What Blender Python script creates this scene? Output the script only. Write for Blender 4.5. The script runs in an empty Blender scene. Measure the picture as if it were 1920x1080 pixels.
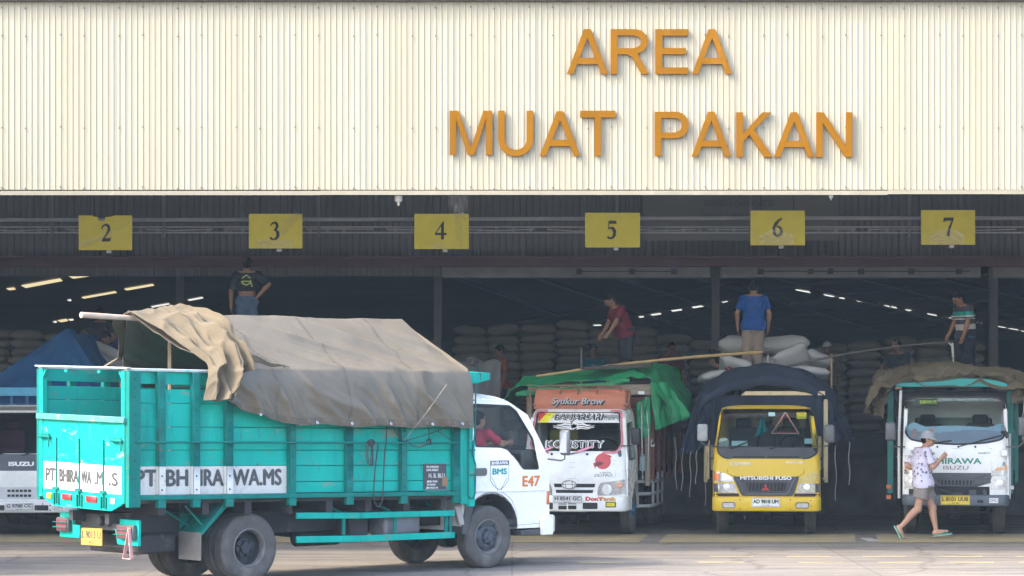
import bpy, bmesh, math, random
import numpy as np
from mathutils import Vector, Matrix, noise
from mathutils.geometry import delaunay_2d_cdt

C = bpy.context.scene.collection
SC = bpy.context.scene
R = math.radians
rnd = random.Random(7)

# ------------------------------------------------------------------ camera
cd = bpy.data.cameras.new('camera'); cam = bpy.data.objects.new('camera', cd); C.objects.link(cam)
cam.location = (0, 0, 2.32); cam.rotation_euler = (R(90), 0, 0)
cd.sensor_width = 36; cd.lens = 93.75; cd.shift_y = 190/1920; cd.clip_end = 3000; cd.clip_start = .5
SC.camera = cam
# ------------------------------------------------------------------ sky, sun, exposure
SUN = Vector((-.91*math.cos(R(43)), -.41*math.cos(R(43)), math.sin(R(43)))).normalized()   # direction to the sun
w = bpy.data.worlds.new('World'); SC.world = w; w.use_nodes = True
wn = w.node_tree; bg = wn.nodes['Background']
sk = wn.nodes.new('ShaderNodeTexSky'); sk.sky_type = 'NISHITA'; sk.sun_disc = False
sk.sun_elevation = math.asin(SUN.z); sk.sun_rotation = math.atan2(SUN.x, SUN.y)
sk.air_density = 1.0; sk.dust_density = 3.5; sk.ozone_density = 1.0
wn.links.new(sk.outputs[0], bg.inputs[0]); bg.inputs[1].default_value = .15
sl = bpy.data.lights.new('sun', 'SUN'); so = bpy.data.objects.new('sun', sl); C.objects.link(so)
sl.energy = .72; sl.angle = R(.9); sl.color = (1, .86, .68)
so.rotation_euler = SUN.to_track_quat('Z', 'Y').to_euler(); so.location = (-20, 10, 30)
SC.view_settings.view_transform = 'Standard'; SC.view_settings.look = 'None'
SC.view_settings.exposure = 2.62; SC.view_settings.gamma = 1
SC.render.engine = 'CYCLES'
SC.cycles.max_bounces = 6; SC.cycles.diffuse_bounces = 4; SC.cycles.glossy_bounces = 3
SC.cycles.transparent_max_bounces = 12; SC.cycles.caustics_reflective = False; SC.cycles.caustics_refractive = False
SC.cycles.use_denoising = True

# ------------------------------------------------------------------ helpers: materials
MATS = {}
def M(name, col, rough=.55, metal=0., var=.12, vs=3., bump=0., bs=40., dirt=None, coat=0., spec=.5, st=(1, 1, 1), emit=0):
    """procedural paint / cloth / metal: tone variation, optional dirt (colour, amount, scale, stretch), bump"""
    if name in MATS: return MATS[name]
    m = bpy.data.materials.new(name); m.use_nodes = True; MATS[name] = m
    nt = m.node_tree; N = nt.nodes; Lk = nt.links
    b = N['Principled BSDF']
    b.inputs['Roughness'].default_value = rough; b.inputs['Metallic'].default_value = metal
    b.inputs['Specular IOR Level'].default_value = spec
    if coat: b.inputs['Coat Weight'].default_value = coat; b.inputs['Coat Roughness'].default_value = .12
    tc = N.new('ShaderNodeTexCoord')
    mp = N.new('ShaderNodeMapping'); mp.inputs['Scale'].default_value = st
    Lk.new(tc.outputs['Object'], mp.inputs[0])
    def nz(scale, detail=6, src=None, rg=.6):
        n = N.new('ShaderNodeTexNoise'); n.inputs['Scale'].default_value = scale; n.inputs['Detail'].default_value = detail
        n.inputs['Roughness'].default_value = rg; Lk.new((src or mp).outputs[0], n.inputs['Vector']); return n
    c4 = (*col, 1)
    n1 = nz(vs)
    cr = N.new('ShaderNodeValToRGB'); e = cr.color_ramp.elements
    e[0].position = .3; e[1].position = .7
    e[0].color = tuple(min(1, c*(1-var)) for c in col)+(1,); e[1].color = tuple(min(1, c*(1+var)) for c in col)+(1,)
    Lk.new(n1.outputs['Fac'], cr.inputs[0]); out = cr.outputs[0]
    if dirt:
        for (dc, amt, dsc, dst) in (dirt if isinstance(dirt, list) else [dirt]):
            mp2 = N.new('ShaderNodeMapping'); mp2.inputs['Scale'].default_value = dst; Lk.new(tc.outputs['Object'], mp2.inputs[0])
            n2 = nz(dsc, 8, mp2, .65)
            r2 = N.new('ShaderNodeValToRGB'); e2 = r2.color_ramp.elements
            e2[0].position = .68-amt*.35; e2[1].position = .78-amt*.2; e2[0].color = (0, 0, 0, 1); e2[1].color = (1, 1, 1, 1)
            Lk.new(n2.outputs['Fac'], r2.inputs[0])
            mx = N.new('ShaderNodeMixRGB'); mx.inputs[2].default_value = (*dc, 1)
            Lk.new(r2.outputs[0], mx.inputs[0]); Lk.new(out, mx.inputs[1]); out = mx.outputs[0]
    Lk.new(out, b.inputs['Base Color'])
    nr = nz(vs*4, 4)
    mr = N.new('ShaderNodeMapRange'); mr.inputs[3].default_value = max(.02, rough-.12); mr.inputs[4].default_value = min(1, rough+.12)
    Lk.new(nr.outputs['Fac'], mr.inputs[0]); Lk.new(mr.outputs[0], b.inputs['Roughness'])
    if bump:
        nb = nz(bs, 5); bp = N.new('ShaderNodeBump'); bp.inputs['Strength'].default_value = bump; bp.inputs['Distance'].default_value = .02
        Lk.new(nb.outputs['Fac'], bp.inputs['Height']); Lk.new(bp.outputs[0], b.inputs['Normal'])
    if emit:
        b.inputs['Emission Color'].default_value = c4; b.inputs['Emission Strength'].default_value = emit
    return m

def Mglass(name, tint=(.75, .8, .8), refl=1.):
    if name in MATS: return MATS[name]
    m = bpy.data.materials.new(name); m.use_nodes = True; MATS[name] = m
    nt = m.node_tree; N = nt.nodes; N.remove(N['Principled BSDF'])
    t = N.new('ShaderNodeBsdfTransparent'); t.inputs[0].default_value = (*tint, 1)
    g = N.new('ShaderNodeBsdfGlossy'); g.inputs['Roughness'].default_value = .04
    f = N.new('ShaderNodeFresnel'); f.inputs[0].default_value = 1.5
    mm = N.new('ShaderNodeMath'); mm.operation = 'MULTIPLY'; mm.inputs[1].default_value = refl
    mx = N.new('ShaderNodeMixShader'); o = N['Material Output']
    nt.links.new(f.outputs[0], mm.inputs[0]); nt.links.new(mm.outputs[0], mx.inputs[0])
    nt.links.new(t.outputs[0], mx.inputs[1]); nt.links.new(g.outputs[0], mx.inputs[2]); nt.links.new(mx.outputs[0], o.inputs[0])
    return m

# ------------------------------------------------------------------ helpers: things and meshes
def tag(o, label=None, cat=None, group=None, kind=None):
    if label: o['label'] = label
    if cat: o['category'] = cat
    if group: o['group'] = group
    if kind: o['kind'] = kind
    return o
def thing(name, label, cat, loc=(0, 0, 0), rz=0., group=None, scale=1.):
    o = bpy.data.objects.new(name, None); C.objects.link(o); o.empty_display_size = .2
    o.location = loc; o.rotation_euler = (0, 0, rz); o.scale = (scale,)*3
    return tag(o, label, cat, group)
def part_empty(name, parent, loc=(0, 0, 0)):
    o = bpy.data.objects.new(name, None); C.objects.link(o); o.parent = parent; o.location = loc; o.empty_display_size = .1
    return o
def copy_tree(o, parent=None):
    c = o.copy(); C.objects.link(c)
    if parent is not None: c.parent = parent
    for ch in o.children: copy_tree(ch, c)
    return c

def link(name, me, mats, parent):
    o = bpy.data.objects.new(name, me); C.objects.link(o)
    for m in (mats if isinstance(mats, (list, tuple)) else [mats]): me.materials.append(m)
    if parent is not None: o.parent = parent
    return o

class MB:
    def __init__(s, xf=None): s.v = []; s.f = []; s.mi = []; s.xf = xf
    def add(s, vs, fs, mi=0):
        b = len(s.v)
        if s.xf is not None: vs = [s.xf @ Vector(p) for p in vs]
        s.v.extend(tuple(p) for p in vs)
        for f in fs: s.f.append(tuple(b+i for i in f)); s.mi.append(mi)
        return s
    def box(s, c, d, rot=None, mi=0):
        hx, hy, hz = d[0]/2, d[1]/2, d[2]/2
        vs = [Vector((x*hx, y*hy, z*hz)) for x in (-1, 1) for y in (-1, 1) for z in (-1, 1)]
        if rot is not None: vs = [rot @ p for p in vs]
        c = Vector(c)
        return s.add([p+c for p in vs], [(0, 1, 3, 2), (4, 6, 7, 5), (0, 4, 5, 1), (2, 3, 7, 6), (0, 2, 6, 4), (1, 5, 7, 3)], mi)
    def b2(s, x0, x1, y0, y1, z0, z1, mi=0): return s.box(((x0+x1)/2, (y0+y1)/2, (z0+z1)/2), (abs(x1-x0), abs(y1-y0), abs(z1-z0)), None, mi)
    def bar(s, a, b, w, h, up=(0, 0, 1), mi=0):
        a, b = Vector(a), Vector(b); d = b-a; L = d.length; d.normalize(); up = Vector(up)
        if abs(d.dot(up)) > .98: up = Vector((1, 0, 0))
        sd = d.cross(up).normalized(); u2 = sd.cross(d)
        rot = Matrix((sd, d, u2)).transposed()
        return s.box((a+b)/2, (w, L, h), rot, mi)
    def tube(s, path, r, n=8, mi=0, cap=True, closed=False):
        P = [Vector(p) for p in path]; m = len(P); vs = []
        rr = r if isinstance(r, (list, tuple)) else [r]*m
        ref = None
        for i, p in enumerate(P):
            if closed: t = P[(i+1) % m]-P[i-1]
            else: t = P[min(i+1, m-1)]-P[max(i-1, 0)]
            t.normalize()
            if ref is None: ref = t.orthogonal().normalized()
            ref = (ref-t*ref.dot(t)); ref = ref.normalized() if ref.length > 1e-6 else t.orthogonal().normalized()
            bn = t.cross(ref)
            for k in range(n):
                a = 2*math.pi*k/n; vs.append(p+(ref*math.cos(a)+bn*math.sin(a))*rr[i])
        fs = []
        for i in range(m if closed else m-1):
            j = (i+1) % m
            for k in range(n): fs.append((i*n+k, i*n+(k+1) % n, j*n+(k+1) % n, j*n+k))
        if cap and not closed: fs += [tuple(range(n-1, -1, -1)), tuple((m-1)*n+k for k in range(n))]
        return s.add(vs, fs, mi)
    def lathe(s, prof, c, ax='x', n=28, mi=0, cap=True):
        """prof: (radius, distance along the axis)"""
        vs = []; m = len(prof)
        for (r, h) in prof:
            for k in range(n):
                a = 2*math.pi*k/n; p, q = r*math.cos(a), r*math.sin(a)
                vs.append((c[0]+h, c[1]+p, c[2]+q) if ax == 'x' else (c[0]+p, c[1]+h, c[2]+q) if ax == 'y' else (c[0]+p, c[1]+q, c[2]+h))
        fs = [(i*n+k, i*n+(k+1) % n, (i+1)*n+(k+1) % n, (i+1)*n+k) for i in range(m-1) for k in range(n)]
        if cap and prof[0][0] > 1e-4: fs.append(tuple(range(n-1, -1, -1)))
        if cap and prof[-1][0] > 1e-4: fs.append(tuple((m-1)*n+k for k in range(n)))
        return s.add(vs, fs, mi)
    def prism(s, poly, fn, d0, d1, mi=0):
        """polygon in a plane pushed between depths d0 and d1; fn(u, v, d) -> point"""
        n = len(poly)
        vs = [fn(u, v, d0) for u, v in poly]+[fn(u, v, d1) for u, v in poly]
        fs = [tuple(range(n-1, -1, -1)), tuple(range(n, 2*n))]+[(i, (i+1) % n, n+(i+1) % n, n+i) for i in range(n)]
        return s.add(vs, fs, mi)
    def grid(s, fn, us, vs_, mi=0, thick=0):
        nu, nv = len(us), len(vs_)
        P = [[Vector(fn(u, v)) for v in vs_] for u in us]
        vs = [P[i][j] for i in range(nu) for j in range(nv)]
        fs = [(i*nv+j, (i+1)*nv+j, (i+1)*nv+j+1, i*nv+j+1) for i in range(nu-1) for j in range(nv-1)]
        if thick:
            b = len(vs)
            for i in range(nu):
                for j in range(nv):
                    du = P[min(i+1, nu-1)][j]-P[max(i-1, 0)][j]; dv = P[i][min(j+1, nv-1)]-P[i][max(j-1, 0)]
                    nn = du.cross(dv); nn = nn.normalized() if nn.length > 1e-9 else Vector((0, 0, 1))
                    vs.append(P[i][j]-nn*thick)
            fs += [tuple(b+k for k in reversed(f)) for f in fs]
            rim = [(i, 0) for i in range(nu)]+[(nu-1, j) for j in range(1, nv)]+[(i, nv-1) for i in range(nu-2, -1, -1)]+[(0, j) for j in range(nv-2, 0, -1)]
            q = [i*nv+j for i, j in rim]
            for a, c in zip(q, q[1:]+q[:1]): fs.append((a, b+a, b+c, c))
        return s.add(vs, fs, mi)
    def panel(s, outer, holes, fn, step=.08, mi=0, extra=()):
        """flat outline with holes, filled with a fine triangulation and mapped by fn(u, v) -> point"""
        def dens(lp):
            o = []
            for (a, b) in zip(lp, lp[1:]+lp[:1]):
                k = max(1, int(math.hypot(b[0]-a[0], b[1]-a[1])/step))
                for i in range(k): o.append((a[0]+(b[0]-a[0])*i/k, a[1]+(b[1]-a[1])*i/k))
            return o
        loops = [dens(list(outer))]+[dens(list(h)) for h in holes]
        vs = []; es = []
        for lp in loops:
            b = len(vs); vs += lp; es += [(b+i, b+(i+1) % len(lp)) for i in range(len(lp))]
        x0, x1 = min(p[0] for p in outer), max(p[0] for p in outer); z0, z1 = min(p[1] for p in outer), max(p[1] for p in outer)
        us = set(np.arange(x0+step/2, x1, step).tolist()) | set(extra)
        bp = np.array(vs)
        for u in sorted(us):
            for v in np.arange(z0+step/2, z1, step):
                if not inpoly(u, v, outer) or any(inpoly(u, v, h) for h in holes): continue
                if np.min((bp[:, 0]-u)**2+(bp[:, 1]-v)**2) < (step*.3)**2: continue
                vs.append((u, v))
        r = delaunay_2d_cdt([Vector(p) for p in vs], es, [], 0, 1e-6)
        fs = []
        for t in r[2]:
            cx = sum(r[0][i][0] for i in t)/len(t); cy = sum(r[0][i][1] for i in t)/len(t)
            if inpoly(cx, cy, outer) and not any(inpoly(cx, cy, h) for h in holes): fs.append(tuple(t))
        return s.add([fn(p[0], p[1]) for p in r[0]], fs, mi)
    def build(s, name, mats, parent=None, bevel=0., smooth=40, seg=1, kind=None):
        me = bpy.data.meshes.new(name); me.from_pydata([tuple(p) for p in s.v], [], s.f)
        ms = mats if isinstance(mats, (list, tuple)) else [mats]
        me.polygons.foreach_set('material_index', [min(i, len(ms)-1) for i in s.mi])
        bm = bmesh.new(); bm.from_mesh(me)
        bmesh.ops.remove_doubles(bm, verts=bm.verts, dist=1e-5)
        bmesh.ops.recalc_face_normals(bm, faces=bm.faces)
        if bevel:
            ed = [e for e in bm.edges if len(e.link_faces) == 2 and e.calc_face_angle(0) > R(35)]
            bmesh.ops.bevel(bm, geom=ed, offset=bevel, segments=seg, affect='EDGES', profile=.5, clamp_overlap=True)
        bm.to_mesh(me); bm.free()
        if smooth:
            me.polygons.foreach_set('use_smooth', [True]*len(me.polygons)); me.set_sharp_from_angle(angle=R(smooth))
        o = link(name, me, ms, parent)
        if kind: o['kind'] = kind
        return o

def inpoly(x, y, poly):
    c = False; n = len(poly); j = n-1
    for i in range(n):
        xi, yi = poly[i]; xj, yj = poly[j]
        if (yi > y) != (yj > y) and x < (xj-xi)*(y-yi)/(yj-yi)+xi: c = not c
        j = i
    return c
def rpoly(pts, r, k=4):
    """round the corners of a polygon"""
    o = []; n = len(pts); P = [Vector(p) for p in pts]
    for i in range(n):
        a, b, c = P[i-1], P[i], P[(i+1) % n]
        ri = r[i] if isinstance(r, (list, tuple)) else r
        ri = min(ri, (a-b).length*.45, (c-b).length*.45)
        p, q = b+(a-b).normalized()*ri, b+(c-b).normalized()*ri
        for t in np.linspace(0, 1, k+1): o.append(tuple(p*(1-t)**2+b*2*t*(1-t)+q*t*t))
    return o
def rrect(x0, x1, z0, z1, r, k=4): return rpoly([(x0, z0), (x1, z0), (x1, z1), (x0, z1)], r, k)
def shrink(poly, d):
    """inset a (counter-clockwise or clockwise) outline by d"""
    n = len(poly); P = [Vector(p) for p in poly]
    area = sum(P[i-1].x*P[i].y-P[i].x*P[i-1].y for i in range(n)); sg = 1 if area > 0 else -1; o = []
    for i in range(n):
        t = P[(i+1) % n]-P[i-1]; t.normalize(); o.append((P[i].x-t.y*d*sg, P[i].y+t.x*d*sg))
    return o
def interp(tab, z): return float(np.interp(z, [t[0] for t in tab], [t[1] for t in tab]))

def text(s, body, size, fn, name, mat, parent, width=None, depth=.004, shear=0., bold=0., align='CENTER', spacing=1., fat=0.):
    """writing turned into a thin mesh; fn(u, v, d) maps the flat letters on to the surface"""
    cu = bpy.data.curves.new(name, 'FONT'); cu.body = body; cu.size = size; cu.align_x = align; cu.align_y = 'CENTER'
    cu.shear = shear; cu.offset = bold; cu.space_character = spacing; cu.resolution_u = 3
    o = bpy.data.objects.new('tmp', cu); C.objects.link(o)
    dg = bpy.context.evaluated_depsgraph_get(); me0 = bpy.data.meshes.new_from_object(o.evaluated_get(dg))
    bpy.data.objects.remove(o); bpy.data.curves.remove(cu)
    vs = [tuple(v.co) for v in me0.vertices]; fs = [tuple(p.vertices) for p in me0.polygons]; bpy.data.meshes.remove(me0)
    if not vs: return None
    x0, x1 = min(v[0] for v in vs), max(v[0] for v in vs); k = 1
    if width: k = width/(x1-x0); mid = (x0+x1)/2; vs = [((v[0]-mid)*k, v[1], 0) for v in vs]
    mb = s if s is not None else MB()
    n = len(vs)
    from collections import Counter
    ec = Counter()
    for f in fs:
        for a, b in zip(f, f[1:]+f[:1]): ec[(a, b)] += 1
    rim = [(a, b) for (a, b) in ec if (b, a) not in ec]
    for q, (du, dv) in enumerate(((0, 0), (fat, 0), (-fat, 0), (0, fat*.7), (0, -fat*.7)) if fat else ((0, 0),)):   # brushed strokes: the letter repeated a hair apart
        top = [fn(v[0]+du, v[1]+dv, depth+.0004*q) for v in vs]; bot = [fn(v[0]+du, v[1]+dv, 0) for v in vs]
        mb.add(top+(bot if q == 0 else []), fs+([(a, b, n+b, n+a) for a, b in rim] if q == 0 else []))
    if s is None: return mb.build(name, mat, parent, smooth=0)

def catenary(a, b, sag, n=10):
    a, b = Vector(a), Vector(b)
    return [a.lerp(b, t)+Vector((0, 0, -sag*4*t*(1-t))) for t in np.linspace(0, 1, n)]
def fbm(p, o=4): return noise.fractal(Vector(p), .9, 2.1, o)
def crease(p, s=0.):
    return (1-min(1, abs(noise.noise((p[0]+s, p[1]-s, p[2]+s*2)))*1.6))**3      # sharp crease lines running any way
def ridged(x): return 1-abs(2*(x-math.floor(x+.5)))      # triangle wave with sharp creases, 0..1

# ---- surface nets over a signed distance field
def nets(F, o, h):
    S = F < 0
    cs = sum(S[i:S.shape[0]-1+i, j:S.shape[1]-1+j, k:S.shape[2]-1+k].astype(np.int8) for i in (0, 1) for j in (0, 1) for k in (0, 1))
    mixed = (cs > 0) & (cs < 8)
    ci = np.argwhere(mixed); ids = -np.ones(mixed.shape, int); ids[mixed] = np.arange(len(ci))
    acc = np.zeros((len(ci), 3)); cnt = np.zeros(len(ci))
    cor = [(i, j, k) for i in (0, 1) for j in (0, 1) for k in (0, 1)]
    for a in cor:
        for b in cor:
            if sum(abs(x-y) for x, y in zip(a, b)) == 1 and a < b:
                fa = F[ci[:, 0]+a[0], ci[:, 1]+a[1], ci[:, 2]+a[2]]; fb = F[ci[:, 0]+b[0], ci[:, 1]+b[1], ci[:, 2]+b[2]]
                m = (fa < 0) != (fb < 0); t = np.where(m, fa/np.where(m, fa-fb, 1), 0)
                acc[m] += (np.array(a)+(np.array(b)-np.array(a))*t[:, None])[m]; cnt[m] += 1
    V = (ci+acc/cnt[:, None])*h+np.array(o)
    fs = []
    for ax in range(3):
        u, v = (ax+1) % 3, (ax+2) % 3
        A = np.take(S, range(S.shape[ax]-1), ax); B = np.take(S, range(1, S.shape[ax]), ax)
        e = np.argwhere(A != B); e = e[(e[:, u] > 0) & (e[:, v] > 0) & (e[:, u] < mixed.shape[u]) & (e[:, v] < mixed.shape[v])]
        sg = A[e[:, 0], e[:, 1], e[:, 2]]
        def cell(du, dv):
            q = e.copy(); q[:, u] += du; q[:, v] += dv; return ids[q[:, 0], q[:, 1], q[:, 2]]
        q = np.stack([cell(-1, -1), cell(0, -1), cell(0, 0), cell(-1, 0)], 1)
        q[~sg] = q[~sg][:, ::-1]; fs.append(q)
    return V, np.concatenate(fs)

class SDF:
    """tapered round limbs blended into one continuous skin"""
    def __init__(s, lo, hi, h):
        s.h = h; s.o = np.array(lo, float); s.n = np.ceil((np.array(hi)-np.array(lo))/h).astype(int)+1
        s.F = np.full(s.n, 1.0)
    def _blk(s, lo, hi):
        a = np.maximum(np.floor((lo-s.o)/s.h).astype(int), 0); b = np.minimum(np.ceil((hi-s.o)/s.h).astype(int)+1, s.n)
        if np.any(b <= a): return None
        g = np.stack(np.meshgrid(*[s.o[i]+s.h*np.arange(a[i], b[i]) for i in range(3)], indexing='ij'), -1)
        return tuple(slice(a[i], b[i]) for i in range(3)), g
    def _mix(s, sl, d, k):
        f = s.F[sl]
        hh = np.clip(.5+.5*(d-f)/k, 0, 1) if k > 0 else None
        s.F[sl] = np.minimum(f, d) if k <= 0 else d*(1-hh)+f*hh-k*hh*(1-hh)
    def cone(s, a, b, ra, rb, k=.03):
        a, b = np.array(a, float), np.array(b, float); m = max(ra, rb)+k+.03
        q = s._blk(np.minimum(a, b)-m, np.maximum(a, b)+m)
        if q is None: return s
        sl, g = q; ab = b-a; t = np.clip(((g-a)@ab)/max(ab@ab, 1e-9), 0, 1)
        d = np.linalg.norm(g-(a+t[..., None]*ab), axis=-1)-(ra+(rb-ra)*t)
        s._mix(sl, d, k); return s
    def ell(s, c, r, k=.03, rot=None):
        c, r = np.array(c, float), np.array(r, float); m = r.max()+k+.03
        q = s._blk(c-m, c+m)
        if q is None: return s
        sl, g = q; p = g-c
        if rot is not None: p = p@np.array(rot)
        k0 = np.linalg.norm(p/r, axis=-1); k1 = np.linalg.norm(p/r**2, axis=-1)
        s._mix(sl, k0*(k0-1)/np.maximum(k1, 1e-6), k); return s
    def grid(s): return np.stack(np.meshgrid(*[s.o[i]+s.h*np.arange(s.n[i]) for i in range(3)], indexing='ij'), -1)
    def cut(s, p, n):
        n = np.array(n, float); n /= np.linalg.norm(n)
        d = (s.grid()-np.array(p))@n; s.F = np.maximum(s.F, d); return s
    def mesh(s, name, mats, parent, pick=None, smooth=60, jitter=0.):
        V, Q = nets(s.F, s.o, s.h)
        me = bpy.data.meshes.new(name); me.from_pydata(V.tolist(), [], Q.tolist())
        me.polygons.foreach_set('use_smooth', [True]*len(me.polygons))
        if smooth: me.set_sharp_from_angle(angle=R(smooth))
        o = link(name, me, mats, parent)
        if pick is not None:
            ctr = V[Q].mean(1); me.polygons.foreach_set('material_index', np.asarray(pick(ctr), dtype=np.int32))
        return o
# ------------------------------------------------------------------ materials
def ground_mat(name, pale_tone=(.33, .285, .24), dark=(.2, .185, .17), st=(.35, 2.2, 1), patch=.5):  # pale and dark concrete tones mixed by noise
    m = bpy.data.materials.new(name); m.use_nodes = True; nt = m.node_tree; N = nt.nodes; L = nt.links; b = N['Principled BSDF']
    tc = N.new('ShaderNodeTexCoord'); mp = N.new('ShaderNodeMapping'); mp.inputs['Scale'].default_value = st; L.new(tc.outputs['Object'], mp.inputs[0])
    def nz(sc, d, src):
        n = N.new('ShaderNodeTexNoise'); n.inputs['Scale'].default_value = sc; n.inputs['Detail'].default_value = d; n.inputs['Roughness'].default_value = .68; L.new(src, n.inputs['Vector']); return n.outputs['Fac']
    a = nz(.9, 9, mp.outputs[0]); f = nz(38, 6, tc.outputs['Object']); s = nz(5, 6, mp.outputs[0])
    r = N.new('ShaderNodeValToRGB'); e = r.color_ramp.elements; e[0].position = .32; e[1].position = .68; e[0].color = (*dark, 1); e[1].color = (*pale_tone, 1)
    L.new(a, r.inputs[0])
    r2 = N.new('ShaderNodeValToRGB'); e = r2.color_ramp.elements; e[0].position = .35; e[1].position = .65; e[0].color = (.62, .62, .62, 1); e[1].color = (1.15, 1.15, 1.15, 1); L.new(f, r2.inputs[0])
    r3 = N.new('ShaderNodeValToRGB'); e = r3.color_ramp.elements; e[0].position = .3; e[1].position = .62; e[0].color = (.62, .62, .64, 1); e[1].color = (1.05, 1.05, 1.03, 1); L.new(s, r3.inputs[0])
    sp = nz(1.7, 7, tc.outputs['Object']); r4 = N.new('ShaderNodeValToRGB'); e = r4.color_ramp.elements; e[0].position = .60; e[1].position = .70; e[0].color = (1, 1, 1, 1); e[1].color = (.55, .54, .54, 1); L.new(sp, r4.inputs[0])
    m0 = N.new('ShaderNodeMixRGB'); m0.blend_type = 'MULTIPLY'; m0.inputs[0].default_value = .75; L.new(r.outputs[0], m0.inputs[1]); L.new(r4.outputs[0], m0.inputs[2]); r = m0
    m1 = N.new('ShaderNodeMixRGB'); m1.blend_type = 'MULTIPLY'; m1.inputs[0].default_value = .8; L.new(r.outputs[0], m1.inputs[1]); L.new(r2.outputs[0], m1.inputs[2])
    m2 = N.new('ShaderNodeMixRGB'); m2.blend_type = 'MULTIPLY'; m2.inputs[0].default_value = .8; L.new(m1.outputs[0], m2.inputs[1]); L.new(r3.outputs[0], m2.inputs[2])
    # cracks wander through the slabs, joints run square, oil drips and tyre scrub lie on top
    wp = N.new('ShaderNodeTexNoise'); wp.inputs['Scale'].default_value = .8; wp.inputs['Detail'].default_value = 5; L.new(tc.outputs['Object'], wp.inputs['Vector'])
    wa = N.new('ShaderNodeMixRGB'); wa.blend_type = 'ADD'; wa.inputs[0].default_value = 1.; L.new(tc.outputs['Object'], wa.inputs[1]); L.new(wp.outputs['Color'], wa.inputs[2])
    vo = N.new('ShaderNodeTexVoronoi'); vo.feature = 'DISTANCE_TO_EDGE'; vo.inputs['Scale'].default_value = .30; L.new(wa.outputs[0], vo.inputs['Vector'])
    rc = N.new('ShaderNodeValToRGB'); e = rc.color_ramp.elements; e[0].position = .004; e[1].position = .016; e[0].color = (.38, .36, .34, 1); e[1].color = (1, 1, 1, 1); L.new(vo.outputs['Distance'], rc.inputs[0])
    bk = N.new('ShaderNodeTexBrick'); bk.offset = 0; bk.inputs['Scale'].default_value = 1; bk.inputs['Mortar Size'].default_value = .012; bk.inputs['Brick Width'].default_value = 4.6; bk.inputs['Row Height'].default_value = 3.1
    bk.inputs['Color1'].default_value = (1, 1, 1, 1); bk.inputs['Color2'].default_value = (.90, .90, .91, 1); bk.inputs['Mortar'].default_value = (.45, .43, .41, 1); L.new(tc.outputs['Object'], bk.inputs['Vector'])
    mp3 = N.new('ShaderNodeMapping'); mp3.inputs['Scale'].default_value = (.08, 1.6, 1); L.new(tc.outputs['Object'], mp3.inputs[0]); tk = nz(2.2, 4, mp3.outputs[0])
    rt = N.new('ShaderNodeValToRGB'); e = rt.color_ramp.elements; e[0].position = .40; e[1].position = .54; e[0].color = (.66, .65, .65, 1); e[1].color = (1.03, 1.03, 1.02, 1); L.new(tk, rt.inputs[0])
    oi = nz(3.6, 3, tc.outputs['Object']); ro = N.new('ShaderNodeValToRGB'); e = ro.color_ramp.elements; e[0].position = .66; e[1].position = .72; e[0].color = (1, 1, 1, 1); e[1].color = (.42, .41, .42, 1); L.new(oi, ro.inputs[0])
    last = m2
    for src, k in ((rc, .45), (bk, .6), (rt, .8), (ro, .8)):
        mm = N.new('ShaderNodeMixRGB'); mm.blend_type = 'MULTIPLY'; mm.inputs[0].default_value = k; L.new(last.outputs[0], mm.inputs[1]); L.new(src.outputs['Color'], mm.inputs[2]); last = mm
    L.new(last.outputs[0], b.inputs['Base Color']); b.inputs['Roughness'].default_value = .85
    bp = N.new('ShaderNodeBump'); bp.inputs['Strength'].default_value = .5; bp.inputs['Distance'].default_value = .01; L.new(f, bp.inputs['Height']); L.new(bp.outputs[0], b.inputs['Normal'])
    return m
def worn_mat(name, col, base, amt=.5, sc=2.5, st=(.5, 2, 1)):
    """paint worn through to the ground below it"""
    m = bpy.data.materials.new(name); m.use_nodes = True; nt = m.node_tree; N = nt.nodes; L = nt.links; b = N['Principled BSDF']
    tc = N.new('ShaderNodeTexCoord'); mp = N.new('ShaderNodeMapping'); mp.inputs['Scale'].default_value = st; L.new(tc.outputs['Object'], mp.inputs[0])
    n = N.new('ShaderNodeTexNoise'); n.inputs['Scale'].default_value = sc; n.inputs['Detail'].default_value = 10; n.inputs['Roughness'].default_value = .75; L.new(mp.outputs[0], n.inputs['Vector'])
    r = N.new('ShaderNodeValToRGB'); e = r.color_ramp.elements; e[0].position = amt-.1; e[1].position = amt+.12; e[0].color = (*base, 1); e[1].color = (*col, 1)
    L.new(n.outputs['Fac'], r.inputs[0]); L.new(r.outputs[0], b.inputs['Base Color']); b.inputs['Roughness'].default_value = .8
    return m

RUST = (.16, .07, .03); GRIME = (.10, .085, .07)
m_clad = M('cream cladding', (.338, .309, .230), .5, spec=.3, var=.03, vs=.6, dirt=[((.40, .36, .28), .22, 1.1, (1.1, 1, .12)), ((.31, .265, .19), .17, 5, (2.5, 1, .07)), ((.26, .20, .13), .07, 9, (3, 1, .12))])
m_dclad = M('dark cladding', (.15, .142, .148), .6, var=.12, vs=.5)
m_trim = M('cream flashing', (.25, .23, .17), .5, var=.08, dirt=((.35, .31, .25), .3, 6, (1, 1, 1)))
m_gutter = M('gutter', (.12, .11, .10), .6)
m_orange = M('orange letter', (.195, .084, .0), .7, spec=.06, var=.10, vs=1.5, dirt=[((.27, .12, .01), .3, 2, (1, 1, .4)), ((.14, .06, .01), .16, 6, (2, 1, .25))])
m_orange_d = M('orange letter side', (.20, .05, .008), .5)
m_ink = M('black ink', (.025, .027, .032), .5, var=.2)
m_dark = M('dark steel', (.035, .037, .042), .6, var=.25)
m_red = M('oxide red beam', (.085, .028, .032), .65, var=.2)
m_rail = M('galvanised pipe', (.42, .43, .45), .5, .3)
m_ysign = M('yellow sign', (.80, .70, .06), .35, var=.07, vs=3, coat=.3)
m_conc = M('dock concrete', (.10, .10, .105), .9, var=.3, vs=2, bump=.3)
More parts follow.
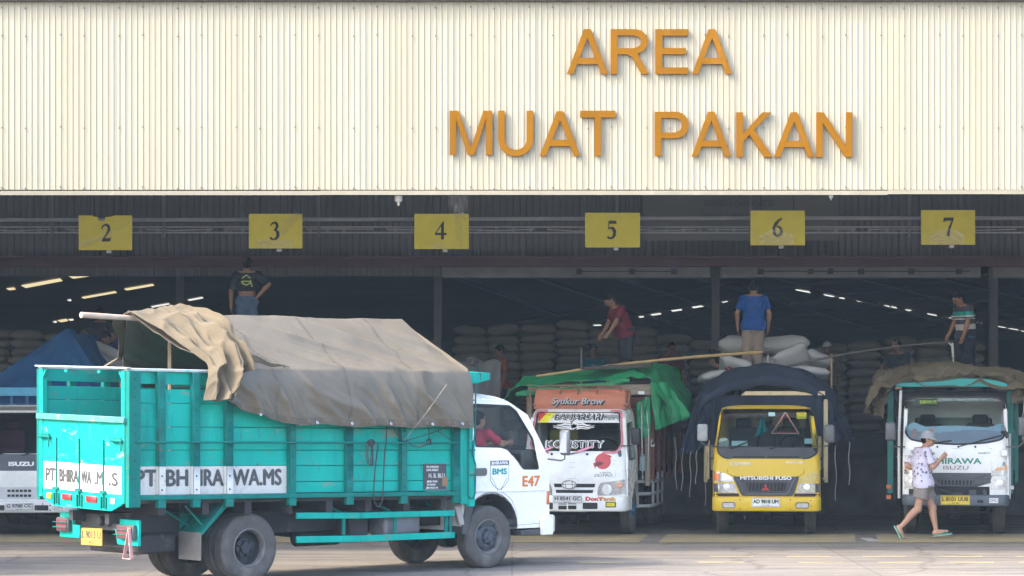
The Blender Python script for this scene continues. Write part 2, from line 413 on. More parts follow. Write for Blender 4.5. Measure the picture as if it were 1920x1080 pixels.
m_yellow_worn = worn_mat('worn yellow floor paint', (.44, .33, .09), (.25, .225, .185), .525, 2.2)
m_yellow_line = worn_mat('yellow lane paint', (.60, .50, .20), (.30, .25, .20), .44, 3)
m_white_worn = worn_mat('worn pale patch', (.42, .40, .36), (.3, .28, .25), .5, 6)

# ------------------------------------------------------------------ ground: one sheet to the horizon, dock floor, markings
def sheet(name, x0, x1, y0, y1, z, mat, nx=1, ny=1, kind='structure'):
    mb = MB(); mb.grid(lambda u, v: (u, v, z), np.linspace(x0, x1, nx+1), np.linspace(y0, y1, ny+1)); return mb.build(name, mat, None, smooth=0, kind=kind)
sheet('ground', -260, 260, -160, 420, 0, ground_mat('yard concrete', (.305, .272, .232), (.180, .172, .163)), 4, 4)
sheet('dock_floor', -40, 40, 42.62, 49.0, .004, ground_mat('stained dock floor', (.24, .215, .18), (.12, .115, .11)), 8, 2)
for i, (a, b) in enumerate(((-12, -1.9), (-1.6, 2.05), (2.35, 5.34), (5.68, 12))):
    sl_ = .12
    mb = MB(); mb.grid(lambda u, v: (u+(v-41.5)*sl_, v, .006), np.linspace(a, b, 12), (40.35, 41.5, 42.6)); mb.build('floor_marking', m_yellow_worn, None, smooth=0, kind='structure')
mb = MB(); mb.b2(5.42, 5.6, 40.6, 41.6, .004, .0065); mb.build('floor_marking', m_white_worn, None, smooth=0, kind='structure')
rr = random.Random(3)
for row, (yy, xs) in enumerate(((36.95, [2.74+1.06*k for k in range(7)]), (35.7, [1.0-.1, 2.5, 3.84, 4.9, 5.85, 6.8]))):
    for x in xs:
        mb = MB(); mb.b2(x, x+.6, yy-.035, yy+.035, .004, .0065); mb.build('lane_marking', m_yellow_line, None, smooth=0, kind='structure')
# ------------------------------------------------------------------ the warehouse: one building, its parts as children
wh = thing('loading_warehouse', 'cream corrugated loading warehouse with its wide dark open front', 'warehouse', (0, 36.2, 0))
def corrug(name, mat, x0, x1, z0, z1, y, pitch, amp, parent, screws=None, wob=0):
    mb = MB(); xs = []; x = x0; i = 0
    prof = ((0, 0), (.30, 0), (.42, 1), (.50, 1), (.62, .12), (.85, .0))
    while x < x1:
        for a, d in prof: xs.append((x+a*pitch, d*amp+.0012*math.sin(i*1.7)+wob*(i//12 % 2)+.0025*math.sin(x*1.3)*(wob > 0)))
        x += pitch; i += 1
    zs = [z0, (z0+z1)/2, z1]
    mb.grid(lambda k, z: (xs[int(k)][0], y-xs[int(k)][1], z), range(len(xs)), zs)
    if screws:
        for zz in screws:
            for k in range(int((x1-x0)/pitch/5)+1):
                xx = x0+pitch*(k*5+(k % 2)*1)+pitch*.46; mb.box((xx, y-amp-.004, zz+.012*math.sin(k*2.3)), (.020, .010, .022), None, 1)
    return mb.build(name, [mat, m_gutter], parent, smooth=0)
corrug('cladding', m_clad, -13, 13, 5.03, 7.58, 0, .0795, .0100, wh, (5.055, 5.87, 7.12, 7.50), .004)
mb = MB(); mb.b2(-13, -2.6, -.03, .02, 4.955, 5.012); mb.b2(-2.6, 5.1, -.032, .02, 4.958, 5.016); mb.b2(5.1, 13, -.034, .02, 4.968, 5.024); mb.build('bottom_flashing', m_trim, wh, smooth=0)
mb = MB(); mb.b2(-13, 13, -.12, .1, 7.585, 7.72); mb.build('gutter', m_gutter, wh, .02)
mb = MB(); mb.b2(-13, 13, .06, 4.6, 7.60, 7.66); mb.b2(-13, 13, 6.4, 12.3, 7.60, 7.66); mb.build('canopy_roof', M('canopy sheet', (.5,.5,.5), .6), wh, smooth=0)
m_trl = bpy.data.materials.new('added translucent sheet'); m_trl.use_nodes = True
_q = m_trl.node_tree; _q.nodes.remove(_q.nodes['Principled BSDF']); _q1 = _q.nodes.new('ShaderNodeBsdfTranslucent'); _q1.inputs[0].default_value = (.62, .60, .54, 1); _q.links.new(_q1.outputs[0], _q.nodes['Material Output'].inputs[0])
mb = MB(); mb.grid(lambda u, v: (u, v, 7.63), np.linspace(-13, 13, 14), (4.6, 5.5, 6.4)); mb.build('added_light_sheet', m_trl, wh, smooth=0)  # translucent strip added to the canopy to bring light on the signs and trucks
mb = MB()
for k in range(9): mb.b2(-13, 13, 1.2+k*1.3, 1.3+k*1.3, 7.42, 7.595)
mb.build('canopy_purlins', m_dark, wh, smooth=0)
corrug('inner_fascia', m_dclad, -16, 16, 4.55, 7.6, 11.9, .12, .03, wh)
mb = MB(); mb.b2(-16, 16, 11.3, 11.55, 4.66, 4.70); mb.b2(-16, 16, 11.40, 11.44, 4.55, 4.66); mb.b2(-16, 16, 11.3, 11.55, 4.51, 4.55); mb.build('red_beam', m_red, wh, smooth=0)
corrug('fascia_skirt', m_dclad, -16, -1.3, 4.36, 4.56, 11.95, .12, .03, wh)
m_box = M('door rail box', (.20, .195, .20), .6, var=.15)
mb = MB()
for a, b in ((-1.25, 3.55), (3.75, 8.4), (8.6, 16)): mb.b2(a, b, 11.55, 11.9, 4.32, 4.545)
mb.build('door_rail_box', m_box, wh, .01)
for x in (1.2, 2.15, 2.9, 4.45, 5.35, 5.7, 6.25, 7.15, 8.0): mb = MB(); mb.b2(x-.05, x+.05, 11.5, 11.56, 4.38, 4.48); mb.build('rail_bracket', m_dark, wh, smooth=0)
mb = MB(); mb.b2(1.2, 2.9, 11.52, 11.548, 4.42, 4.44); mb.b2(4.4, 8.2, 11.52, 11.548, 4.42, 4.44); mb.build('door_rail', m_dark, wh, smooth=0)
for x in (3.7, 8.75, -1.35, -6.03, -11.2):
    mb = MB(); mb.b2(x-.07, x+.07, 12.2, 12.23, 0, 4.6); mb.b2(x-.07, x+.07, 12.37, 12.40, 0, 4.6); mb.b2(x-.012, x+.012, 12.23, 12.37, 0, 4.6); mb.build('column', M('column paint', (.05, .05, .055), .6, var=.2), wh, smooth=0)
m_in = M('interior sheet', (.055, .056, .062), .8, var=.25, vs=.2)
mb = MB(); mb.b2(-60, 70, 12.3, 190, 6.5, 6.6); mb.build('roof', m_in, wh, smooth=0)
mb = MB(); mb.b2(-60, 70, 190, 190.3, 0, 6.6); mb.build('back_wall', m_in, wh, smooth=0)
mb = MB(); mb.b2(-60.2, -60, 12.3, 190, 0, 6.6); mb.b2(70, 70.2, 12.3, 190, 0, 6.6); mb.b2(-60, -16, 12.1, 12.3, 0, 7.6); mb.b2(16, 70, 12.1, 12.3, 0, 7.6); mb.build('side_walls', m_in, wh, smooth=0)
for x in (-13.2, 13): mb = MB(); mb.b2(x, x+.2, .0, 12.2, 0, 7.6); mb.build('canopy_side', m_dclad, wh, smooth=0)
mb = MB()
for k in range(14):
    a = (-2+k*1.2-4, 55-36, 6.44); b = (6+k*6.5, 185-36, 6.44); mb.bar(a, b, .25, .1)
for k in range(8):
    a = (14+k*3.2, 60-36, 6.44); b = (-2+k*5, 180-36, 6.44); mb.bar(a, b, .22, .1)
mb.build('purlins', M('purlin', (.11, .11, .12), .7), wh, smooth=0)
def roof_at(px, py, z=6.43):
    Y = (z-2.32)*5000/(730-py); return ((px-960)/5000*Y, Y-36.2, z)
m_sky_y = M('sunlit yellow skylight', (.9, .74, .42), .6, var=.05, emit=.17)
m_sky_w = M('pale skylight', (.85, .84, .78), .6, var=.05, emit=.19)
def strip(px0, py0, px1, py1, h, mat):
    A, B, C_, D = roof_at(px0, py0-h/2), roof_at(px1, py1-h/2), roof_at(px1+h*1.2, py1+h/2), roof_at(px0+h*2, py0+h/2)
    mb = MB(); q = [A, B, C_, D]; mb.add(q+[(x, y, z+.02) for x, y, z in q], [(0, 1, 2, 3), (7, 6, 5, 4), (0, 4, 5, 1), (1, 5, 6, 2), (2, 6, 7, 3), (3, 7, 4, 0)]); mb.build('skylight', mat, wh, smooth=0)
for a in ((12, 543, 26, 541.5, 3, m_sky_y), (40, 538, 112, 525, 4.2, m_sky_y), (129, 520.5, 174, 514.5, 4.2, m_sky_y), (126, 564, 132, 563, 2, m_sky_w), (153, 559, 216, 548, 2.4, m_sky_y),
          (233, 543.5, 286, 534.5, 2.6, m_sky_y), (283, 576, 316, 570, 1.8, m_sky_w), (333, 566, 338, 565, 1.8, m_sky_w), (352, 563.5, 379, 558.5, 1.8, m_sky_w), (99, 604.5, 105, 603.5, 2, m_sky_w), (108, 603, 124, 600, 3.4, m_sky_y), (128, 600.5, 136, 599.5, 2.2, m_sky_w),
          (1489, 543.5, 1517, 548.5, 2.2, m_sky_w), (1544, 553.5, 1566, 557.5, 2.2, m_sky_w), (1570, 558.5, 1582, 560, 2, m_sky_w), (1605, 564.5, 1617, 566, 2, m_sky_w), (1621, 567, 1633, 569, 2, m_sky_w), (1653, 573.5, 1666, 575, 2, m_sky_w), (1670, 576, 1680, 577.5, 1.8, m_sky_w),
          (1697, 581.5, 1708, 583, 1.8, m_sky_w), (1738, 589, 1755, 592, 1.8, m_sky_w), (1772, 595, 1787, 597, 1.8, m_sky_w), (1832, 605, 1840, 606, 1.5, m_sky_w), (1868, 612, 1908, 619, 1.4, m_sky_w), (1914, 621, 1935, 624, 1.4, m_sky_w),
          (1197, 595, 1206, 594, 1.6, m_sky_w), (1220, 591, 1238, 588.5, 1.8, m_sky_w), (1258, 583.5, 1277, 581, 1.8, m_sky_w), (1297, 577, 1320, 573.5, 2, m_sky_w), (1353, 567, 1363, 565, 1.6, m_sky_w), (1112, 610.5, 1126, 610, 1.6, m_sky_w)):
    strip(*a)
# raised loading platform the trucks back up to
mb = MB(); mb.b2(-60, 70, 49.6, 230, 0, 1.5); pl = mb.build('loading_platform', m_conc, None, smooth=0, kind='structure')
mb = MB(); mb.b2(-60, 70, 49.45, 49.6, 1.15, 1.45); mb.build('platform_buffer', m_dark, None, smooth=0, kind='structure')
# wall added just outside the picture on the left to throw shade on the road
t = thing('shade_wall', 'added grey wall out of view at the left, shading the road', 'wall', (-9.6, 33, 0))
mb = MB(); mb.b2(-.3, 0, -1.2, 2.6, 0, 6.0); mb.build('wall_body', M('grey render', (.4, .39, .37), .9, var=.15), t)
mb = MB(); mb.b2(-.36, .06, -1.25, 2.65, 6.003, 6.1); mb.build('coping', m_conc, t)

# ------------------------------------------------------------------ the orange lettering on the cladding
GL = {  # strokes of each letter in a unit box: outlines, width of the box relative to the cap height
 'A': (.90, [[(0, 0), (.155, 0), (.50, .80), (.845, 0), (1, 0), (.585, 1), (.415, 1)]], [[(.245, .22), (.755, .22), (.70, .36), (.30, .36)]]),
 'E': (.73, [[(0, 0), (1, 0), (1, .145), (.21, .145), (.21, .44), (.93, .44), (.93, .58), (.21, .58), (.21, .855), (1, .855), (1, 1), (0, 1)]], []),
 'T': (.78, [[(.41, 0), (.59, 0), (.59, .85), (1, .85), (1, 1), (0, 1), (0, .85), (.41, .85)]], []),
 'M': (.93, [[(0, 0), (.15, 0), (.15, .80), (.42, 0), (.58, 0), (.85, .80), (.85, 0), (1, 0), (1, 1), (.79, 1), (.50, .17), (.21, 1), (0, 1)]], []),
 'N': (.79, [[(0, 0), (.18, 0), (.18, .76), (.80, 0), (1, 0), (1, 1), (.82, 1), (.82, .24), (.20, 1), (0, 1)]], []),
 'K': (.80, [[(0, 0), (.185, 0), (.185, .34), (.36, .50), (.765, 0), (1, 0), (.50, .62), (.97, 1), (.72, 1), (.185, .52), (.185, 1), (0, 1)]], []),
}
def arc(cx, cy, rx, ry, a0, a1, n=12): return [(cx+rx*math.cos(R(a)), cy+ry*math.sin(R(a))) for a in np.linspace(a0, a1, n)]
GL['U'] = (.77, [[(0, 1), (0, .36)]+arc(.5, .36, .5, .38, 180, 360)+[(1, 1), (.81, 1), (.81, .36)]+arc(.5, .36, .31, .235, 360, 180)+[(.19, 1)]], [])
GL['P'] = (.75, [[(0, 0), (.19, 0), (.19, .40), (.62, .40)]+arc(.62, .70, .38, .30, -90, 90)+[(0, 1)]], 'hole')
GL['R'] = (.84, [[(0, 0), (.18, 0), (.18, .44), (.42, .44), (.56, .38), (.80, 0), (1, 0), (.72, .42), (.70, .455)]+arc(.64, .725, .33, .275, -60, 90)+[(0, 1)]], 'hole')
HOLES = {'P': [(.19, .53), (.60, .53)]+arc(.60, .70, .20, .155, -80, 80)+[(.60, .86), (.19, .86)], 'R': [(.18, .575), (.60, .575)]+arc(.60, .72, .20, .135, -80, 80)+[(.60, .86), (.18, .86)]}
sg = thing('wall_lettering', 'orange raised letters AREA MUAT PAKAN on the cream cladding', 'sign', (0, 36.2, 0))
def letter(ch, px0, px1, pyt, pyb):
    s = 36.1/5000; x0, x1 = (px0-960)*s, (px1-960)*s; z1, z0 = 2.32+(730-pyt)*s, 2.32+(730-pyb)*s
    fn = lambda u, v, d: (x0+(x1-x0)*u, -.022-d, z0+(z1-z0)*v)
    mb = MB(); w_, outs, ex = GL[ch]
    hole = [HOLES[ch]] if ch in HOLES else []
    for o in outs+(ex if isinstance(ex, list) else []):
        lp = [o]+(hole if o is outs[0] else [])
        n0 = len(mb.v)
        mb.panel(o, hole if o is outs[0] else [], lambda u, v: fn(u, v, .048), step=9)
        for l in lp:
            k = len(l); mb.add([fn(u, v, .048) for u, v in l]+[fn(u, v, 0) for u, v in l], [(i, (i+1) % k, k+(i+1) % k, k+i) for i in range(k)], 1)
    if ch == 'A':   # hidden faces where the bar meets the legs stay inside
        pass
    mb.build('letter', [m_orange, m_orange_d], sg, smooth=0)
for ch, a, b in (('A', 1063, 1140), ('R', 1145, 1217), ('E', 1229, 1291), ('A', 1298, 1373)): letter(ch, a, b, 54, 138)
for ch, a, b, c, d in (('M', 843, 923, 207, 290), ('U', 934, 1000, 207, 291), ('A', 1012, 1088, 208, 292), ('T', 1088, 1154, 207, 292), ('P', 1228, 1292, 209, 292), ('A', 1297, 1371, 209, 293), ('K', 1381, 1449, 210, 294), ('A', 1452, 1527, 210, 294), ('N', 1531, 1599, 210, 294)): letter(ch, a, b, c, d)

# ------------------------------------------------------------------ hanging bay signs
def stroke(pts, k=1.18):
    """a line of changing thickness: (u, v, width) -> outline"""
    P = [Vector(p[:2]) for p in pts]; l = []; r = []
    for i, p in enumerate(P):
        t = (P[min(i+1, len(P)-1)]-P[max(i-1, 0)]).normalized(); n = Vector((-t.y, t.x)); l.append(tuple(p+n*pts[i][2]*k/2)); r.append(tuple(p-n*pts[i][2]*k/2))
    return l+r[::-1]
DIG = {
 '2': [stroke([(.10, .70, .10), (.16, .84, .10), (.32, .94, .08), (.52, .95, .12), (.68, .86, .20), (.72, .72, .22), (.64, .55, .18), (.42, .32, .12), (.16, .08, .09), (.12, .03, .05)]), [(.06, 0), (.80, 0), (.92, .27), (.86, .27), (.78, .19), (.26, .19)]],
 '3': [stroke([(.12, .78, .06), (.24, .90, .09), (.44, .96, .09), (.62, .90, .18), (.68, .76, .21), (.60, .64, .15), (.46, .56, .07), (.38, .54, .03)]), stroke([(.40, .56, .03), (.58, .52, .12), (.72, .40, .23), (.74, .26, .24), (.64, .11, .16), (.44, .03, .08), (.24, .04, .09), (.12, .12, .13), (.10, .15, .10)])],
 '4': [[(.50, 0), (.74, 0), (.74, 1), (.66, 1), (.50, .82)], [(0, .24), (.96, .24), (.96, .36), (0, .36)], stroke([(.03, .33, .06), (.70, .97, .07)])],
 '5': [[(.22, 1), (.80, 1), (.88, .83), (.24, .83)], stroke([(.23, .99, .06), (.17, .56, .07)]), stroke([(.18, .56, .05), (.36, .61, .09), (.56, .57, .18), (.68, .42, .24), (.68, .24, .22), (.56, .09, .14), (.36, .03, .09), (.18, .06, .10), (.10, .13, .12)])],
 '6': [stroke([(.86, .99, .05), (.60, .88, .12), (.34, .68, .21), (.20, .42, .24), (.24, .18, .20), (.40, .04, .09), (.54, .04, .09), (.72, .14, .18), (.78, .30, .21), (.72, .46, .17), (.56, .55, .08), (.40, .53, .06), (.30, .44, .04)])],
 '7': [[(.08, .76), (.14, .76), (.24, .83), (.90, .83), (.92, 1), (.12, 1)], stroke([(.88, .92, .08), (.72, .66, .11), (.56, .38, .16), (.48, .12, .20), (.47, 0, .20)])],
}
m_wrap = bpy.data.materials.new('clear plastic wrap'); m_wrap.use_nodes = True
_n = m_wrap.node_tree; _n.nodes.remove(_n.nodes['Principled BSDF'])
_t = _n.nodes.new('ShaderNodeBsdfTransparent'); _g = _n.nodes.new('ShaderNodeBsdfGlossy'); _g.inputs['Roughness'].default_value = .22; _g.inputs[0].default_value = (1, 1, 1, 1)
_x = _n.nodes.new('ShaderNodeMixShader'); _x.inputs[0].default_value = .13
_n.links.new(_t.outputs[0], _x.inputs[1]); _n.links.new(_g.outputs[0], _x.inputs[2]); _n.links.new(_x.outputs[0], _n.nodes['Material Output'].inputs[0])
YS = 46.0; SSC = YS/5000
def wrap(parent, fn0, us, vs, amp, seed, name='plastic_wrap'):
    """crinkled clear film"""
    def f(u, v):
        p = Vector(fn0(u, v)); d = ridged(noise.noise((u*5+seed, v*5, seed))*2.2)*.6+ridged(noise.noise((u*13+seed, v*9, 3))*1.6)*.4
        return (p.x, p.y-amp*d, p.z)
    mb = MB(); mb.grid(f, us, vs); return mb.build(name, m_wrap, parent, smooth=25)
SIGNS = (('2', 148, 248, 404, 469, 200, 420, 453), ('3', 467, 567, 401, 466, 516, 416, 450), ('4', 777, 879, 401, 467, 827, 415, 449), ('5', 1097, 1200, 399, 464, 1148, 414, 448), ('6', 1407, 1509, 395, 460, 1458, 409, 444), ('7', 1727, 1828, 394, 459, 1778, 408, 443))
EXTRA = {'2': 'with a creased film and a notch at its top', '3': 'with a crumpled strip of shiny film', '4': 'with torn film hanging down its right side', '5': 'smooth and flat over the green tarp truck', '6': 'with taped film over the blue shirted man', '7': 'at the right end of the row'}
for ch, a, b, c, d, nx, nt_, nb_ in SIGNS:
    cx, cz = ((a+b)/2-960)*SSC, 2.32+(730-(c+d)/2)*SSC; hw, hh = (b-a)/2*SSC, (d-c)/2*SSC
    t = thing('bay_sign', 'yellow hanging board with number %s, %s' % (ch, EXTRA[ch]), 'sign', (cx, YS, cz-hh), group='numbered yellow bay signs')
    mb = MB(); o = rrect(-hw, hw, 0, 2*hh, .012)
    if ch == '2': o = [(-hw, 0), (hw, 0), (hw, 2*hh), (hw*.32, 2*hh), (hw*.25, 2*hh-.02), (.0, 2*hh-.03), (-.01, 2*hh-.09), (-.12, 2*hh-.09), (-.13, 2*hh-.03), (-hw*.42, 2*hh-.02), (-hw*.5, 2*hh), (-hw, 2*hh)]
    mb.prism(o, lambda u, v, d_: (u, d_, v), -.02, 0.01); mb.build('board', m_ysign, t, smooth=0)
    nh = (nb_-nt_)*SSC; nw = nh*.66; ox = (nx-960)*SSC-cx-nw/2; oz = hh*2-(nb_-c)*SSC
    mb = MB()
    for k, g in enumerate(DIG[ch]):
        mb.panel(g, [], lambda u, v: (ox+u*nw, -.0225-.0004*k, oz+v*nh), step=9)
    mb.build('numeral', m_ink, t, smooth=0)
    mb = MB(); mb.tube([(-hw*.6, 0, 2*hh-.02), (-hw*.6, .1, 2*hh+.3), (-hw*.6, .1, 7.55-cz+hh)], .006, 5); mb.tube([(hw*.6, 0, 2*hh-.02), (hw*.6, .1, 2*hh+.3), (hw*.6, .1, 7.55-cz+hh)], .006, 5); mb.build('hanger_wire', m_dark, t)
    mb = MB(); mb.b2(.02, .10, -.03, .03, -.055, -.005); mb.build('sensor', M('white plastic', (.75, .75, .76), .4), t, .006)
    sd = ord(ch)
    if ch == '3':
        wrap(t, lambda u, v: (.06+.32*u+.09*v, -.03, .26+.38*u-.06*v), np.linspace(0, 1, 26), np.linspace(-.5, .9, 12), .05, sd)
        wrap(t, lambda u, v: (-.3+.6*u, -.026, .02+.13*v), np.linspace(0, 1, 26), np.linspace(0, 1, 8), .03, sd+2)
    elif ch == '4':
        wrap(t, lambda u, v: (.26+.08*u*v+.10*(1-u)*v+.05*u, -.06, .78-.74*u), np.linspace(0, 1, 34), np.linspace(-.6, .8, 10), .07, sd)
        wrap(t, lambda u, v: (-.22+.3*u, -.026, .01+.12*v*math.sin(3*u)), np.linspace(0, 1, 18), np.linspace(0, 1, 7), .03, sd+2)
    elif ch == '2': wrap(t, lambda u, v: (-.42+.84*u, -.026, .08+.40*u**1.2+.10*v*(1-u*.6)), np.linspace(0, 1, 30), np.linspace(-.5, .6, 7), .03, sd)
    elif ch != '5': wrap(t, lambda u, v: (-hw*.7+hw*1.3*u, -.026, .01+v*hh*(.5+.4*math.sin(u*3.1))), np.linspace(0, 1, 26), np.linspace(0, 1, 12), .02, sd)

# pipes, cable tray, lamps, banner under the canopy
t = thing('overhead_pipe', 'pale overhead pipe running behind the yellow signs', 'pipe', (0, 46.9, 5.30))
mb = MB(); mb.tube([(-16, 0, 0.0), (-6, 0, .0), (4, 0, .03), (16, 0, .03)], .035, 8); mb.build('pipe_run', m_rail, t)
for x in (-8.1, -6.13, -3.4, 1.85, 4.2, 7.0): mb = MB(); mb.b2(x-.02, x+.02, .045, .075, -.3, 2.3); mb.build('pipe_hanger', M('hanger steel', (.2, .2, .21), .6), t, smooth=0)
t = thing('cable_tray', 'grey ladder style cable tray below the overhead pipe', 'cable tray', (0, 47.2, 5.08))
mb = MB(); mb.b2(-16, 16, -.02, 0, .1, .125); mb.b2(-16, 16, -.02, 0, 0, .025); mb.build('side_rails', m_rail, t, smooth=0)
x = -10.2
while x < 10.4: mb = MB(); mb.b2(x, x+.06, -.016, 0.0, .027, .098); mb.build('rung', M('tray rung', (.25, .25, .27), .6), t, smooth=0); x += .30 if rnd.random() < .8 else .9
mb = MB(); 
for k in range(22): x = -15+k*1.42; mb.tube([(x, -.05, .07), (x+.5, -.05, .055+.02*math.sin(k)), (x+1.2, -.05, .07)], .012, 5)
mb.build('cables', M('grey cable', (.45, .45, .46), .6), t)
def lamp(px, py, lab, s=1.):
    t = thing('ceiling_lamp', lab, 'lamp', ((px-960)/5000*36.5, 36.5, 2.32+(730-py)/5000*36.5))
    mb = MB(); mb.lathe([(.05*s, .05), (.055*s, .0), (.045*s, -.03*s), (.0, -.035*s)], (0, 0, 0), 'z', 14); mb.build('housing', M('white plastic', (.75, .75, .76), .4), t)
    mb = MB(); mb.lathe([(.012*s, -.03*s), (.02*s, -.055*s), (.012*s, -.085*s), (.0, -.09*s)], (0, 0, 0), 'z', 10); mb.build('bulb', M('lamp glass', (.8, .8, .78), .1), t)
    mb = MB(); mb.tube([(0, 0, .05), (0, 0, 5.2-t.location.z-.2)], .012, 6); mb.tube([(0, 0, 5.0-t.location.z), (0, -.28, 5.0-t.location.z)], .012, 6); mb.build('bracket', m_dark, t)
lamp(747, 374, 'small white lamp under the flashing between signs 3 and 4'); lamp(1558, 369, 'tiny white lamp under the flashing right of sign 6', .55)
t = thing('plastic_scrap', 'clump of torn clear plastic film hanging above sign 4', 'plastic film', (-.8, 36.45, 4.8))
wrap(t, lambda u, v: (-.08+.26*u+.03*math.sin(v*7), 0, .16-.36*v*(.4+.6*u)), np.linspace(0, 1, 18), np.linspace(0, 1, 22), .1, 5, 'film')
t = thing('notice_banner', 'dull grey banner with faint printed notice behind sign 6', 'banner', ((1390-960)/5000*47.8, 47.8, 4.98))
mb = MB(); mb.grid(lambda u, v: (-1.75+3.5*u, -.02+.03*math.sin(u*9)*v, 1.0*v), np.linspace(0, 1, 20), np.linspace(0, 1, 6), 0, .004); mb.build('sheet', M('grey banner', (.165, .16, .152), .7, var=.06), t)
m_fade = M('faded ink', (.115, .112, .108), .7)
fb = lambda ox, oz: (lambda u, v, d: (u+ox, -.075-d, v+oz))
text(None, 'BONGKAR DAN MUAT DI', .15, fb(-.05, .66), 'notice_text', m_fade, t, 1.25, bold=.004)
text(None, 'TIDAK DIPUNGUT BIAYA', .15, fb(.02, .42), 'notice_text', m_fade, t, 1.45, bold=.004)
text(None, 'HP. 0811 76', .15, fb(-.1, .18), 'notice_text', m_fade, t, .75, bold=.004)
# ------------------------------------------------------------------ truck helpers
m_tyre = M('tyre rubber', (.082, .077, .073), .85, var=.25, vs=8, dirt=((.15, .135, .115), .30, 3.5, (1, 1, 1)), bump=.15, bs=30)
m_rimdark = M('painted dark rim', (.045, .052, .075), .45, .1, var=.3, vs=9, dirt=((.14, .12, .10), .3, 9, (1, 1, 1)))
m_rimshade = M('rim with painted shade', (.022, .025, .034), .6, var=.3, vs=8)  # rear dish coloured near black to stand for the shade inside it
m_rimedge = M('dusty rim edge', (.13, .125, .125), .6, var=.3, vs=10)
m_under = M('chassis black', (.022, .023, .026), .75, var=.3, dirt=((.08, .07, .06), .3, 4, (1, 1, 1)))
m_glass = Mglass('cab glass', (.66, .72, .72), .45)
m_glass_d = Mglass('tinted cab glass', (.42, .48, .49), .9)
m_rubber = M('black rubber seal', (.02, .02, .022), .6)
m_plastic = M('grey black plastic', (.05, .053, .06), .55, var=.15, vs=6)
m_seat = M('seat cloth', (.05, .055, .06), .8, var=.2, vs=10)
m_dash = M('dashboard', (.045, .05, .052), .7)
m_beige = M('cab lining beige', (.42, .36, .24), .8)
m_white = M('white truck paint', (.78, .79, .79), .28, var=.025, vs=2, coat=.4, dirt=((.55, .53, .49), .07, 4, (1, 1, .3)))
m_lens = M('headlamp reflector', (.45, .46, .48), .18, .6, var=.25, vs=26)
m_lensglass = M('headlamp bulb glass', (.8, .82, .84), .08, .3, var=.15, vs=30)
m_amber = M('amber lens', (.75, .20, .05), .2, var=.15, vs=20)
m_redlens = M('red lens', (.55, .025, .03), .25, var=.2, vs=14)
m_yellowlens = M('yellow lamp glass', (.62, .55, .02), .2, var=.25, vs=20)
m_plate_w = M('white plate', (.76, .77, .78), .4); m_plate_y = M('yellow plate', (.78, .56, .03), .4, var=.1, vs=8)
m_chrome = M('chrome', (.7, .7, .72), .15, .9)
m_mirror = M('mirror back grey', (.09, .095, .105), .35, var=.12, vs=8)
m_iron = M('bare rod', (.3, .3, .31), .45, .6)

def wheel(parent, x, y, r, w, side, style='front', hubmat=None):
    """side: +1 when the outer face looks to +x"""
    e = part_empty('wheel', parent, (x, y, r)); hw_ = w/2
    P = [(r*.56, -hw_*.80), (r*.70, -hw_*.98), (r*.86, -hw_*1.0), (r*.95, -hw_*.9), (r*.985, -hw_*.74)]
    for g in (-.5, -.18, .18, .5): P += [(r, hw_*g-hw_*.10), (r-.014, hw_*g-hw_*.05), (r-.014, hw_*g+hw_*.05), (r, hw_*g+hw_*.10)]
    P += [(r*.985, hw_*.74), (r*.95, hw_*.9), (r*.86, hw_*1.0), (r*.70, hw_*.98), (r*.56, hw_*.80)]
    mb = MB()
    mb.lathe([(a, b*side) for a, b in P], (0, 0, 0), 'x', 44, 0, False)
    mb.build('tyre', m_tyre, e)
    rr_ = r*.57; mb = MB(); s = side
    if style == 'front': Q = [(rr_, -.1), (rr_+.01, hw_*.78), (rr_-.012, hw_*.86), (rr_-.03, hw_*.62), (rr_*.80, hw_*.45), (rr_*.72, hw_*.62), (rr_*.45, hw_*.75), (rr_*.40, hw_*.70), (rr_*.36, hw_*1.0), (rr_*.24, hw_*1.08), (rr_*.22, hw_*1.25), (0, hw_*1.28)]
    else: Q = [(rr_, -.1), (rr_+.01, hw_*.78), (rr_-.012, hw_*.88), (rr_-.03, hw_*.6), (rr_*.88, hw_*.1), (rr_*.86, -hw_*.3), (rr_*.78, -hw_*.55), (rr_*.52, -hw_*.62), (rr_*.50, -hw_*.2), (rr_*.30, -hw_*.1), (rr_*.28, hw_*.2), (0, hw_*.25)]
    mb.lathe([(a, b*s) for a, b in Q[4:]], (0, 0, 0), 'x', 36, 0, False); mb.lathe([(a, b*s) for a, b in Q[:5]], (0, 0, 0), 'x', 36, 2, False)
    for k in range(6):
        a = 2*math.pi*k/6+.3; rb = rr_*(.40 if style == 'front' else .40); xx = (hw_*.80 if style == 'front' else -hw_*.12)*s
        mb.lathe([(.016, 0), (.016, .03*s), (.0, .032*s)], (xx, math.cos(a)*rb, math.sin(a)*rb), 'x', 6)
        a += .5; rb = rr_*.70; xx = (hw_*.60 if style == 'front' else -hw_*.56)*s
        mb.lathe([(.030, -.004*s), (.030, .004*s), (0, .0045*s)], (xx, math.cos(a)*rb, math.sin(a)*rb), 'x', 10, 1)
    mb.build('rim', [hubmat or (m_rimdark if style == 'front' else m_rimshade), m_under, m_rimedge], e)
    return e

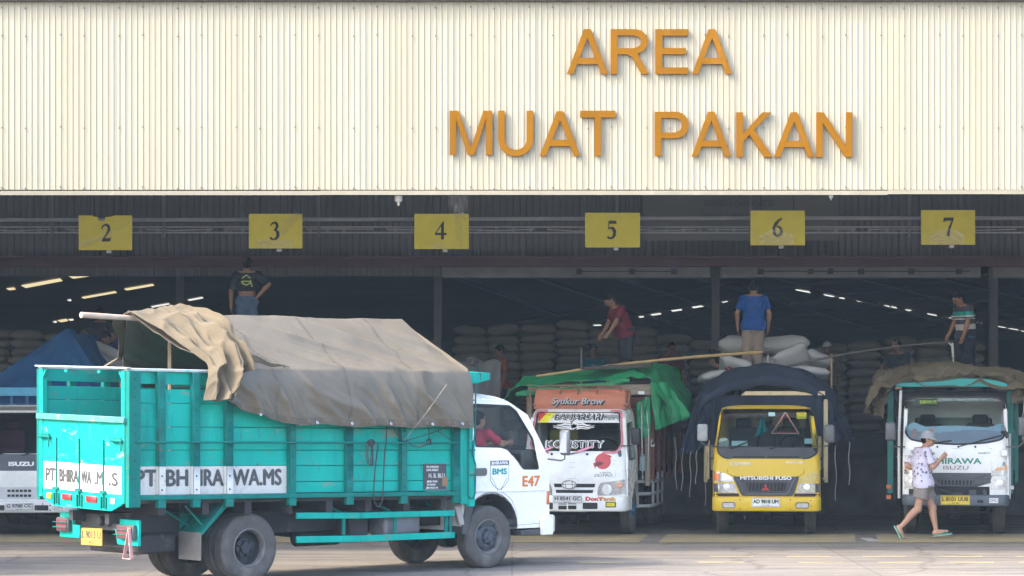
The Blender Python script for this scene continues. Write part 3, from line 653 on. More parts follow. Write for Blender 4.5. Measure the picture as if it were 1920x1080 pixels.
class Cab:
    def __init__(s, root, hw, prof, bow, rc, zb, zt, yb, paint, ws, door, win, crown=.05, arch=None, glass=None, name='cab', liner=None, rear_win=None):
        s.root = root; s.hw = hw; s.prof = prof; s.bow = bow; s.rc = rc; s.zb = zb; s.zt = zt; s.yb = yb; s.paint = paint
        liner = liner or m_dash
        H = lambda z: interp(hw, z)
        out = [(-H(z), z) for z in np.arange(zb, zt+.001, (zt-zb)/16)]+[(H(z), z) for z in np.arange(zt, zb-.001, -(zt-zb)/16)]
        ex = [f*H((zb+zt)/2) for f in (-.985, -.96, -.92, .92, .96, .985)]
        mb = MB(); mb.panel(out, [ws], lambda u, v: (u, s.F(u, v), v), .075, 0, ex)
        # sides
        for sd in (-1, 1):
            fr = [(s.F(H(z)*.9999, z), z) for z in np.linspace(zb, zt, 17)]
            o = fr+[(yb, zt), (yb, zb)]
            if arch:
                ya, za, ra = arch
                o += [(ya+ra*math.cos(R(a)), za+ra*math.sin(R(a))) for a in np.linspace(0, 180, 13) if za+ra*math.sin(R(a)) > zb-.001] if ya+ra < yb else [(yb, za)]+[(ya+ra*math.cos(R(a)), za+ra*math.sin(R(a))) for a in np.linspace(math.degrees(math.acos(min(1, (yb-ya)/ra))), 180, 13)]
            mb.panel(o, [door], lambda u, v: (sd*H(v), u, v), .12)
        # roof and back
        us = np.linspace(-1, 1, 17); ts = np.linspace(0, 1, 9)
        mb.grid(lambda u, t: (u*H(zt), s.F(u*H(zt), zt)*(1-t)+yb*t, zt+crown*(1-u**6)*math.sin(math.pi*min(1, t*1.0+.0))**.5), us, ts)
        bo = [(-H(z), z) for z in np.linspace(zb, zt, 9)]+[(H(z), z) for z in np.linspace(zt, zb, 9)]
        mb.panel(bo, [rear_win] if rear_win else [], lambda u, v: (u, yb, v), .2)
        s.cab = mb.build(name, paint, root, smooth=50)
        # floor, bulkhead lining
        mb = MB(); y0 = s.F(0, zb)+.12; mb.b2(-H(zb)+.05, H(zb)-.05, y0, yb-.03, zb+.05, zb+.12); mb.build('cab_floor', m_dash, root)
        zw0 = min(p[1] for p in ws); s.zw0 = zw0
        mb = MB(); yd = s.F(0, zw0)
        mb.b2(-H(zw0)+.07, H(zw0)-.07, yd+.06, yd+.40, zw0-.45, zw0+.015); mb.build('dashboard', m_dash, root, .03)
        if not rear_win:
            mb = MB(); mb.b2(-H(zt)+.06, H(zt)-.06, yb-.05, yb-.035, zb+.3, zt-.05); mb.build('cab_lining', liner, root)
        # windscreen and seal
        n = len(ws); ins = shrink(ws, .022)
        mb = MB(); mb.panel(ws, [], lambda u, v: (u, s.F(u, v)+.004, v), .1); mb.build('windscreen', glass or m_glass, root, smooth=60)
        mb = MB(); mb.add([(p[0], s.F(*p)-.005, p[1]) for p in shrink(ws, -.006)]+[(p[0], s.F(*p)-.005, p[1]) for p in ins]+[(p[0], s.F(*p)+.01, p[1]) for p in ins], [(i, (i+1) % n, n+(i+1) % n, n+i) for i in range(n)]+[(n+i, n+(i+1) % n, 2*n+(i+1) % n, 2*n+i) for i in range(n)])
        mb.build('windscreen_seal', m_rubber, root)
        # doors with window and handle
        for sd in (-1, 1):
            dp = shrink(door, .006)
            mb = MB(); mb.panel(dp, [win], lambda u, v: (sd*(H(v)+.004), u, v), .12)
            k = len(dp); mb.add([(sd*(H(v)+.004), u, v) for u, v in dp]+[(sd*(H(v)-.05), u, v) for u, v in dp], [(i, (i+1) % k, k+(i+1) % k, k+i) for i in range(k)])
            d = mb.build('door', paint, root, smooth=50)
            mb = MB(); mb.panel(win, [], lambda u, v: (sd*(H(v)-.004), u, v), .3); mb.build('window', glass or m_glass, d, smooth=0)
            wi = shrink(win, .018); k = len(win); mb = MB(); mb.add([(sd*(H(v)+.008), u, v) for u, v in shrink(win, -.004)]+[(sd*(H(v)+.008), u, v) for u, v in wi], [(i, (i+1) % k, k+(i+1) % k, k+i) for i in range(k)]); mb.build('window_seal', m_rubber, d)
        s.doors = [c for c in root.children if c.name.startswith('door')][-2:]
    def F(s, x, z):
        y = (interp(s.prof, z-.035)+interp(s.prof, z)*2+interp(s.prof, z+.035))/4
        h = interp(s.hw, z); y += s.bow*(x/h)**2; d = min(abs(x), h)-(h-s.rc)
        if d > 0: y += s.rc-math.sqrt(max(s.rc**2-d*d, 0))
        return y
    def S(s, x, z): return (x, s.F(x, z), z)
    def patch(s, name, poly, mat, off=.006, depth=.03, parent=None, bev=0, step=.08):
        mb = MB(); mb.panel(poly, [], lambda u, v: (u, s.F(u, v)-off, v), step)
        k = len(poly); mb.add([(u, s.F(u, v)-off, v) for u, v in poly]+[(u, s.F(u, v)-off+depth, v) for u, v in poly], [(i, (i+1) % k, k+(i+1) % k, k+i) for i in range(k)])
        return mb.build(name, mat, parent or s.root, smooth=45)
    def text(s, name, body, x, z, width, size, mat, off=.008, parent=None, **kw):
        return text(None, body, size, lambda u, v, d: (x+u, s.F(x+u, z+v)-off-d, z+v), name, mat, parent or s.root, width, **kw)
    def line(s, name, pts, mat, w=.008, off=.003):
        mb = MB(); mb.tube([(u, s.F(u, v)-off+w*.4, v) for u, v in pts], w/2, 5); return mb.build(name, mat, s.root)

def seat(root, x, y, z, w=.5, mat=None, h=.6):
    mb = MB(); mb.b2(x-w/2, x+w/2, y-.45, y+.05, z-.14, z); mb.box((x, y+.10, z+h*.48), (w*.92, .14, h), Matrix.Rotation(R(-10), 3, 'X')); mb.box((x, y+.18, z+h*1.08), (w*.5, .10, .17), Matrix.Rotation(R(-10), 3, 'X'))
    return mb.build('seat', mat or m_seat, root, .04, seg=2)
def steering(root, x, y, z, tilt=35):
    mb = MB(); c = Matrix.Rotation(R(tilt), 3, 'X'); mb.tube([Vector((x, y, z))+c @ Vector((.2*math.cos(a), 0, .2*math.sin(a))) for a in np.linspace(0, 2*math.pi, 25)[:-1]], .014, 6, closed=True)
    mb.bar(Vector((x, y, z))+c @ Vector((-.19, 0, 0)), Vector((x, y, z))+c @ Vector((.19, 0, 0)), .03, .02); mb.tube([(x, y, z), (x, y-.35, z-.35)], .025, 6)
    return mb.build('steering_wheel', m_rubber, root)
def wiper(root, cab, a, b, mat=None):
    mb = MB(); A, B = cab.S(*a), cab.S(*b); A = (A[0], A[1]-.03, A[2]); B = (B[0], B[1]-.02, B[2])
    mid = Vector(A).lerp(Vector(B), .45); mb.tube([A, mid+Vector((0, -.012, 0)), B], .009, 5)
    d = (Vector(B)-Vector(A)); mb.bar(mid, Vector(B)+d*.12, .012, .02); return mb.build('wiper', mat or m_rubber, root)
def mirror(root, c, w, h, arm, mat=None, tilt=0):
    mb = MB(); mb.box(c, (w, .07, h), Matrix.Rotation(R(tilt), 3, 'Z')); o = mb.build('mirror', mat or m_mirror, root, min(w, h)*.22, seg=3)
    mb = MB(); mb.b2(c[0]-w*.38, c[0]+w*.38, c[1]+.036, c[1]+.04, c[2]-h*.4, c[2]+h*.4); mb.build('mirror_glass', m_chrome, o)
    mb = MB(); mb.tube(arm, .012, 6); mb.build('mirror_arm', m_mirror, o); return o
def plate(root, fn, w, h, body, bg, ink, small=None, name='number_plate'):
    """fn(u, v, d) -> point on the thing"""
    mb = MB(); mb.prism(rrect(-w/2, w/2, -h/2, h/2, .012), fn, 0, .012); o = mb.build(name, bg, root, smooth=0)
    text(None, body, h*.62, lambda u, v, d: fn(u, v+(h*.10 if small else 0), .0125+d), 'plate_text', ink, o, w*.88, depth=.002, fat=.0035)
    if small: text(None, small, h*.24, lambda u, v, d: fn(u, v-h*.34, .0125+d), 'plate_text', ink, o, w*.24, depth=.002)
    mb = MB()
    b0 = rrect(-w/2+.008, w/2-.008, -h/2+.008, h/2-.008, .01); b1 = shrink(b0, .005); k = len(b0)
    mb.add([fn(u, v, .0135) for u, v in b0]+[fn(u, v, .0135) for u, v in b1], [(i, (i+1) % k, k+(i+1) % k, k+i) for i in range(k)]); mb.build('plate_border', ink, o, smooth=0)
    return o
def bumper(root, hb, z0, z1, y0, wrap, mat, bow=.05, rc=.10, r=.03, name='bumper', depth=.09):
    pts = []
    for u in np.linspace(-1, 1, 33):
        x = u*hb; d = max(0, abs(x)-(hb-rc)); pts.append((x, y0+bow*u*u+(rc-math.sqrt(max(rc*rc-d*d, 0)))))
    pts = [(-hb, pts[0][1]+wrap)]+pts+[(hb, pts[-1][1]+wrap)]
    mb = MB(); sec = [(depth, z0), (r, z0), (r*.3, z0+r*.3), (0, z0+r), (0, z1-r), (r*.3, z1-r*.3), (r, z1), (depth, z1)]
    def f(i, j):
        i = int(i); x, y = pts[i]; o, z = sec[int(j)]
        a, b = Vector(pts[max(i-1, 0)]), Vector(pts[min(i+1, len(pts)-1)]); t = (b-a).normalized(); return (x-t.y*o, y+t.x*o, z)
    mb.grid(f, range(len(pts)), range(len(sec))); o = mb.build(name, mat, root, smooth=50)
    def G(x, z):
        xs = [p[0] for p in pts[1:-1]]; return float(np.interp(x, xs, [p[1] for p in pts[1:-1]]))
    o2 = lambda u, v, d: (u, G(u, v)-.001-d, v)
    return o, o2
def chassis(root, y0, y1, xw=.36, z=.62, axles=()):
    mb = MB()
    for s_ in (-1, 1): mb.b2(s_*xw-.035, s_*xw+.035, y0, y1, z-.1, z+.1)
    y = y0+.1
    while y < y1: mb.b2(-xw+.036, xw-.036, y-.04, y+.04, z-.06, z+.06); y += .8
    for ya, r_ in axles: mb.tube([(-.72, ya, r_), (.72, ya, r_)], .06, 8); mb.lathe([(.0, -.16), (.17, -.08), (.18, .08), (0, .16)], (0, ya, r_), 'x', 12)
    return mb.build('chassis', m_under, root, smooth=30)
def bed(root, hw_, y0, y1, zf, zt, mat, post=None, headz=None, posts=5):
    mb = MB(); mb.b2(-hw_, hw_, y0, y1, zf-.12, zf); mb.build('bed_floor', m_under, root)
    for s_ in (-1, 1):
        mb = MB(); n = 5; hh = (zt-zf)/n
        for k in range(n): mb.b2(s_*(hw_-.03), s_*hw_, y0+.06, y1, zf+.004+k*hh, zf+(k+1)*hh-.012)
        mb.build('side_board', mat, root, .004)
    for s_ in (-1, 1):
        for k in range(posts):
            y = y0+.1+(y1-y0-.2)*k/(posts-1); mb = MB(); mb.b2(s_*(hw_+.001), s_*(hw_+.06), y-.04, y+.04, zf-.2, zt); mb.build('side_post', post or mat, root, .004)
    mb = MB(); hz_ = headz or zt
    for k in range(6): mb.b2(-hw_+.05, hw_-.05, y0, y0+.05, zf+.004+k*(hz_-zf)/6, zf+(k+1)*(hz_-zf)/6-.012)
    mb.build('headboard', mat, root, .004)
    mb = MB(); mb.b2(-hw_+.05, hw_-.05, y1-.06, y1-.02, zf+.005, zf+.6); mb.build('tailgate', mat, root, .004)
def cloth(name, base, us, vs, disp, mat, parent, thick=.012, smooth=70):
    """a sheet laid on base(u, v) with folds disp(u, v) along its normal"""
    def f(u, v):
        e = 1e-3; p = Vector(base(u, v)); n = (Vector(base(u+e, v))-p).cross(Vector(base(u, v+e))-p)
        n = n.normalized() if n.length > 1e-12 else Vector((0, 0, 1)); return p+n*disp(u, v)
    mb = MB(); mb.grid(f, us, vs, 0, thick); return mb.build(name, mat, parent, smooth=smooth)
# ------------------------------------------------------------------ the teal truck crossing in front
TH = R(42.4); PHI = R(90)+TH
tt = thing('teal_cargo_truck', 'teal wooden bed cargo truck with white cab passing in front of the bays', 'truck', (-.84, 35.19, 0), PHI, group='cargo trucks')
def nside(px, py, xp=-.92):
    """photo position of a feature on the near side -> (y, z) on that side of the truck"""
    c, s = math.cos(PHI), math.sin(PHI); r = (px-960)/5000
    X0, Y0 = -.84+c*xp, 35.19+s*xp; y = (X0-r*Y0)/(s+r*c)
    return y, 2.32+(730-py)/5000*(Y0+c*y)
TILT = Matrix(((1, 0, 0, 0), (0, 1, 0, 0), (.02, .0155, 1, -.0155*5.65+.02*.92), (0, 0, 0, 1)))
def bz(y, z): return z-.0155*(y-5.65)            # measured height -> height before the bed's rake
CHIP = [((.0, .235, .20), .42, 1.7, (1.6, 1.6, .22)), ((.01, .42, .36), .30, 2.6, (1, 1, .5)), ((.26, .21, .16), .24, 2.6, (1, .8, 2.6)), ((.24, .10, .04), .14, 5, (1, 1, 1.6)), ((.05, .10, .095), .22, 6, (2.5, 2.5, .35)), ((.09, .07, .05), .12, 13, (1, 1, 1))]
m_teal = M('teal paint', (.0, .345, .285), .6, spec=.15, var=.10, vs=2.2, dirt=CHIP, bump=.1, bs=8)
m_teal2 = M('teal paint frame', (.001, .150, .130), .6, spec=.15, var=.16, vs=5, dirt=[((.04, .08, .08), .32, 5, (1, 1, .6)), ((.2, .09, .04), .16, 9, (1, 1, 1)), ((.0, .27, .23), .14, 2, (1, 1, .4))])
m_bandw = M('white band paint', (.52, .52, .50), .55, var=.06, vs=5, dirt=[((.36, .35, .32), .34, 5, (1, 1, 1)), ((.16, .16, .15), .15, 12, (1, 1, 1))])
m_bandr = M('white tailgate paint', (.62, .61, .58), .5, var=.04, vs=4, dirt=((.5, .46, .42), .16, 8, (2, 1, .5)))
m_worn_edge = M('worn rail', (.05, .22, .195), .6, var=.25, vs=6, dirt=[((.38, .16, .06), .32, 7, (1, 1, 1)), ((.02, .38, .36), .35, 3, (1, 1, 1))])
m_stencil = M('stencil ink', (.055, .06, .065), .6, var=.3, vs=20)
B = lambda: MB(TILT)
YR, YF, XN = 5.71, .54, .92
stakes = (5.24, 4.75, 4.27, 3.33, 2.44, 1.57, .70)
# side walls: planks as one part per side, slot near the top at the rear
def side(sx, name):
    mb = B(); zs = [1.10, 1.235, 1.43, 1.62, 1.89, 2.165, 2.33]
    for k in range(6):
        mb.b2(sx*(XN-.045), sx*(XN-.02), YF+.02, YR-.03, zs[k]+.004, zs[k+1]-.004, 0)
    mb.b2(sx*(XN-.045), sx*(XN-.02), YF+.02, 4.05, 2.334, 2.53); mb.b2(sx*(XN-.045), sx*(XN-.02), 4.05, YR-.03, 2.385, 2.53)
    return mb.build(name, m_teal, tt, .003)
side(-1, 'side_board'); side(1, 'side_board')
# pressed panel frames between the stakes (front half, bright panels)
for s_ in (-1, 1): mb = B(); mb.b2(s_*XN, s_*(XN+.055), YF+.1, YR, 1.043, 1.098); mb.build('bottom_rail', m_teal2, tt, .006)
for s_ in (-1, 1): mb = B(); mb.b2(s_*(XN-.055), s_*(XN+.03), YF+.05, YR, 2.532, 2.566); mb.build('top_rail', M('pale worn rail', (.40, .46, .46), .5, var=.2, vs=6, dirt=((.02, .38, .36), .3, 4, (1, 1, 1))), tt, .006)
for s_ in (-1, 1):
    for y in stakes:
        mb = B(); x0, x1 = s_*(XN-.018), s_*(XN+.05)
        mb.b2(x0, x1, y-.055, y+.055, .95, 1.10); mb.b2(x0, x1, y-.05, y+.05, 1.10, 1.43, 1 if y > 3.4 and s_ < 0 else 0); mb.b2(x0, x1, y-.05, y+.05, 1.43, 2.53)
        for z in (1.16, 1.32, 1.55, 1.72, 1.86, 1.95, 2.1, 2.26, 2.42): mb.lathe([(.013, 0), (.012, s_*.012), (0, s_*.013)], (x1, y+.008, z), 'x', 8, 2)
        mb.build('stake', [m_teal2, m_bandw, m_under], tt, .006)
    mb = B(); mb.b2(s_*(XN-.018), s_*(XN+.06), YR-.16, YR+.0, .96, 2.53); mb.b2(s_*(XN-.09), s_*(XN-.02), YR-.06, YR+.01, 1.0, 2.53, 1)
    mb.box((s_*(XN-.075), YR-.02, 2.43), (.03, .05, .22), Matrix.Rotation(R(-35*s_), 3, 'Y'), 1)
    for k in range(14): mb.lathe([(.012, 0), (.011, s_*.01), (0, s_*.011)], (s_*(XN+.06), YR-.08, 1.08+k*.105), 'x', 8, 2)
    mb.build('corner_post', [m_teal2, m_teal, m_under], tt, .006)
    mb = B(); mb.b2(s_*(XN-.02), s_*(XN+.06), YF-.02, YF+.10, .93, 2.5); mb.b2(s_*(XN-.02), s_*(XN+.065), YF-.14, YF-.024, .90, 1.75); mb.b2(s_*(XN-.05), s_*(XN+.05), YF-.12, YF-.024, 1.754, 2.38); mb.build('front_post', m_teal, tt, .008)
    mb = B(); mb.prism([(YF-.02, .90), (YF+.1, .90), (YF+.02, .66), (YF-.06, .66)], lambda u, v, d: (s_*(XN-.05)+d, u, v), 0, .06); mb.build('mud_bracket', M('dusty steel', (.33, .31, .29), .7, var=.2), tt, .006)
    mb = B(); mb.tube([(s_*(XN+.075), YR-.1, 1.715), (s_*(XN+.07), YF+.18, 1.715)], .013, 8); mb.build('side_rail', m_teal2, tt)
# header box over the cab
y0h, z0h = nside(873, 722, -.92); mb = B()
for (a, b, c, d) in ((YF+.04, YF-.42, 2.385, 2.555),):
    prof_ = [(a, c), (a, d), (b, d-.02), (b, c+.06), (b+.22, c+.01)]
    mb.prism(prof_, lambda u, v, dd: (-.97+dd, u, bz(u, v)), 0, 1.94)
mb.build('header_box', m_teal, tt, .012)
mb = B(); mb.b2(-.86, .86, YF-.02, YF+.03, 1.1, 2.53); mb.build('headboard', m_teal, tt, .004)
mb = B(); mb.b2(-.9, .9, YF, YR-.02, 1.0, 1.06); mb.build('bed_floor', m_under, tt)
mb = B()
for k in range(8): y = YF+.3+k*.62; mb.b2(-.88, .88, y-.05, y+.05, .86, .998)
mb.b2(-.42, -.34, YF, YR-.1, .74, .858); mb.b2(.34, .42, YF, YR-.1, .74, .858); mb.build('bed_bearers', m_under, tt)
# white band and stencilled name on the near side
xs_ = -(XN-.018)
mb = B()
for a, b in zip([YR-.165]+[s-.05 for s in stakes[:4]], [s+.05 for s in stakes[:4]]+[3.25]):
    if a-b > .1 and b > 3.2: mb.b2(xs_-.004, xs_+.001, b+.001, a-.001, 1.10, 1.43)
mb.build('name_band', m_bandw, tt, smooth=0)
sf = lambda y0, z0: (lambda u, v, d: TILT @ Vector((xs_-.006-d, y0-u, z0+v)))
for body, px, wd in (('PT', 275, .30), ('BH', 333, .30), ('IRA', 398, .33), ('WA.MS', 483, .72)):
    y, z = nside(px, 897); text(None, body, .27, sf(y, 1.285), 'name_text', m_stencil, tt, wd, depth=.002, fat=.011)
# small sideways gaps of the stencil letters are left to the font; notice plate near the front
y1, z1 = nside(795, 870); y2, z2 = nside(838, 917)
mb = B(); mb.b2(xs_-.006, xs_, y2, y1, bz(y2, z2), bz(y1, z1)); npl = mb.build('notice_plate', M('black notice plate', (.035, .04, .05), .45, var=.3, vs=20), tt, smooth=0)
zc = bz(y1, (z1+z2)/2); ym = (y1+y2)/2
for k, (tx, h_, wd, oz, oy) in enumerate((('NO. 8 MUATAN', .035, .20, .125, .04), ('DAYA ANGKUT', .035, .20, .085, .04), ('H. B. BLU', .075, .27, .012, -.03), ('JBB KG', .03, .18, -.06, .05), ('KG ORANG', .03, .14, -.10, .06), ('JBI KG M', .03, .2, -.14, .05))):
    text(None, tx, h_, (lambda oz, oy: (lambda u, v, d: TILT @ Vector((xs_-.0065-d, ym+oy-u, zc+oz+v))))(oz, oy), 'notice_text', m_bandw, npl, wd, depth=.001, bold=.002)
mb = B(); mb.b2(xs_-.008, xs_-.0062, y2-.02, y2+.07, zc-.12, zc-.0); mb.build('brown_patch', M('brown paint', (.25, .14, .08), .6), npl, smooth=0)
# tailgate
mb = B(); mb.b2(-.83, .83, YR-.03, YR+.0, 1.43, 1.93); mb.b2(-.83, .83, YR-.03, YR+.0, 1.10, 1.4295, 1)
mb.prism([(-.83, 1.0995), (.83, 1.0995), (.83, .985), (.60, .90), (-.60, .90), (-.83, .985)], lambda u, v, d: (u, YR-.03+d, v), 0, .03)
tg = mb.build('tailgate', [m_teal, m_bandr], tt, .003)
mb = B(); mb.b2(-.93, .93, YR-.02, YR+.045, 1.925, 2.0); mb.build('tailgate_rail', m_worn_edge, tg, .008)
tf = lambda x0, z0: (lambda u, v, d: TILT @ Vector((x0-u, YR+.001+d, z0+v)))
for body, x, wd in (('PT', .67, .19), ('BHIRA', .27, .40), ('WA', -.10, .20), ('.M', -.36, .17), ('.S', -.66, .18)): text(None, body, .215, tf(x, 1.265), 'name_text', m_stencil, tg, wd, depth=.003, fat=.009)
for x in (.53, .04, -.47):
    mb = B(); mb.tube([(x, YR+.012, .93), (x, YR+.012, 1.72)], .009, 6); mb.box((x, YR+.02, 1.115), (.11, .03, .03)); mb.box((x-.05, YR+.012, .99), (.02, .015, .14)); mb.box((x+.05, YR+.012, .99), (.02, .015, .14)); mb.build('hinge', m_teal2, tg)
for x, m_, w_ in ((.68, M('amber reflector', (.8, .42, .03), .3), .10), (.30, m_redlens, .20), (-.22, m_redlens, .22), (-.66, M('pale lamp', (.75, .45, .42), .3), .09)):
    mb = B(); mb.b2(x-w_/2, x+w_/2, YR+.001, YR+.022, .985, 1.055); mb.build('reflector', m_, tg, .01, seg=2)
for x in (.76, -.76):
    mb = B(); mb.b2(x-.08, x+.08, YR+.001, YR+.03, 1.69, 1.76); mb.tube([(x-.12, YR+.03, 1.72), (x+.1, YR+.045, 1.725)], .02, 8); mb.tube([(x-.09, YR+.03, 1.76), (x-.11, YR+.04, 1.6)], .012, 6); mb.build('latch', m_teal2, tg, .006)
mb = B(); mb.b2(-.98, .98, YR-.03, YR+.03, 2.553, 2.575); mb.build('rear_top_bar', M('pale bar', (.34, .38, .37), .5, var=.2, vs=6), tt, .006)
mb = B()
for x in (.35, -.35): mb.b2(x-.03, x+.03, YR-.012, YR-.004, 2.50, 2.531)
mb.build('bar_tabs', m_teal, tt)
# rear lamps, bumper, number plate
yb_ = 5.44
mb = MB(); mb.prism([(-.83, .80), (-.83, .50), (-.40, .50), (-.34, .68), (-.44, .68), (-.44, .80)], lambda u, v, d: (u, yb_+d, v+.012*(u+.83)), 0, .04)
mb.build('rear_bumper', m_teal, tt, .006); mb = MB(); mb.prism([(.83, .84), (.83, .545), (.40, .545), (.40, .70), (.54, .70), (.54, .84)], lambda u, v, d: (u, yb_+d, v), 0, .04); mb.build('rear_bumper', m_teal, tt, .006)
for x in (-.635, .69):
    mb = MB(); z = .66 if x < 0 else .70; w_ = .17 if x < 0 else .13; mb.b2(x-w_, x+w_, yb_+.041, yb_+.10, z-.085, z+.085); o = mb.build('tail_lamp', M('lamp housing', (.06, .09, .095), .6), tt, .012)
    mb = MB(); mb.b2(x-w_+.02, x+w_-.02, yb_+.101, yb_+.112, z-.065, z+.065, 0); mb.b2(x-w_+.02, x-w_*.45, yb_+.1125, yb_+.116, z-.06, z+.06, 1) if x < 0 else None; mb.build('lens', [M('dull red lens', (.13, .03, .04), .5, var=.3, vs=20), m_amber], o, .004)
    mb = MB(); [mb.tube([(x-w_-.02, yb_+.13, z+q), (x+w_+.02, yb_+.13, z+q)], .006, 5) for q in (-.03, .03)]; mb.build('lamp_guard', m_teal2, o)
plate(tt, lambda u, v, d: (.12-u, yb_+.045+d, .575+v+.01*u), .44, .20, 'L 9013 U', M('faded orange plate', (.50, .31, .05), .5, var=.15, vs=12), m_stencil, '09 26')
mb = MB(); mb.b2(-.42, .42, yb_-.05, yb_-.005, .66, .84); mb.lathe([(.05, -.05), (.06, 0), (.05, .03), (.02, .035)], (-.02, yb_+.02, .77), 'y', 14); mb.lathe([(.05, -.05), (.055, 0), (.02, .02)], (-.16, yb_+.02, .76), 'y', 12); mb.build('rear_crossmember', m_under, tt)
# chassis, wheels, fuel tank, side guard, mudguards
chassis(tt, -.75, 5.3, .38, .66, ((0, .41), (3.85, .42)))
wheel(tt, -.70, 0, .405, .22, -1); wheel(tt, .70, 0, .405, .22, 1)
for x, s_, st in ((-.70, -1, 'rear'), (-.47, -1, 'rear'), (.47, 1, 'rear'), (.70, 1, 'rear')): wheel(tt, x, 3.85, .415, .215, s_, st)
mb = MB(); mb.b2(-.80, -.46, 1.15, 1.75, .48, .78); mb.build('fuel_tank', M('tank grey', (.12, .125, .14), .5, var=.25, vs=6), tt, .05, seg=3)
mb = MB(); mb.b2(-.72, -.45, 1.95, 2.25, .45, .75); mb.build('battery_box', m_under, tt, .02)
mb = MB(); mb.tube([(.1, .4, .55), (.12, 2.4, .5), (.2, 3.2, .6)], .06, 8); mb.lathe([(.03, 0), (.11, .05), (.11, .7), (.03, .75)], (-.2, 2.0, .47), 'y', 12); mb.build('exhaust', m_under, tt)
mb = MB()
def sg_at(px, py): y, z = nside(px, py, -.88); return (-.88, y, z)
for (a, b, h_) in (((556, 967), (852, 962), .075), ((556, 1012), (852, 1003), .08)):
    A, Bp = Vector(sg_at(*a)), Vector(sg_at(*b)); mid1 = A.lerp(Bp, .4)+Vector((.03, 0, -.012)); mb.bar(A, mid1, .035, h_); mb.bar(mid1, Bp, .035, h_)
sgd = mb.build('side_guard', m_teal, tt, .005)
for px in (646, 742, 838, 846):
    mb = MB(); A = Vector(sg_at(px, 1003)); Bp = Vector(sg_at(px-(12 if px < 840 else 22), 945)); Bp.x = -.62; m1 = Vector(sg_at(px, 965)); mb.bar(A+Vector((.02, 0, 0)), m1+Vector((.02, 0, 0)), .04, .03); mb.bar(m1+Vector((.02, 0, 0)), Bp, .03, .03); mb.build('guard_strut', m_teal2, sgd, smooth=0)
for s_ in (-1, 1):
    mb = MB()
    mb.prism([(4.28, .98), (4.62, .62), (4.60, .60), (4.24, .92)], lambda u, v, d: (s_*(.42+d), u, v), 0, .45)
    mb.prism([(4.30, .98), (4.62, .98), (4.62, .64)], lambda u, v, d: (s_*(.42+d), u, v), 0, .02)
    mb.build('rear_mudguard', m_teal2, tt, .004)
    mb = MB(); mb.b2(s_*.42, s_*.86, 4.61, 4.625, .30, .63); mb.build('mud_flap', M('mud flap', (.17, .16, .155), .8, var=.2, vs=5), tt, smooth=0)
mb = MB(); mb.tube([(-.80, 4.80, .95), (-.80, 4.50, .66)], .012, 6); mb.tube([(-.60, 5.05, .95), (-.62, 4.62, .70)], .012, 6); mb.build('guard_stay', m_teal2, tt)
mb = MB(); mb.b2(-.52, .55, 4.72, 5.25, .38, .62); mb.build('spare_carrier', m_under, tt, .03)
# the white cab
pz = [(.46, -1.07), (.95, -1.10), (1.36, -1.09), (1.48, -1.03), (1.89, -.79), (2.08, -.62), (2.16, -.48), (2.19, -.38)]
ws_ = rpoly([(-.70, 1.50), (.70, 1.50), (.64, 2.10), (-.64, 2.10)], .10)
dq = lambda L: [nside(px, py, -.85) for px, py in L]
win_ = rpoly(dq([(893, 757), (963, 760), (975, 770), (1002, 822), (1010, 880), (981, 880), (952, 843), (940, 839), (893, 838)]), .03, 3)
yw = max(p[0] for p in win_)
door_ = [(yw+.05, 1.0), (yw+.05, 2.17), (-.36, 2.17), (-.70, 1.99), (-1.03, 1.40), (-1.05, .56), (-.46, .54), (-.46, .70), (-.36, .88), (-.2, .98)]
nc = Cab(tt, [(.46, .83), (1.4, .85), (2.19, .755), (2.3, .74)], pz, .05, .07, .50, 2.19, .50, m_white, ws_, door_, win_, .085, (0, .50, .47), glass=Mglass('clear cab glass', (.86, .88, .88), .35))
yl = (min(p[0] for p in win_), 0)
nd = nc.doors[0]
mb = MB(); a, b = nside(909, 873, -.85); mb.b2(-.858, -.872, a-.14, a+.10, b-.055, b+.055) if False else mb.prism(rrect(a-.03, a+.17, b-.13, b-.03, .04), lambda u, v, d: (-.857-d, u, v), 0, .012); mb.build('handle', m_mirror, nd, .006)
ncf = lambda y0, z0: (lambda u, v, d: (-interp(nc.hw, z0+v)-.0065-d, y0-u, z0+v))
y, z = nside(997, 903, -.86); text(None, 'E47', .19, ncf(y, z), 'door_number', M('orange red sticker', (.58, .16, .02), .5), nd, .30, depth=.001, fat=.007)
y0, z0 = nside(920, 864, -.86); y1, z1 = nside(955, 918, -.86); W_ = (y0-y1)/2; Hs = z0-z1; yc = (y0+y1)/2
sh = [(-W_, Hs), (W_, Hs), (W_, .33*Hs)]+[(W_*(1-t)**.75 if t < 1 else 0, .33*Hs*(1-t)**1.0*(1-.35*t)) for t in np.linspace(.2, 1, 6)]+[(-W_*(1-t)**.75, .33*Hs*(1-t)*(1-.35*t)) for t in np.linspace(1, .2, 6)][1:]+[(-W_, .33*Hs)]
fs_ = lambda u, v, d: (-interp(nc.hw, z1+v)-.0055-d, yc-u, z1+v)
mb = MB(); mb.panel(sh, [], lambda u, v: fs_(u, v, 0), 1, 0); s2 = shrink(sh, .008); mb.panel(s2, [], lambda u, v: fs_(u, v, .0008), 1, 1); mb.panel([(-W_+.004, Hs-.004), (W_-.004, Hs-.004), (W_-.004, Hs*.84), (-W_+.004, Hs*.84)], [], lambda u, v: fs_(u, v, .0016), 1, 0)
emb = mb.build('door_emblem', [m_stencil, m_white], nd, smooth=0)
text(None, 'BHIRAWA', .06, lambda u, v, d: fs_(u, v+Hs*.915, .002+d), 'emblem_text', m_white, emb, W_*1.75, depth=.001, fat=.003)
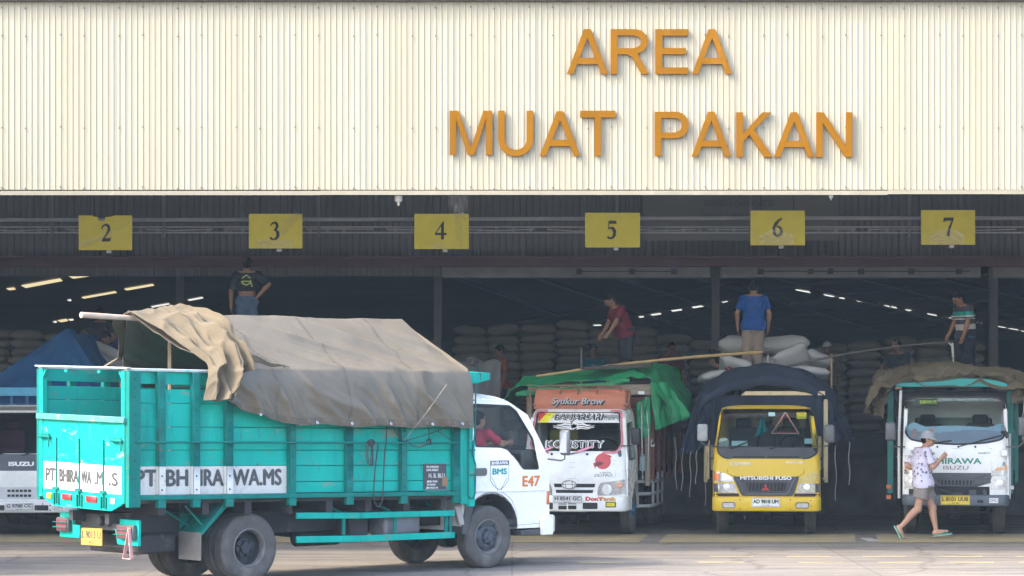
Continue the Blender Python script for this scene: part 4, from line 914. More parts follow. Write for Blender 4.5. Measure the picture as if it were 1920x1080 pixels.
text(None, 'BMS', .105, lambda u, v, d: fs_(u, v+Hs*.62, .0015+d), 'emblem_text', M('teal sticker', (.01, .30, .29), .5), emb, W_*1.5, depth=.001, fat=.007)
for body, sgn in (('MITRA', 1), ('VENTURA', -1)):
    text(None, body, .032, (lambda sgn: (lambda u, v, d: fs_(-sgn*W_*.48+u*.62, Hs*.20+v-sgn*u*.95, .0015+d)))(sgn), 'emblem_text', m_stencil, emb, .17, depth=.001)
mb = MB(); mb.tube([(-.853, .47, .985), (-.851, -.98, .985)], .004, 4); mb.build('door_crease', M('grey gap', (.45, .46, .48), .5), nd)
mb = MB(); mb.b2(-.86, -.79, -1.03, -.985, .80, .98); mb.build('side_indicator', M('amber lamp', (.5, .13, .05), .3), tt, .01)
bumper(tt, .84, .42, .66, -1.24, .22, m_white, .05, .08)
mb = MB(); mb.b2(-.9, -.845, -1.06, -.86, .40, .62); mb.build('bumper_end', m_white, tt, .01)
mb = MB(); mb.b2(-.86, -.55, -1.0, -.52, .40, .475); mb.build('cab_step', m_plastic, tt, .01)
mb = MB(); 
for s_ in (-1, 1):
    o = [(0+.455*math.cos(R(a)), .52+.455*math.sin(R(a))) for a in np.linspace(-5, 180, 15)]
    mb.grid(lambda i, x: (s_*x, o[int(i)][0], o[int(i)][1]), range(15), (.52, .845), 0, .012)
mb.prism([(.30, .86), (.44, .86), (.52, .46), (.44, .46)], lambda u, v, d: (-.86+d, u, v), 0, .3); mb.prism([(.30, .86), (.44, .86), (.52, .46), (.44, .46)], lambda u, v, d: (.56+d, u, v), 0, .3); mb.build('front_mudguard', m_plastic, tt)
seat(tt, -.42, .12, 1.22); seat(tt, .42, .12, 1.22); steering(tt, -.42, -.48, 1.50)
mirror(tt, (-1.06, -1.12, 1.62), .17, .34, [(-.84, -1.0, 1.40), (-1.0, -1.1, 1.38), (-1.06, -1.11, 1.40), (-1.06, -1.11, 1.48)], m_mirror)
mirror(tt, (1.06, -1.26, 1.60), .16, .34, [(.84, -.98, 1.36), (1.0, -1.2, 1.33), (1.06, -1.25, 1.36), (1.06, -1.25, 1.45)], m_mirror)
wiper(tt, nc, (-.3, 1.46), (-.02, 1.62)); wiper(tt, nc, (.3, 1.46), (.58, 1.62))
nc.patch('headlight', rrect(-.80, -.52, .74, .94, .03), m_lens); nc.patch('headlight', rrect(.52, .80, .74, .94, .03), m_lens); nc.patch('grille', rrect(-.48, .48, .76, .95, .03), m_plastic)
# ladder between cab and bed
lx = -1.0
def lad(px, py): y, z = nside(px, py, lx); return (lx, y, z)
mb = MB(); mb.tube([lad(*p) for p in ((892, 722), (891, 805), (886, 850), (892, 872), (891, 925), (888, 934), (882, 935), (878, 928), (878, 872), (880, 722))], .010, 7)
for py in (750, 797, 844, 890): mb.tube([lad(879, py), lad(891, py)], .009, 6)
mb.build('ladder', m_teal2, tt)
# ------------------------------------------------------------------ the tarpaulin over the teal truck
m_tarp = M('olive grey canvas', (.135, .118, .090), .45, var=.10, vs=1.6, bump=.12, bs=160, dirt=[((.168, .148, .118), .25, 1.6, (1, 1, 1)), ((.082, .072, .056), .20, 4, (1, 1, 1)), ((.06, .05, .036), .10, 1.3, (1, 1, .5))], spec=.36)
m_tarp_in = M('canvas fold', (.128, .106, .072), .85, var=.12, vs=2.5, bump=.12, bs=160, dirt=((.085, .07, .05), .3, 3, (1, 1, 1)), spec=.2)
tp = thing('canvas_tarpaulin', 'olive grey canvas tarpaulin tented over the bed of the teal truck', 'tarpaulin', (-.84, 35.19, 0), PHI)
ZR = 3.235
def ridge_z(y): return ZR-.012*math.sin((y-.8)*1.4)**2+.03*max(0, (y-4.2))
def ystart(t): return float(np.interp(t, [0, .2, .5, .8, 1], [.50, .50, .80, .50, .49]))
def skirt_z(y): return float(np.interp(y, [.5, 1.5, 2.6, 3.37, 3.75, 4.16, 4.48], [1.835, 1.85, 1.875, 1.90, 1.955, 2.08, 2.25]))+.012*math.sin(y*7)
def sec(t, yl):
    """cross-section at t in 0..1: far hem, far eave, ridge, near eave, near hem -> x, z"""
    zr = ridge_z(yl); ze = 2.565-.0155*(4.6-yl)*.4
    if t < .2: k = t/.2; return 1.02+.02*(1-k), 1.95+(ze-1.95)*k
    if t < .5: k = (t-.2)/.3; return .985*(1-k), ze+(zr-ze)*k-.05*math.sin(math.pi*k)
    if t < .8: k = (t-.5)/.3; return -.985*k, zr+(ze-zr)*k-.05*math.sin(math.pi*k)
    k = (t-.8)/.2; zs = skirt_z(yl); return -.985-.05*math.sin(min(1, k*3)*1.57)-.02*k, ze+(zs-ze)*k
def yend(t): return float(np.interp(t, [0, .2, .5, .8, 1], [4.45, 4.47, 5.07, 4.42, 4.46]))
def tbase(u, t):
    y = ystart(t)+u*(yend(t)-ystart(t)); x, z = sec(t, y)
    if y < .80 and .2 <= t <= .8: pass
    return (x, y, z)
def tfold(u, t):
    y = ystart(t)+u*(yend(t)-ystart(t)); d = 0
    n1 = noise.noise((y*1.1, t*2, 5.))
    if .2 < t < .8:
        k = abs(t-.5)/.3; w_ = math.sin(math.pi*min(1, max(0, (t-.2)/.6)))**.5
        ph = y*1.55-k*1.9+n1*.8
        d += (.085*ridged((y+1.9*k)*1.15+n1*.35)**3+.045*ridged((y+1.7*k)*2.7+n1*.5)**2.5*(.3+.7*noise.noise((y*.9, k, 7))**2*3)+.012*ridged((y+2.1*k)*5.3+n1)**2)*w_*min(1, k*2.6)
    else:
        k = (t-.8)/.2 if t >= .8 else (.2-t)/.2
        d += (.085*ridged((y+.62*k)*1.25+n1*.5+.2)**3+.045*ridged((y+.45*k)*2.9+n1*.7)**2.5+.016*ridged((y+.9*k)*4.9+n1)**2)*min(1, k*1.6+.05)
        if 1.0 < y < 1.75 and t >= .8: d += .035*math.exp(-((y-1.33-k*.2)/.13)**2)*(1-k)
    d += .012*noise.noise((y*3, t*9, 1.7))+.004*noise.noise((y*11, t*30, 2.2))
    return d*min(1, .25+u*14)
us = np.concatenate([np.linspace(0, .012, 3), np.linspace(.02, .09, 14), np.linspace(.10, 1, 150)])
vs_ = np.concatenate([np.linspace(0, .2, 12), np.linspace(.215, .485, 22), np.linspace(.495, .505, 3), np.linspace(.515, .79, 40), np.linspace(.80, 1, 30)])
def flip(f): return lambda u, v: f(v, u)
cloth('cover', tbase, us, vs_, tfold, m_tarp, tp, .012)
# sewn seams and the hem
def on_cover(y, t, off):
    u = (y-ystart(t))/(yend(t)-ystart(t)); e = 1e-3; p = Vector(tbase(u, t)); n = (Vector(tbase(u+e, t))-p).cross(Vector(tbase(u, t+e))-p).normalized(); return p+n*(tfold(u, t)+off)
mb = MB()
for ys_ in (1.45, 2.55, 3.65):
    mb.grid(lambda t, w_: tuple(on_cover(ys_+w_, t, .004)), np.concatenate([np.linspace(.5, .79, 40), np.linspace(.8, .995, 26)]), (-.018, .018))
mb.grid(lambda y, w_: tuple(on_cover(y, w_, .004)), np.linspace(.56, 4.40, 150), (.975, .996))
mb.build('seams', M('canvas seam', (.105, .09, .068), .7, var=.2, vs=9), tp, smooth=60)
# front hip end
def hip(u, v):
    x = -.985+1.97*u; k = 1-abs(2*u-1); top = 2.6+(ZR-2.6)*k; return (x, .52+.27*k, 1.98+(top-1.98)*v)
cloth('front_end', hip, np.linspace(0, 1, 24), np.linspace(0, .97, 14), lambda u, v: .01*noise.noise((u*6, v*3, 2)), m_tarp, tp, .008)
# far rear edge hanging in a loose strip
def loose(u, v):
    y = float(np.interp(u, [0, .5, .85, 1], [5.05, 4.86, 4.62, 4.78])); z = float(np.interp(u, [0, .5, .85, 1], [3.22, 2.98, 2.74, 2.58])); x = float(np.interp(u, [0, .5, .85, 1], [.02, .40, .66, .93]))
    return (x+.02*v, y+.16*v*(1-.6*u)+.04*math.sin(u*9), z+.02-.05*v)
cloth('rear_hem', loose, np.linspace(0, 1, 30), np.linspace(0, 1, 8), lambda u, v: .03*noise.noise((u*5, v*3, 7)), m_tarp_in, tp, .01)
# the crumpled flap folded back over the near slope
def spine(a, tab): return float(np.interp(a, [0, .12, .30, .50, .68, .80, .90, 1], tab))
def flap(y0, y1, off):
    def f(a, b):
        xb = spine(a, [.10, -.05, -.36, -.68, -.97, -1.03, -1.05, -1.06]); zb = spine(a, [3.20, 3.235, 3.06, 2.84, 2.60, 2.46, 2.32, 2.20])
        ya = spine(a, y0); yb2 = spine(a, y1); y = ya+(yb2-ya)*b
        nx, nz_ = (-.55, .83) if a < .68 else (-1, .15)
        n = noise.noise((a*2.2, b*2.5, off*9)); n2 = noise.noise((a*5.5, b*4, off*5+3))
        w1 = .40*noise.noise((a*1.6, b*.8, off*7)); w2 = .5*noise.noise((a*3.2, b*1.6, off*11))
        d = off+(.15*ridged(b*1.7+w1+.25*a)**1.6+.075*ridged(b*3.9+w2-.6*a)**1.6+.10*crease((a*2.4+b*.5, b*1.9, off*5))+.05*crease((a*5.5, b*5, off*3))+.006*noise.noise((a*19, b*17, off*3)))*(.15+1.0*min(1, a*1.9))
        d *= min(1, .15+b*4)*min(1, .25+(1-b)*5)
        s_ = .10*noise.noise((a*2.8+3, b*2.2, off+2))
        return (xb+nx*d, y+s_*.5-.10*ridged(a*1.7+n)*b*(1-b), zb+nz_*d-.05*n*(a > .7))
    return f
g1 = flap([5.08, 5.05, 4.92, 4.80, 4.62, 4.66, 4.70, 4.74], [4.30, 4.24, 4.14, 4.10, 4.14, 4.20, 4.28, 4.36], .03)
mb = MB(); mb.grid(g1, np.linspace(0, 1, 84), np.linspace(0, 1, 92), 0, .012); mb.build('folded_flap', m_tarp_in, tp, smooth=60)
g2 = flap([4.74, 4.70, 4.58, 4.46, 4.36, 4.36, 4.36, 4.38], [4.28, 4.20, 4.10, 4.06, 4.10, 4.14, 4.18, 4.2], .07)
mb = MB(); mb.grid(lambda a, b: g2(a*.74, b), np.linspace(0, 1, 64), np.linspace(0, 1, 60), 0, .012); mb.build('folded_flap', m_tarp_in, tp, smooth=60)
g3 = lambda a, b: (-.97-.03*b-.04*math.sin(a*3), 4.0-.62*a*(1-.2*b), 2.63-.05*a+.10*b*(1-a)+.015*math.sin(a*9))
mb = MB(); mb.grid(g3, np.linspace(0, 1, 16), np.linspace(0, 1, 5), 0, .01); mb.build('loose_corner', m_tarp, tp)
# ridge pole
t = thing('ridge_pole', 'pale wooden pole sticking out at the rear above the teal truck', 'pole', (-.84, 35.19, 0), PHI)
mb = MB(); mb.tube([(0, .85, 3.13), (.0, 3, 3.13), (.0, 4.9, 3.165), (0, 5.72, 3.195)], [.03, .032, .034, .036], 10); mb.build('shaft', M('pale wood', (.44, .33, .25), .7, var=.2, vs=6, st=(6, 1, 6)), t)
for y in (1.0, 4.45): mb = MB(); mb.tube([(0, y, 1.06), (0, y, 3.17)], .03, 6); mb.build('prop', M('dull wood', (.20, .15, .10), .8, var=.2), t)
# eyelets, tie ropes
m_rope = M('black cord', (.03, .03, .035), .8); m_cord = M('pale cord', (.55, .52, .45), .8)
mb = MB()
for px, py in ((655, 797), (728, 797), (806, 798), (862, 797), (484, 780), (590, 795)):
    y, z = nside(px, py, -1.08); c = (-1.135, y, z+.02); mb.tube([(c[0], c[1]+.014*math.cos(q), c[2]+.014*math.sin(q)) for q in np.linspace(0, 6.28, 13)[:-1]], .006, 5, closed=True)
mb.build('eyelets', m_chrome, tp)
def np_(px, py, x=-1.0): y, z = nside(px, py, x); return (x, y, z)
t = thing('pale_rope', 'thin pale rope stretched diagonally over the tarpaulin skirt', 'rope', (-.84, 35.19, 0), PHI)
mb = MB(); mb.tube([np_(838, 720, -1.16), np_(800, 773, -1.17), np_(758, 826, -1.0)], .0032, 5); mb.build('cord', M('dull cord', (.30, .28, .23), .8), t)
t = thing('black_rope', 'black rope tied along the side rail and looping below the teal bed', 'rope', (-.84, 35.19, 0), PHI)
mb = MB()
mb.tube([np_(735, 798, -1.05), np_(745, 815), np_(755, 827)], .007, 5)
mb.tube([np_(757, 828), np_(800, 815, -1.0), np_(842, 800, -1.04)], .006, 5)
mb.tube([np_(765, 830), np_(775, 837), np_(788, 839), np_(803, 832)], .007, 5); mb.tube([np_(804, 800, -1.05), np_(804, 830)], .006, 5); mb.tube([np_(800, 826), np_(807, 824), np_(808, 832), np_(801, 832)], .014, 6)
mb.tube([np_(820, 808, -1.0), np_(848, 826)], .006, 5)
mb.tube([np_(725, 800, -1.04), np_(724, 828), np_(721, 850), np_(718, 920), np_(717, 938), np_(713, 948), np_(708, 951), np_(703, 945), np_(700, 930), np_(703, 880), np_(709, 832)], .008, 6)
mb.build('tie', m_rope, t)
t = thing('coiled_rope', 'small bundle of black rope hanging from the side rail of the teal bed', 'rope', (-.84, 35.19, 0), PHI)
mb = MB()
for k in range(4): mb.tube([np_(687+k*4, 829, -1.02), np_(688+k*3-(1 if k < 2 else -1)*2, 850, -1.02), np_(689+k*2.6, 868-k, -1.02), np_(693+k*2, 873, -1.02), np_(698+k*.6, 868, -1.02), np_(698+k*.4, 845, -1.02), np_(697+k*.8, 829, -1.02)], .006, 5)
mb.tube([np_(696+6*math.cos(q), 830+5*math.sin(q), -1.02) for q in np.linspace(0, 6.28, 13)[:-1]], .013, 6, closed=True); mb.build('coil', m_rope, t)
t = thing('hanging_strap', 'faded pink strap loop hanging under the right tail lamp of the teal truck', 'strap', (-.84, 35.19, 0), PHI)
mb = MB(); xx = -.84; yy = 5.60; P_ = [(xx+.02, yy, .70), (xx-.03, yy, .36), (xx+.13, yy, .36), (xx+.02, yy, .71)]
for a, b in zip(P_, P_[1:]): mb.bar(a, b, .010, .042, (0, 1, 0))
mb.build('webbing', M('faded pink strap', (.40, .22, .22), .8, var=.2, vs=12), t, .002)
# ------------------------------------------------------------------ trucks backed into the bays
def conv(ox, oy, sc, cx, cs=1.):
    """photo zoom position -> (x, z) on the front of a parked truck 42 m away"""
    return lambda zx, zy: (((ox+zx/sc)-cx)/119/cs, (1006-(oy+zy/sc))/119)
def mirrored(pts): return [(-x, z) for x, z in pts][::-1]
def loaded(root_name): pass
m_slot = M('grille opening', (.012, .012, .014), .7)

# ---- yellow truck in bay 6
X6 = 4.01
A6 = R(-5)
t6 = thing('yellow_cargo_truck', 'yellow cargo truck with red warning triangle behind its windscreen', 'truck', (X6, 42, 0), A6, group='cargo trucks')
L = conv(1260, 680, 3.086, 1437)
w6 = lambda x, y, z: (X6+x*math.cos(A6)-y*math.sin(A6), 42+x*math.sin(A6)+y*math.cos(A6), z)
m_yel = M('yellow truck paint', (.66, .45, .03), .36, var=.05, vs=3, spec=.3, coat=.1, dirt=[((.5, .36, .1), .2, 3, (1, 1, .4)), ((.30, .17, .06), .08, 12, (1, 1, 1))])
m_cream = M('cream post paint', (.58, .50, .30), .5, var=.1, dirt=((.3, .22, .1), .2, 9, (1, 1, 1)))
ws6 = rpoly([L(288, 268), L(816, 268), L(845, 485), L(842, 525), L(795, 556), L(300, 556), L(262, 525), L(260, 485)], [.06, .06, .03, .05, .06, .06, .05, .03])
dr = [(.20, .62), (.20, 1.15), (.40, 1.78), (.50, 1.90), (1.18, 1.90), (1.18, .80), (.98, .75), (.75, .62)]
wi = rpoly([(.33, 1.25), (.52, 1.80), (1.10, 1.82), (1.10, 1.25)], .05)
c6 = Cab(t6, [(.40, .845), (1.0, .845), (1.4, .82), (1.95, .735), (2.03, .70)], [(.4, .05), (.9, .05), (1.18, .07), (1.36, .13), (1.92, .40), (1.98, .47), (2.02, .58)], .05, .09, .56, 2.02, 1.42, m_yel, ws6, dr, wi, .045, (1.0, .40, .44), liner=m_beige)
c6.patch('cowl_panel', rpoly([L(262, 492), L(842, 492), L(840, 524), L(794, 554), L(302, 554), L(264, 524)], [.01, .01, .05, .05, .05, .05]), m_plastic, .004, .02)
for a, b in ((350, 535), (550, 735)): c6.patch('cowl_vent', [L(a, 541), L(b, 541), L(b, 551), L(a, 551)], m_slot, .006, .004)
c6.line('hood_gap', [L(322, 560), L(322, 640), L(352, 657), L(735, 657), L(762, 640), L(765, 560)], m_under, .008)
gr = c6.patch('grille', rpoly([L(350, 659), L(736, 659), L(700, 772), L(402, 772)], .04), m_plastic, .012)
c6.patch('mesh_panel', rpoly([L(425, 698), L(662, 698), L(650, 742), L(440, 742)], .02), m_slot, .015, .01, gr)
mb = MB()
for k in range(11): x = L(440+k*20.5, 0)[0]; mb.bar((x+.01, c6.F(x, .83)-.02, L(0, 699)[1]), (x-.005, c6.F(x, .82)-.02, L(0, 741)[1]), .012, .006)
for zz in (690, 745): a, b = L(400, zz), L(690, zz); mb.tube([(x, c6.F(x, a[1])-.02, a[1]) for x in np.linspace(a[0], b[0], 9)], .008, 5)
a = [L(375, 665), L(418, 752), L(440, 760), L(650, 760), L(672, 752), L(712, 665)]; mb.tube([(x, c6.F(x, z)-.018, z) for x, z in a], .010, 5)
mb.build('grille_bars', m_mirror, gr)
x, z = L(542, 669); c6.text('badge_text', 'MITSUBISHI FUSO', x, z, .80, .075, M('badge white', (.8, .8, .8), .3), .014, gr, depth=.004, fat=.003)
x, z = L(540, 722); mb = MB()
for k in range(3):
    a0 = math.pi/2+k*2*math.pi/3; d = .052; c_, s_ = math.cos(a0), math.sin(a0)
    q = [(0, 0), (.5*d*c_-.29*d*s_, .5*d*s_+.29*d*c_), (d*c_, d*s_), (.5*d*c_+.29*d*s_, .5*d*s_-.29*d*c_)]
    q = [(x+u*1.25, z-.012+v*1.25) for u, v in q]; mb.prism(q, lambda u, v, dd: (u, c6.F(u, v)-.017-dd, v), 0, .012)
mb.build('red_emblem', M('red emblem', (.55, .03, .04), .25), gr, smooth=0)
for mr in (0, 1):
    f_ = mirrored if mr else (lambda p: p)
    c6.patch('headlight', f_([L(238, 697), L(358, 697), L(378, 754), L(240, 754)]), m_lens, .006)
    h = c6.patch('headlight', f_([L(240, 628), L(300, 640), L(350, 665), L(358, 692), L(238, 692)]), M('yellowed lens', (.55, .42, .12), .25, var=.15, vs=20) if mr else m_lens, .006)
    if not mr: c6.patch('indicator', rrect(L(243, 0)[0], L(272, 0)[0], L(0, 682)[1], L(0, 640)[1], .02), m_amber, .009, .01, h)
    c6.patch('corner_lamp', f_([L(238, 698), L(264, 698), L(266, 752), L(240, 752)]), M('smoked lens', (.09, .09, .10), .15, var=.3, vs=20), .009, .01)
    x, z = L(315, 722); x = -x if mr else x; mb = MB(); mb.lathe([(.055, .0), (.05, -.012), (.0, -.02)], (x, c6.F(x, z)-.008, z), 'y', 18); mb.build('bulb', m_lensglass, h)
    c6.patch('valance', f_([L(240, 757), L(385, 757), L(390, 775), L(240, 775)]), m_under, .004)
b6, bf = bumper(t6, .855, L(0, 860)[1], L(0, 775)[1], -.05, .26, m_yel, .045, .10)
for cx_ in ((288, 366), (712, 790)): 
    mb = MB(); a, b = L(cx_[0], 842), L(cx_[1], 806); mb.prism(rrect(a[0], b[0], a[1], b[1], .035), bf, 0, .006); o = mb.build('fog_lamp', m_under, b6, smooth=0)
    mb = MB(); mb.prism(shrink(rrect(a[0], b[0], a[1], b[1], .035), .012), bf, .007, .014); mb.build('lens', m_lens, o, smooth=0)
mb = MB()
for q in ((392, 792), (392, 846), (683, 792), (683, 846), (800, 795), (802, 828)): x, z = L(*q); mb.lathe([(.011, .0), (.009, -.008), (0, -.009)], bf(x, z, 0), 'y', 8)
mb.build('rusty_bolts', M('rust', (.25, .10, .04), .8, var=.3, vs=20), b6)
x, z = L(541, 808); plate(t6, lambda u, v, d: bf(x+u, z+v, d+.01), .445, .135, 'AD 9818 UM', m_plate_w, m_ink, '11 29')
for a, b in (((335, 574), (455, 596)), ((655, 571), (757, 583))): c6.patch('faded_decal', [L(a[0], b[1]), L(b[0], b[1]), L(b[0], a[1]), L(a[0], a[1])], M('faded decal', (.62, .50, .26), .5, var=.25, vs=30), .0035, .003)
seat(t6, -.36, 1.12, 1.12, .50); seat(t6, .40, 1.12, 1.12, .50); seat(t6, .02, 1.15, 1.15, .30); steering(t6, .42, .62, 1.42)
mb = MB(); mb.b2(-.62, -.52, 1.36, 1.37, 1.2, 1.9); mb.b2(-.30, -.10, 1.36, 1.37, 1.2, 1.9); mb.build('lining_ribs', M('lining rib', (.30, .25, .16), .8), t6)
wiper(t6, c6, L(335, 500), L(430, 462)); wiper(t6, c6, L(565, 500), L(610, 484))
mirror(t6, (L(176, 0)[0], .02, L(0, 405)[1]), .165, .27, [(L(268, 0)[0], .16, L(0, 488)[1]), (L(190, 0)[0], .05, L(0, 478)[1]), (L(172, 0)[0], .03, L(0, 465)[1]), (L(172, 0)[0], .03, L(0, 440)[1])], M('pale mirror back', (.33, .34, .35), .4, var=.2, vs=15))
mirror(t6, (L(908, 0)[0], .02, L(0, 410)[1]), .165, .28, [(L(840, 0)[0], .16, L(0, 486)[1]), (L(895, 0)[0], .05, L(0, 482)[1]), (L(903, 0)[0], .03, L(0, 470)[1]), (L(903, 0)[0], .03, L(0, 440)[1])])
c6.line('wiper_bar', [L(265, 486), L(400, 489), L(540, 490), L(840, 486)], m_mirror, .012, .012)
def sticker(cab, a, b, mat, off=-.012): cab.patch('windscreen_sticker', [a, (b[0], a[1]), b, (a[0], b[1])], mat, off, .002)
sticker(c6, L(722, 326), L(779, 290), M('yellow sticker', (.75, .68, .02), .5)); c6.text('sticker_text', 'UTAMA', L(750, 306)[0], L(750, 300)[1], .12, .05, m_ink, -.008)
for q in ((558, 311, 597, 288), (345, 482, 437, 454), (765, 470, 811, 440)): sticker(c6, L(q[0], q[1]), L(q[2], q[3]), M('pale cyan paper', (.42, .66, .66), .7))
mb = MB(); x, z = L(298, 466); mb.lathe([(.085, 0), (.085, .006), (0, .007)], (x, c6.F(x, z)+.02, z), 'y', 20); mb.build('round_sticker', M('grey green sticker', (.30, .40, .36), .6, var=.3, vs=20), t6)
t = thing('warning_triangle', 'red warning triangle standing inside the yellow truck windscreen', 'warning triangle', w6(L(656, 0)[0], .38, L(0, 412)[1]), A6)
mb = MB(); T = [(-.19, 0), (.19, 0), (0, .30)]
for a, b in zip(T, T[1:]+T[:1]): mb.bar((a[0], -.01, a[1]+.02), (b[0], .10*b[1]-.01, b[1]+.02), .012, .05, (0, 1, 0))
mb.build('reflector', M('triangle red', (.42, .05, .045), .35, var=.25, vs=20), t)
T2 = [(a*1.14, b*1.13-.02) for a, b in T]; mb = MB()
for a, b in zip(T2, T2[1:]+T2[:1]): mb.bar((a[0], .008, a[1]+.022), (b[0], .10*b[1]+.008, b[1]+.022), .01, .02, (0, 1, 0))
mb.build('frame', M('triangle rim', (.6, .55, .5), .5), t)
t = thing('teal_cloth', 'teal cloth hanging from the cab mirror in the yellow truck', 'cloth', w6(L(523, 0)[0], .43, L(0, 435)[1]), A6)
cloth('cloth', lambda u, v: ((.03+.075*v)*(u*2-1)-.02*v, .0, .30-.30*v+(.10*u if v > .8 else 0)), np.linspace(0, 1, 14), np.linspace(0, 1, 12), lambda u, v: .02*math.sin(u*14)*(.4+v), M('teal fabric', (.01, .20, .21), .9, var=.2, vs=20), t, .004)
mb = MB(); mb.b2(-.09, .09, .02, .05, .28, .36); mb.build('mirror_clip', m_dash, t)
chassis(t6, .35, 5.4, .36, .62, ((1.0, .385), (3.9, .385)))
wheel(t6, -.70, 1.0, .385, .18, -1); wheel(t6, .70, 1.0, .385, .18, 1)
for x in (-.80, -.58, .58, .80): wheel(t6, x, 3.9, .385, .18, 1 if x > 0 else -1, 'rear')
mb = MB(); mb.tube([(-.72, .98, .36), (-.3, .95, .34), (.3, .95, .34), (.72, .98, .36)], .05, 8); mb.b2(-.5, .5, .5, .6, .38, .50); mb.tube([(L(420, 0)[0], .04, .36), (L(420, 0)[0], .04, .27)], .014, 6); mb.build('front_axle', m_under, t6)
bed(t6, .95, 1.50, 5.9, 1.0, 2.1, m_cream, m_cream, 2.16, 5)
mb = MB(); a, b = L(396, 190), L(897, 165); mb.prism([(a[0], a[1]), (b[0], a[1]), (b[0], b[1]), (a[0]+.08, b[1])], lambda u, v, d: (u, 1.34+d, v), 0, .12); mb.build('header_beam', M('cream beam', (.66, .55, .36), .5, var=.1, vs=6, dirt=((.2, .15, .1), .12, 14, (1, 1, 1))), t6, .006)
for x in (L(898, 0)[0]+.01, L(205, 0)[0]-.02):
    mb = MB(); mb.b2(x-.035, x+.035, 1.40, 1.48, .86, 2.16); mb.build('front_post', m_cream, t6, .006)

# dark navy tarpaulin draped over the front of the yellow truck's load
m_navy = M('navy tarpaulin', (.024, .034, .060), .75, var=.25, vs=2, dirt=((.04, .05, .075), .25, 5, (1, 1, 1)), spec=.15)
tn = thing('navy_tarpaulin', 'dark navy tarpaulin draped over the load of the yellow truck', 'tarpaulin', (X6, 42, 0), A6)
def arch(tab, k): return float(np.interp(k, [q[0] for q in tab], [q[1] for q in tab]))
XA = [(0, -1.36), (.10, -1.28), (.2, -1.16), (.3, -1.0), (.40, -.62), (.5, .0), (.60, .62), (.7, 1.0), (.8, 1.16), (.9, 1.34), (1, 1.42)]
ZA = [(0, 1.30), (.10, 1.56), (.2, 1.95), (.3, 2.28), (.40, 2.50), (.5, 2.62), (.60, 2.52), (.7, 2.30), (.8, 2.0), (.9, 1.68), (1, 1.50)]
def nb(u, v):
    x, z = arch(XA, u), arch(ZA, u); s_ = abs(u-.5)*2
    y = 1.32+2.9*v; z2 = z+(.10*math.sin(min(1, v*2)*math.pi/2) if s_ < .6 else 0)
    fr = max(0, 1-v*5); return (x*(1-.03*fr), y-.0*fr, z2-.16*fr*(1-s_*.6))
def nf(u, v):
    n = noise.noise((u*5, v*3, 1)); s_ = abs(u-.5)*2
    return .05*ridged(u*9+n*.6+v*.4)*(.25+s_)+.045*ridged(v*5+n*1.1+u*2)*(1-s_*.7)+.02*noise.noise((u*22, v*8, 3))
cloth('cover', nb, np.linspace(0, 1, 120), np.linspace(0, 1, 46), nf, m_navy, tn, .01, 60)
# front roll of cloth lying along the header and flaps hanging beside the cab
mb = MB(); mb.grid(lambda u, v: (arch(XA, .24+.52*u)*(1.0), 1.26+.30*max(0, u-.62)/.38+.05*math.cos(v*2*math.pi)-.03*math.sin(u*11), arch(ZA, .24+.52*u)-.14-.09*u*(1-u)+.085*math.sin(v*2*math.pi)+.03*ridged(u*7+v)+.02*noise.noise((u*9, v*3, 4))), np.linspace(0, 1, 80), np.linspace(0, 1, 13)); mb.build('front_roll', m_navy, tn, smooth=60)
for s_, zl, zr_ in ((-1, 1.42, 1.26), (1, 1.52, 1.46)):
    def flapb(u, v):
        xi = .82; xo = 1.0+.40*v**.7; x = xi+(xo-xi)*u; zt_ = 2.24-.02*u+.05*(1-u); zb_ = zl+(zr_-zl)*u+.05*math.sin(u*9+s_)
        return (s_*x, 1.33+.10*u+.10*v*(1-u), zt_+(zb_-zt_)*v)
    cloth('hanging_flap', flapb, np.linspace(0, 1, 44), np.linspace(0, 1, 34), lambda u, v: .09*ridged(u*2.1+v*.35+.5*noise.noise((u*2, v*2, s_)))**1.5*(.3+v)+.05*crease((u*2, v*2, s_*3)), m_navy, tn, .01, 60)
cloth('front_backing', lambda u, v: (-.84+1.68*u, 1.44+.03*math.sin(u*12), 2.22-.95*v), np.linspace(0, 1, 30), np.linspace(0, 1, 8), lambda u, v: .02*noise.noise((u*8, v*3, 1)), m_navy, tn, .008)
m_lcord = M('pale tie cord', (.30, .29, .28), .8)
t = thing('dangling_ropes', 'pale cords dangling from the hem of the navy tarpaulin', 'rope', (X6, 42, 0), A6)
mb = MB()
for (xa, za, xb, zb_) in ((52, 505, 45, 760), (97, 525, 95, 798), (195, 530, 183, 850), (958, 490, 960, 815), (1038, 470, 1040, 722), (5, 440, 12, 755), (135, 520, 130, 720)):
    a, b = L(xa, za), L(xb, zb_); mb.tube([(a[0]+(b[0]-a[0])*q+.012*math.sin(q*9+xa), 1.30, a[1]+(b[1]-a[1])*q) for q in np.linspace(0, 1, 9)], .008, 5)
mb.build('cord', m_lcord, t)

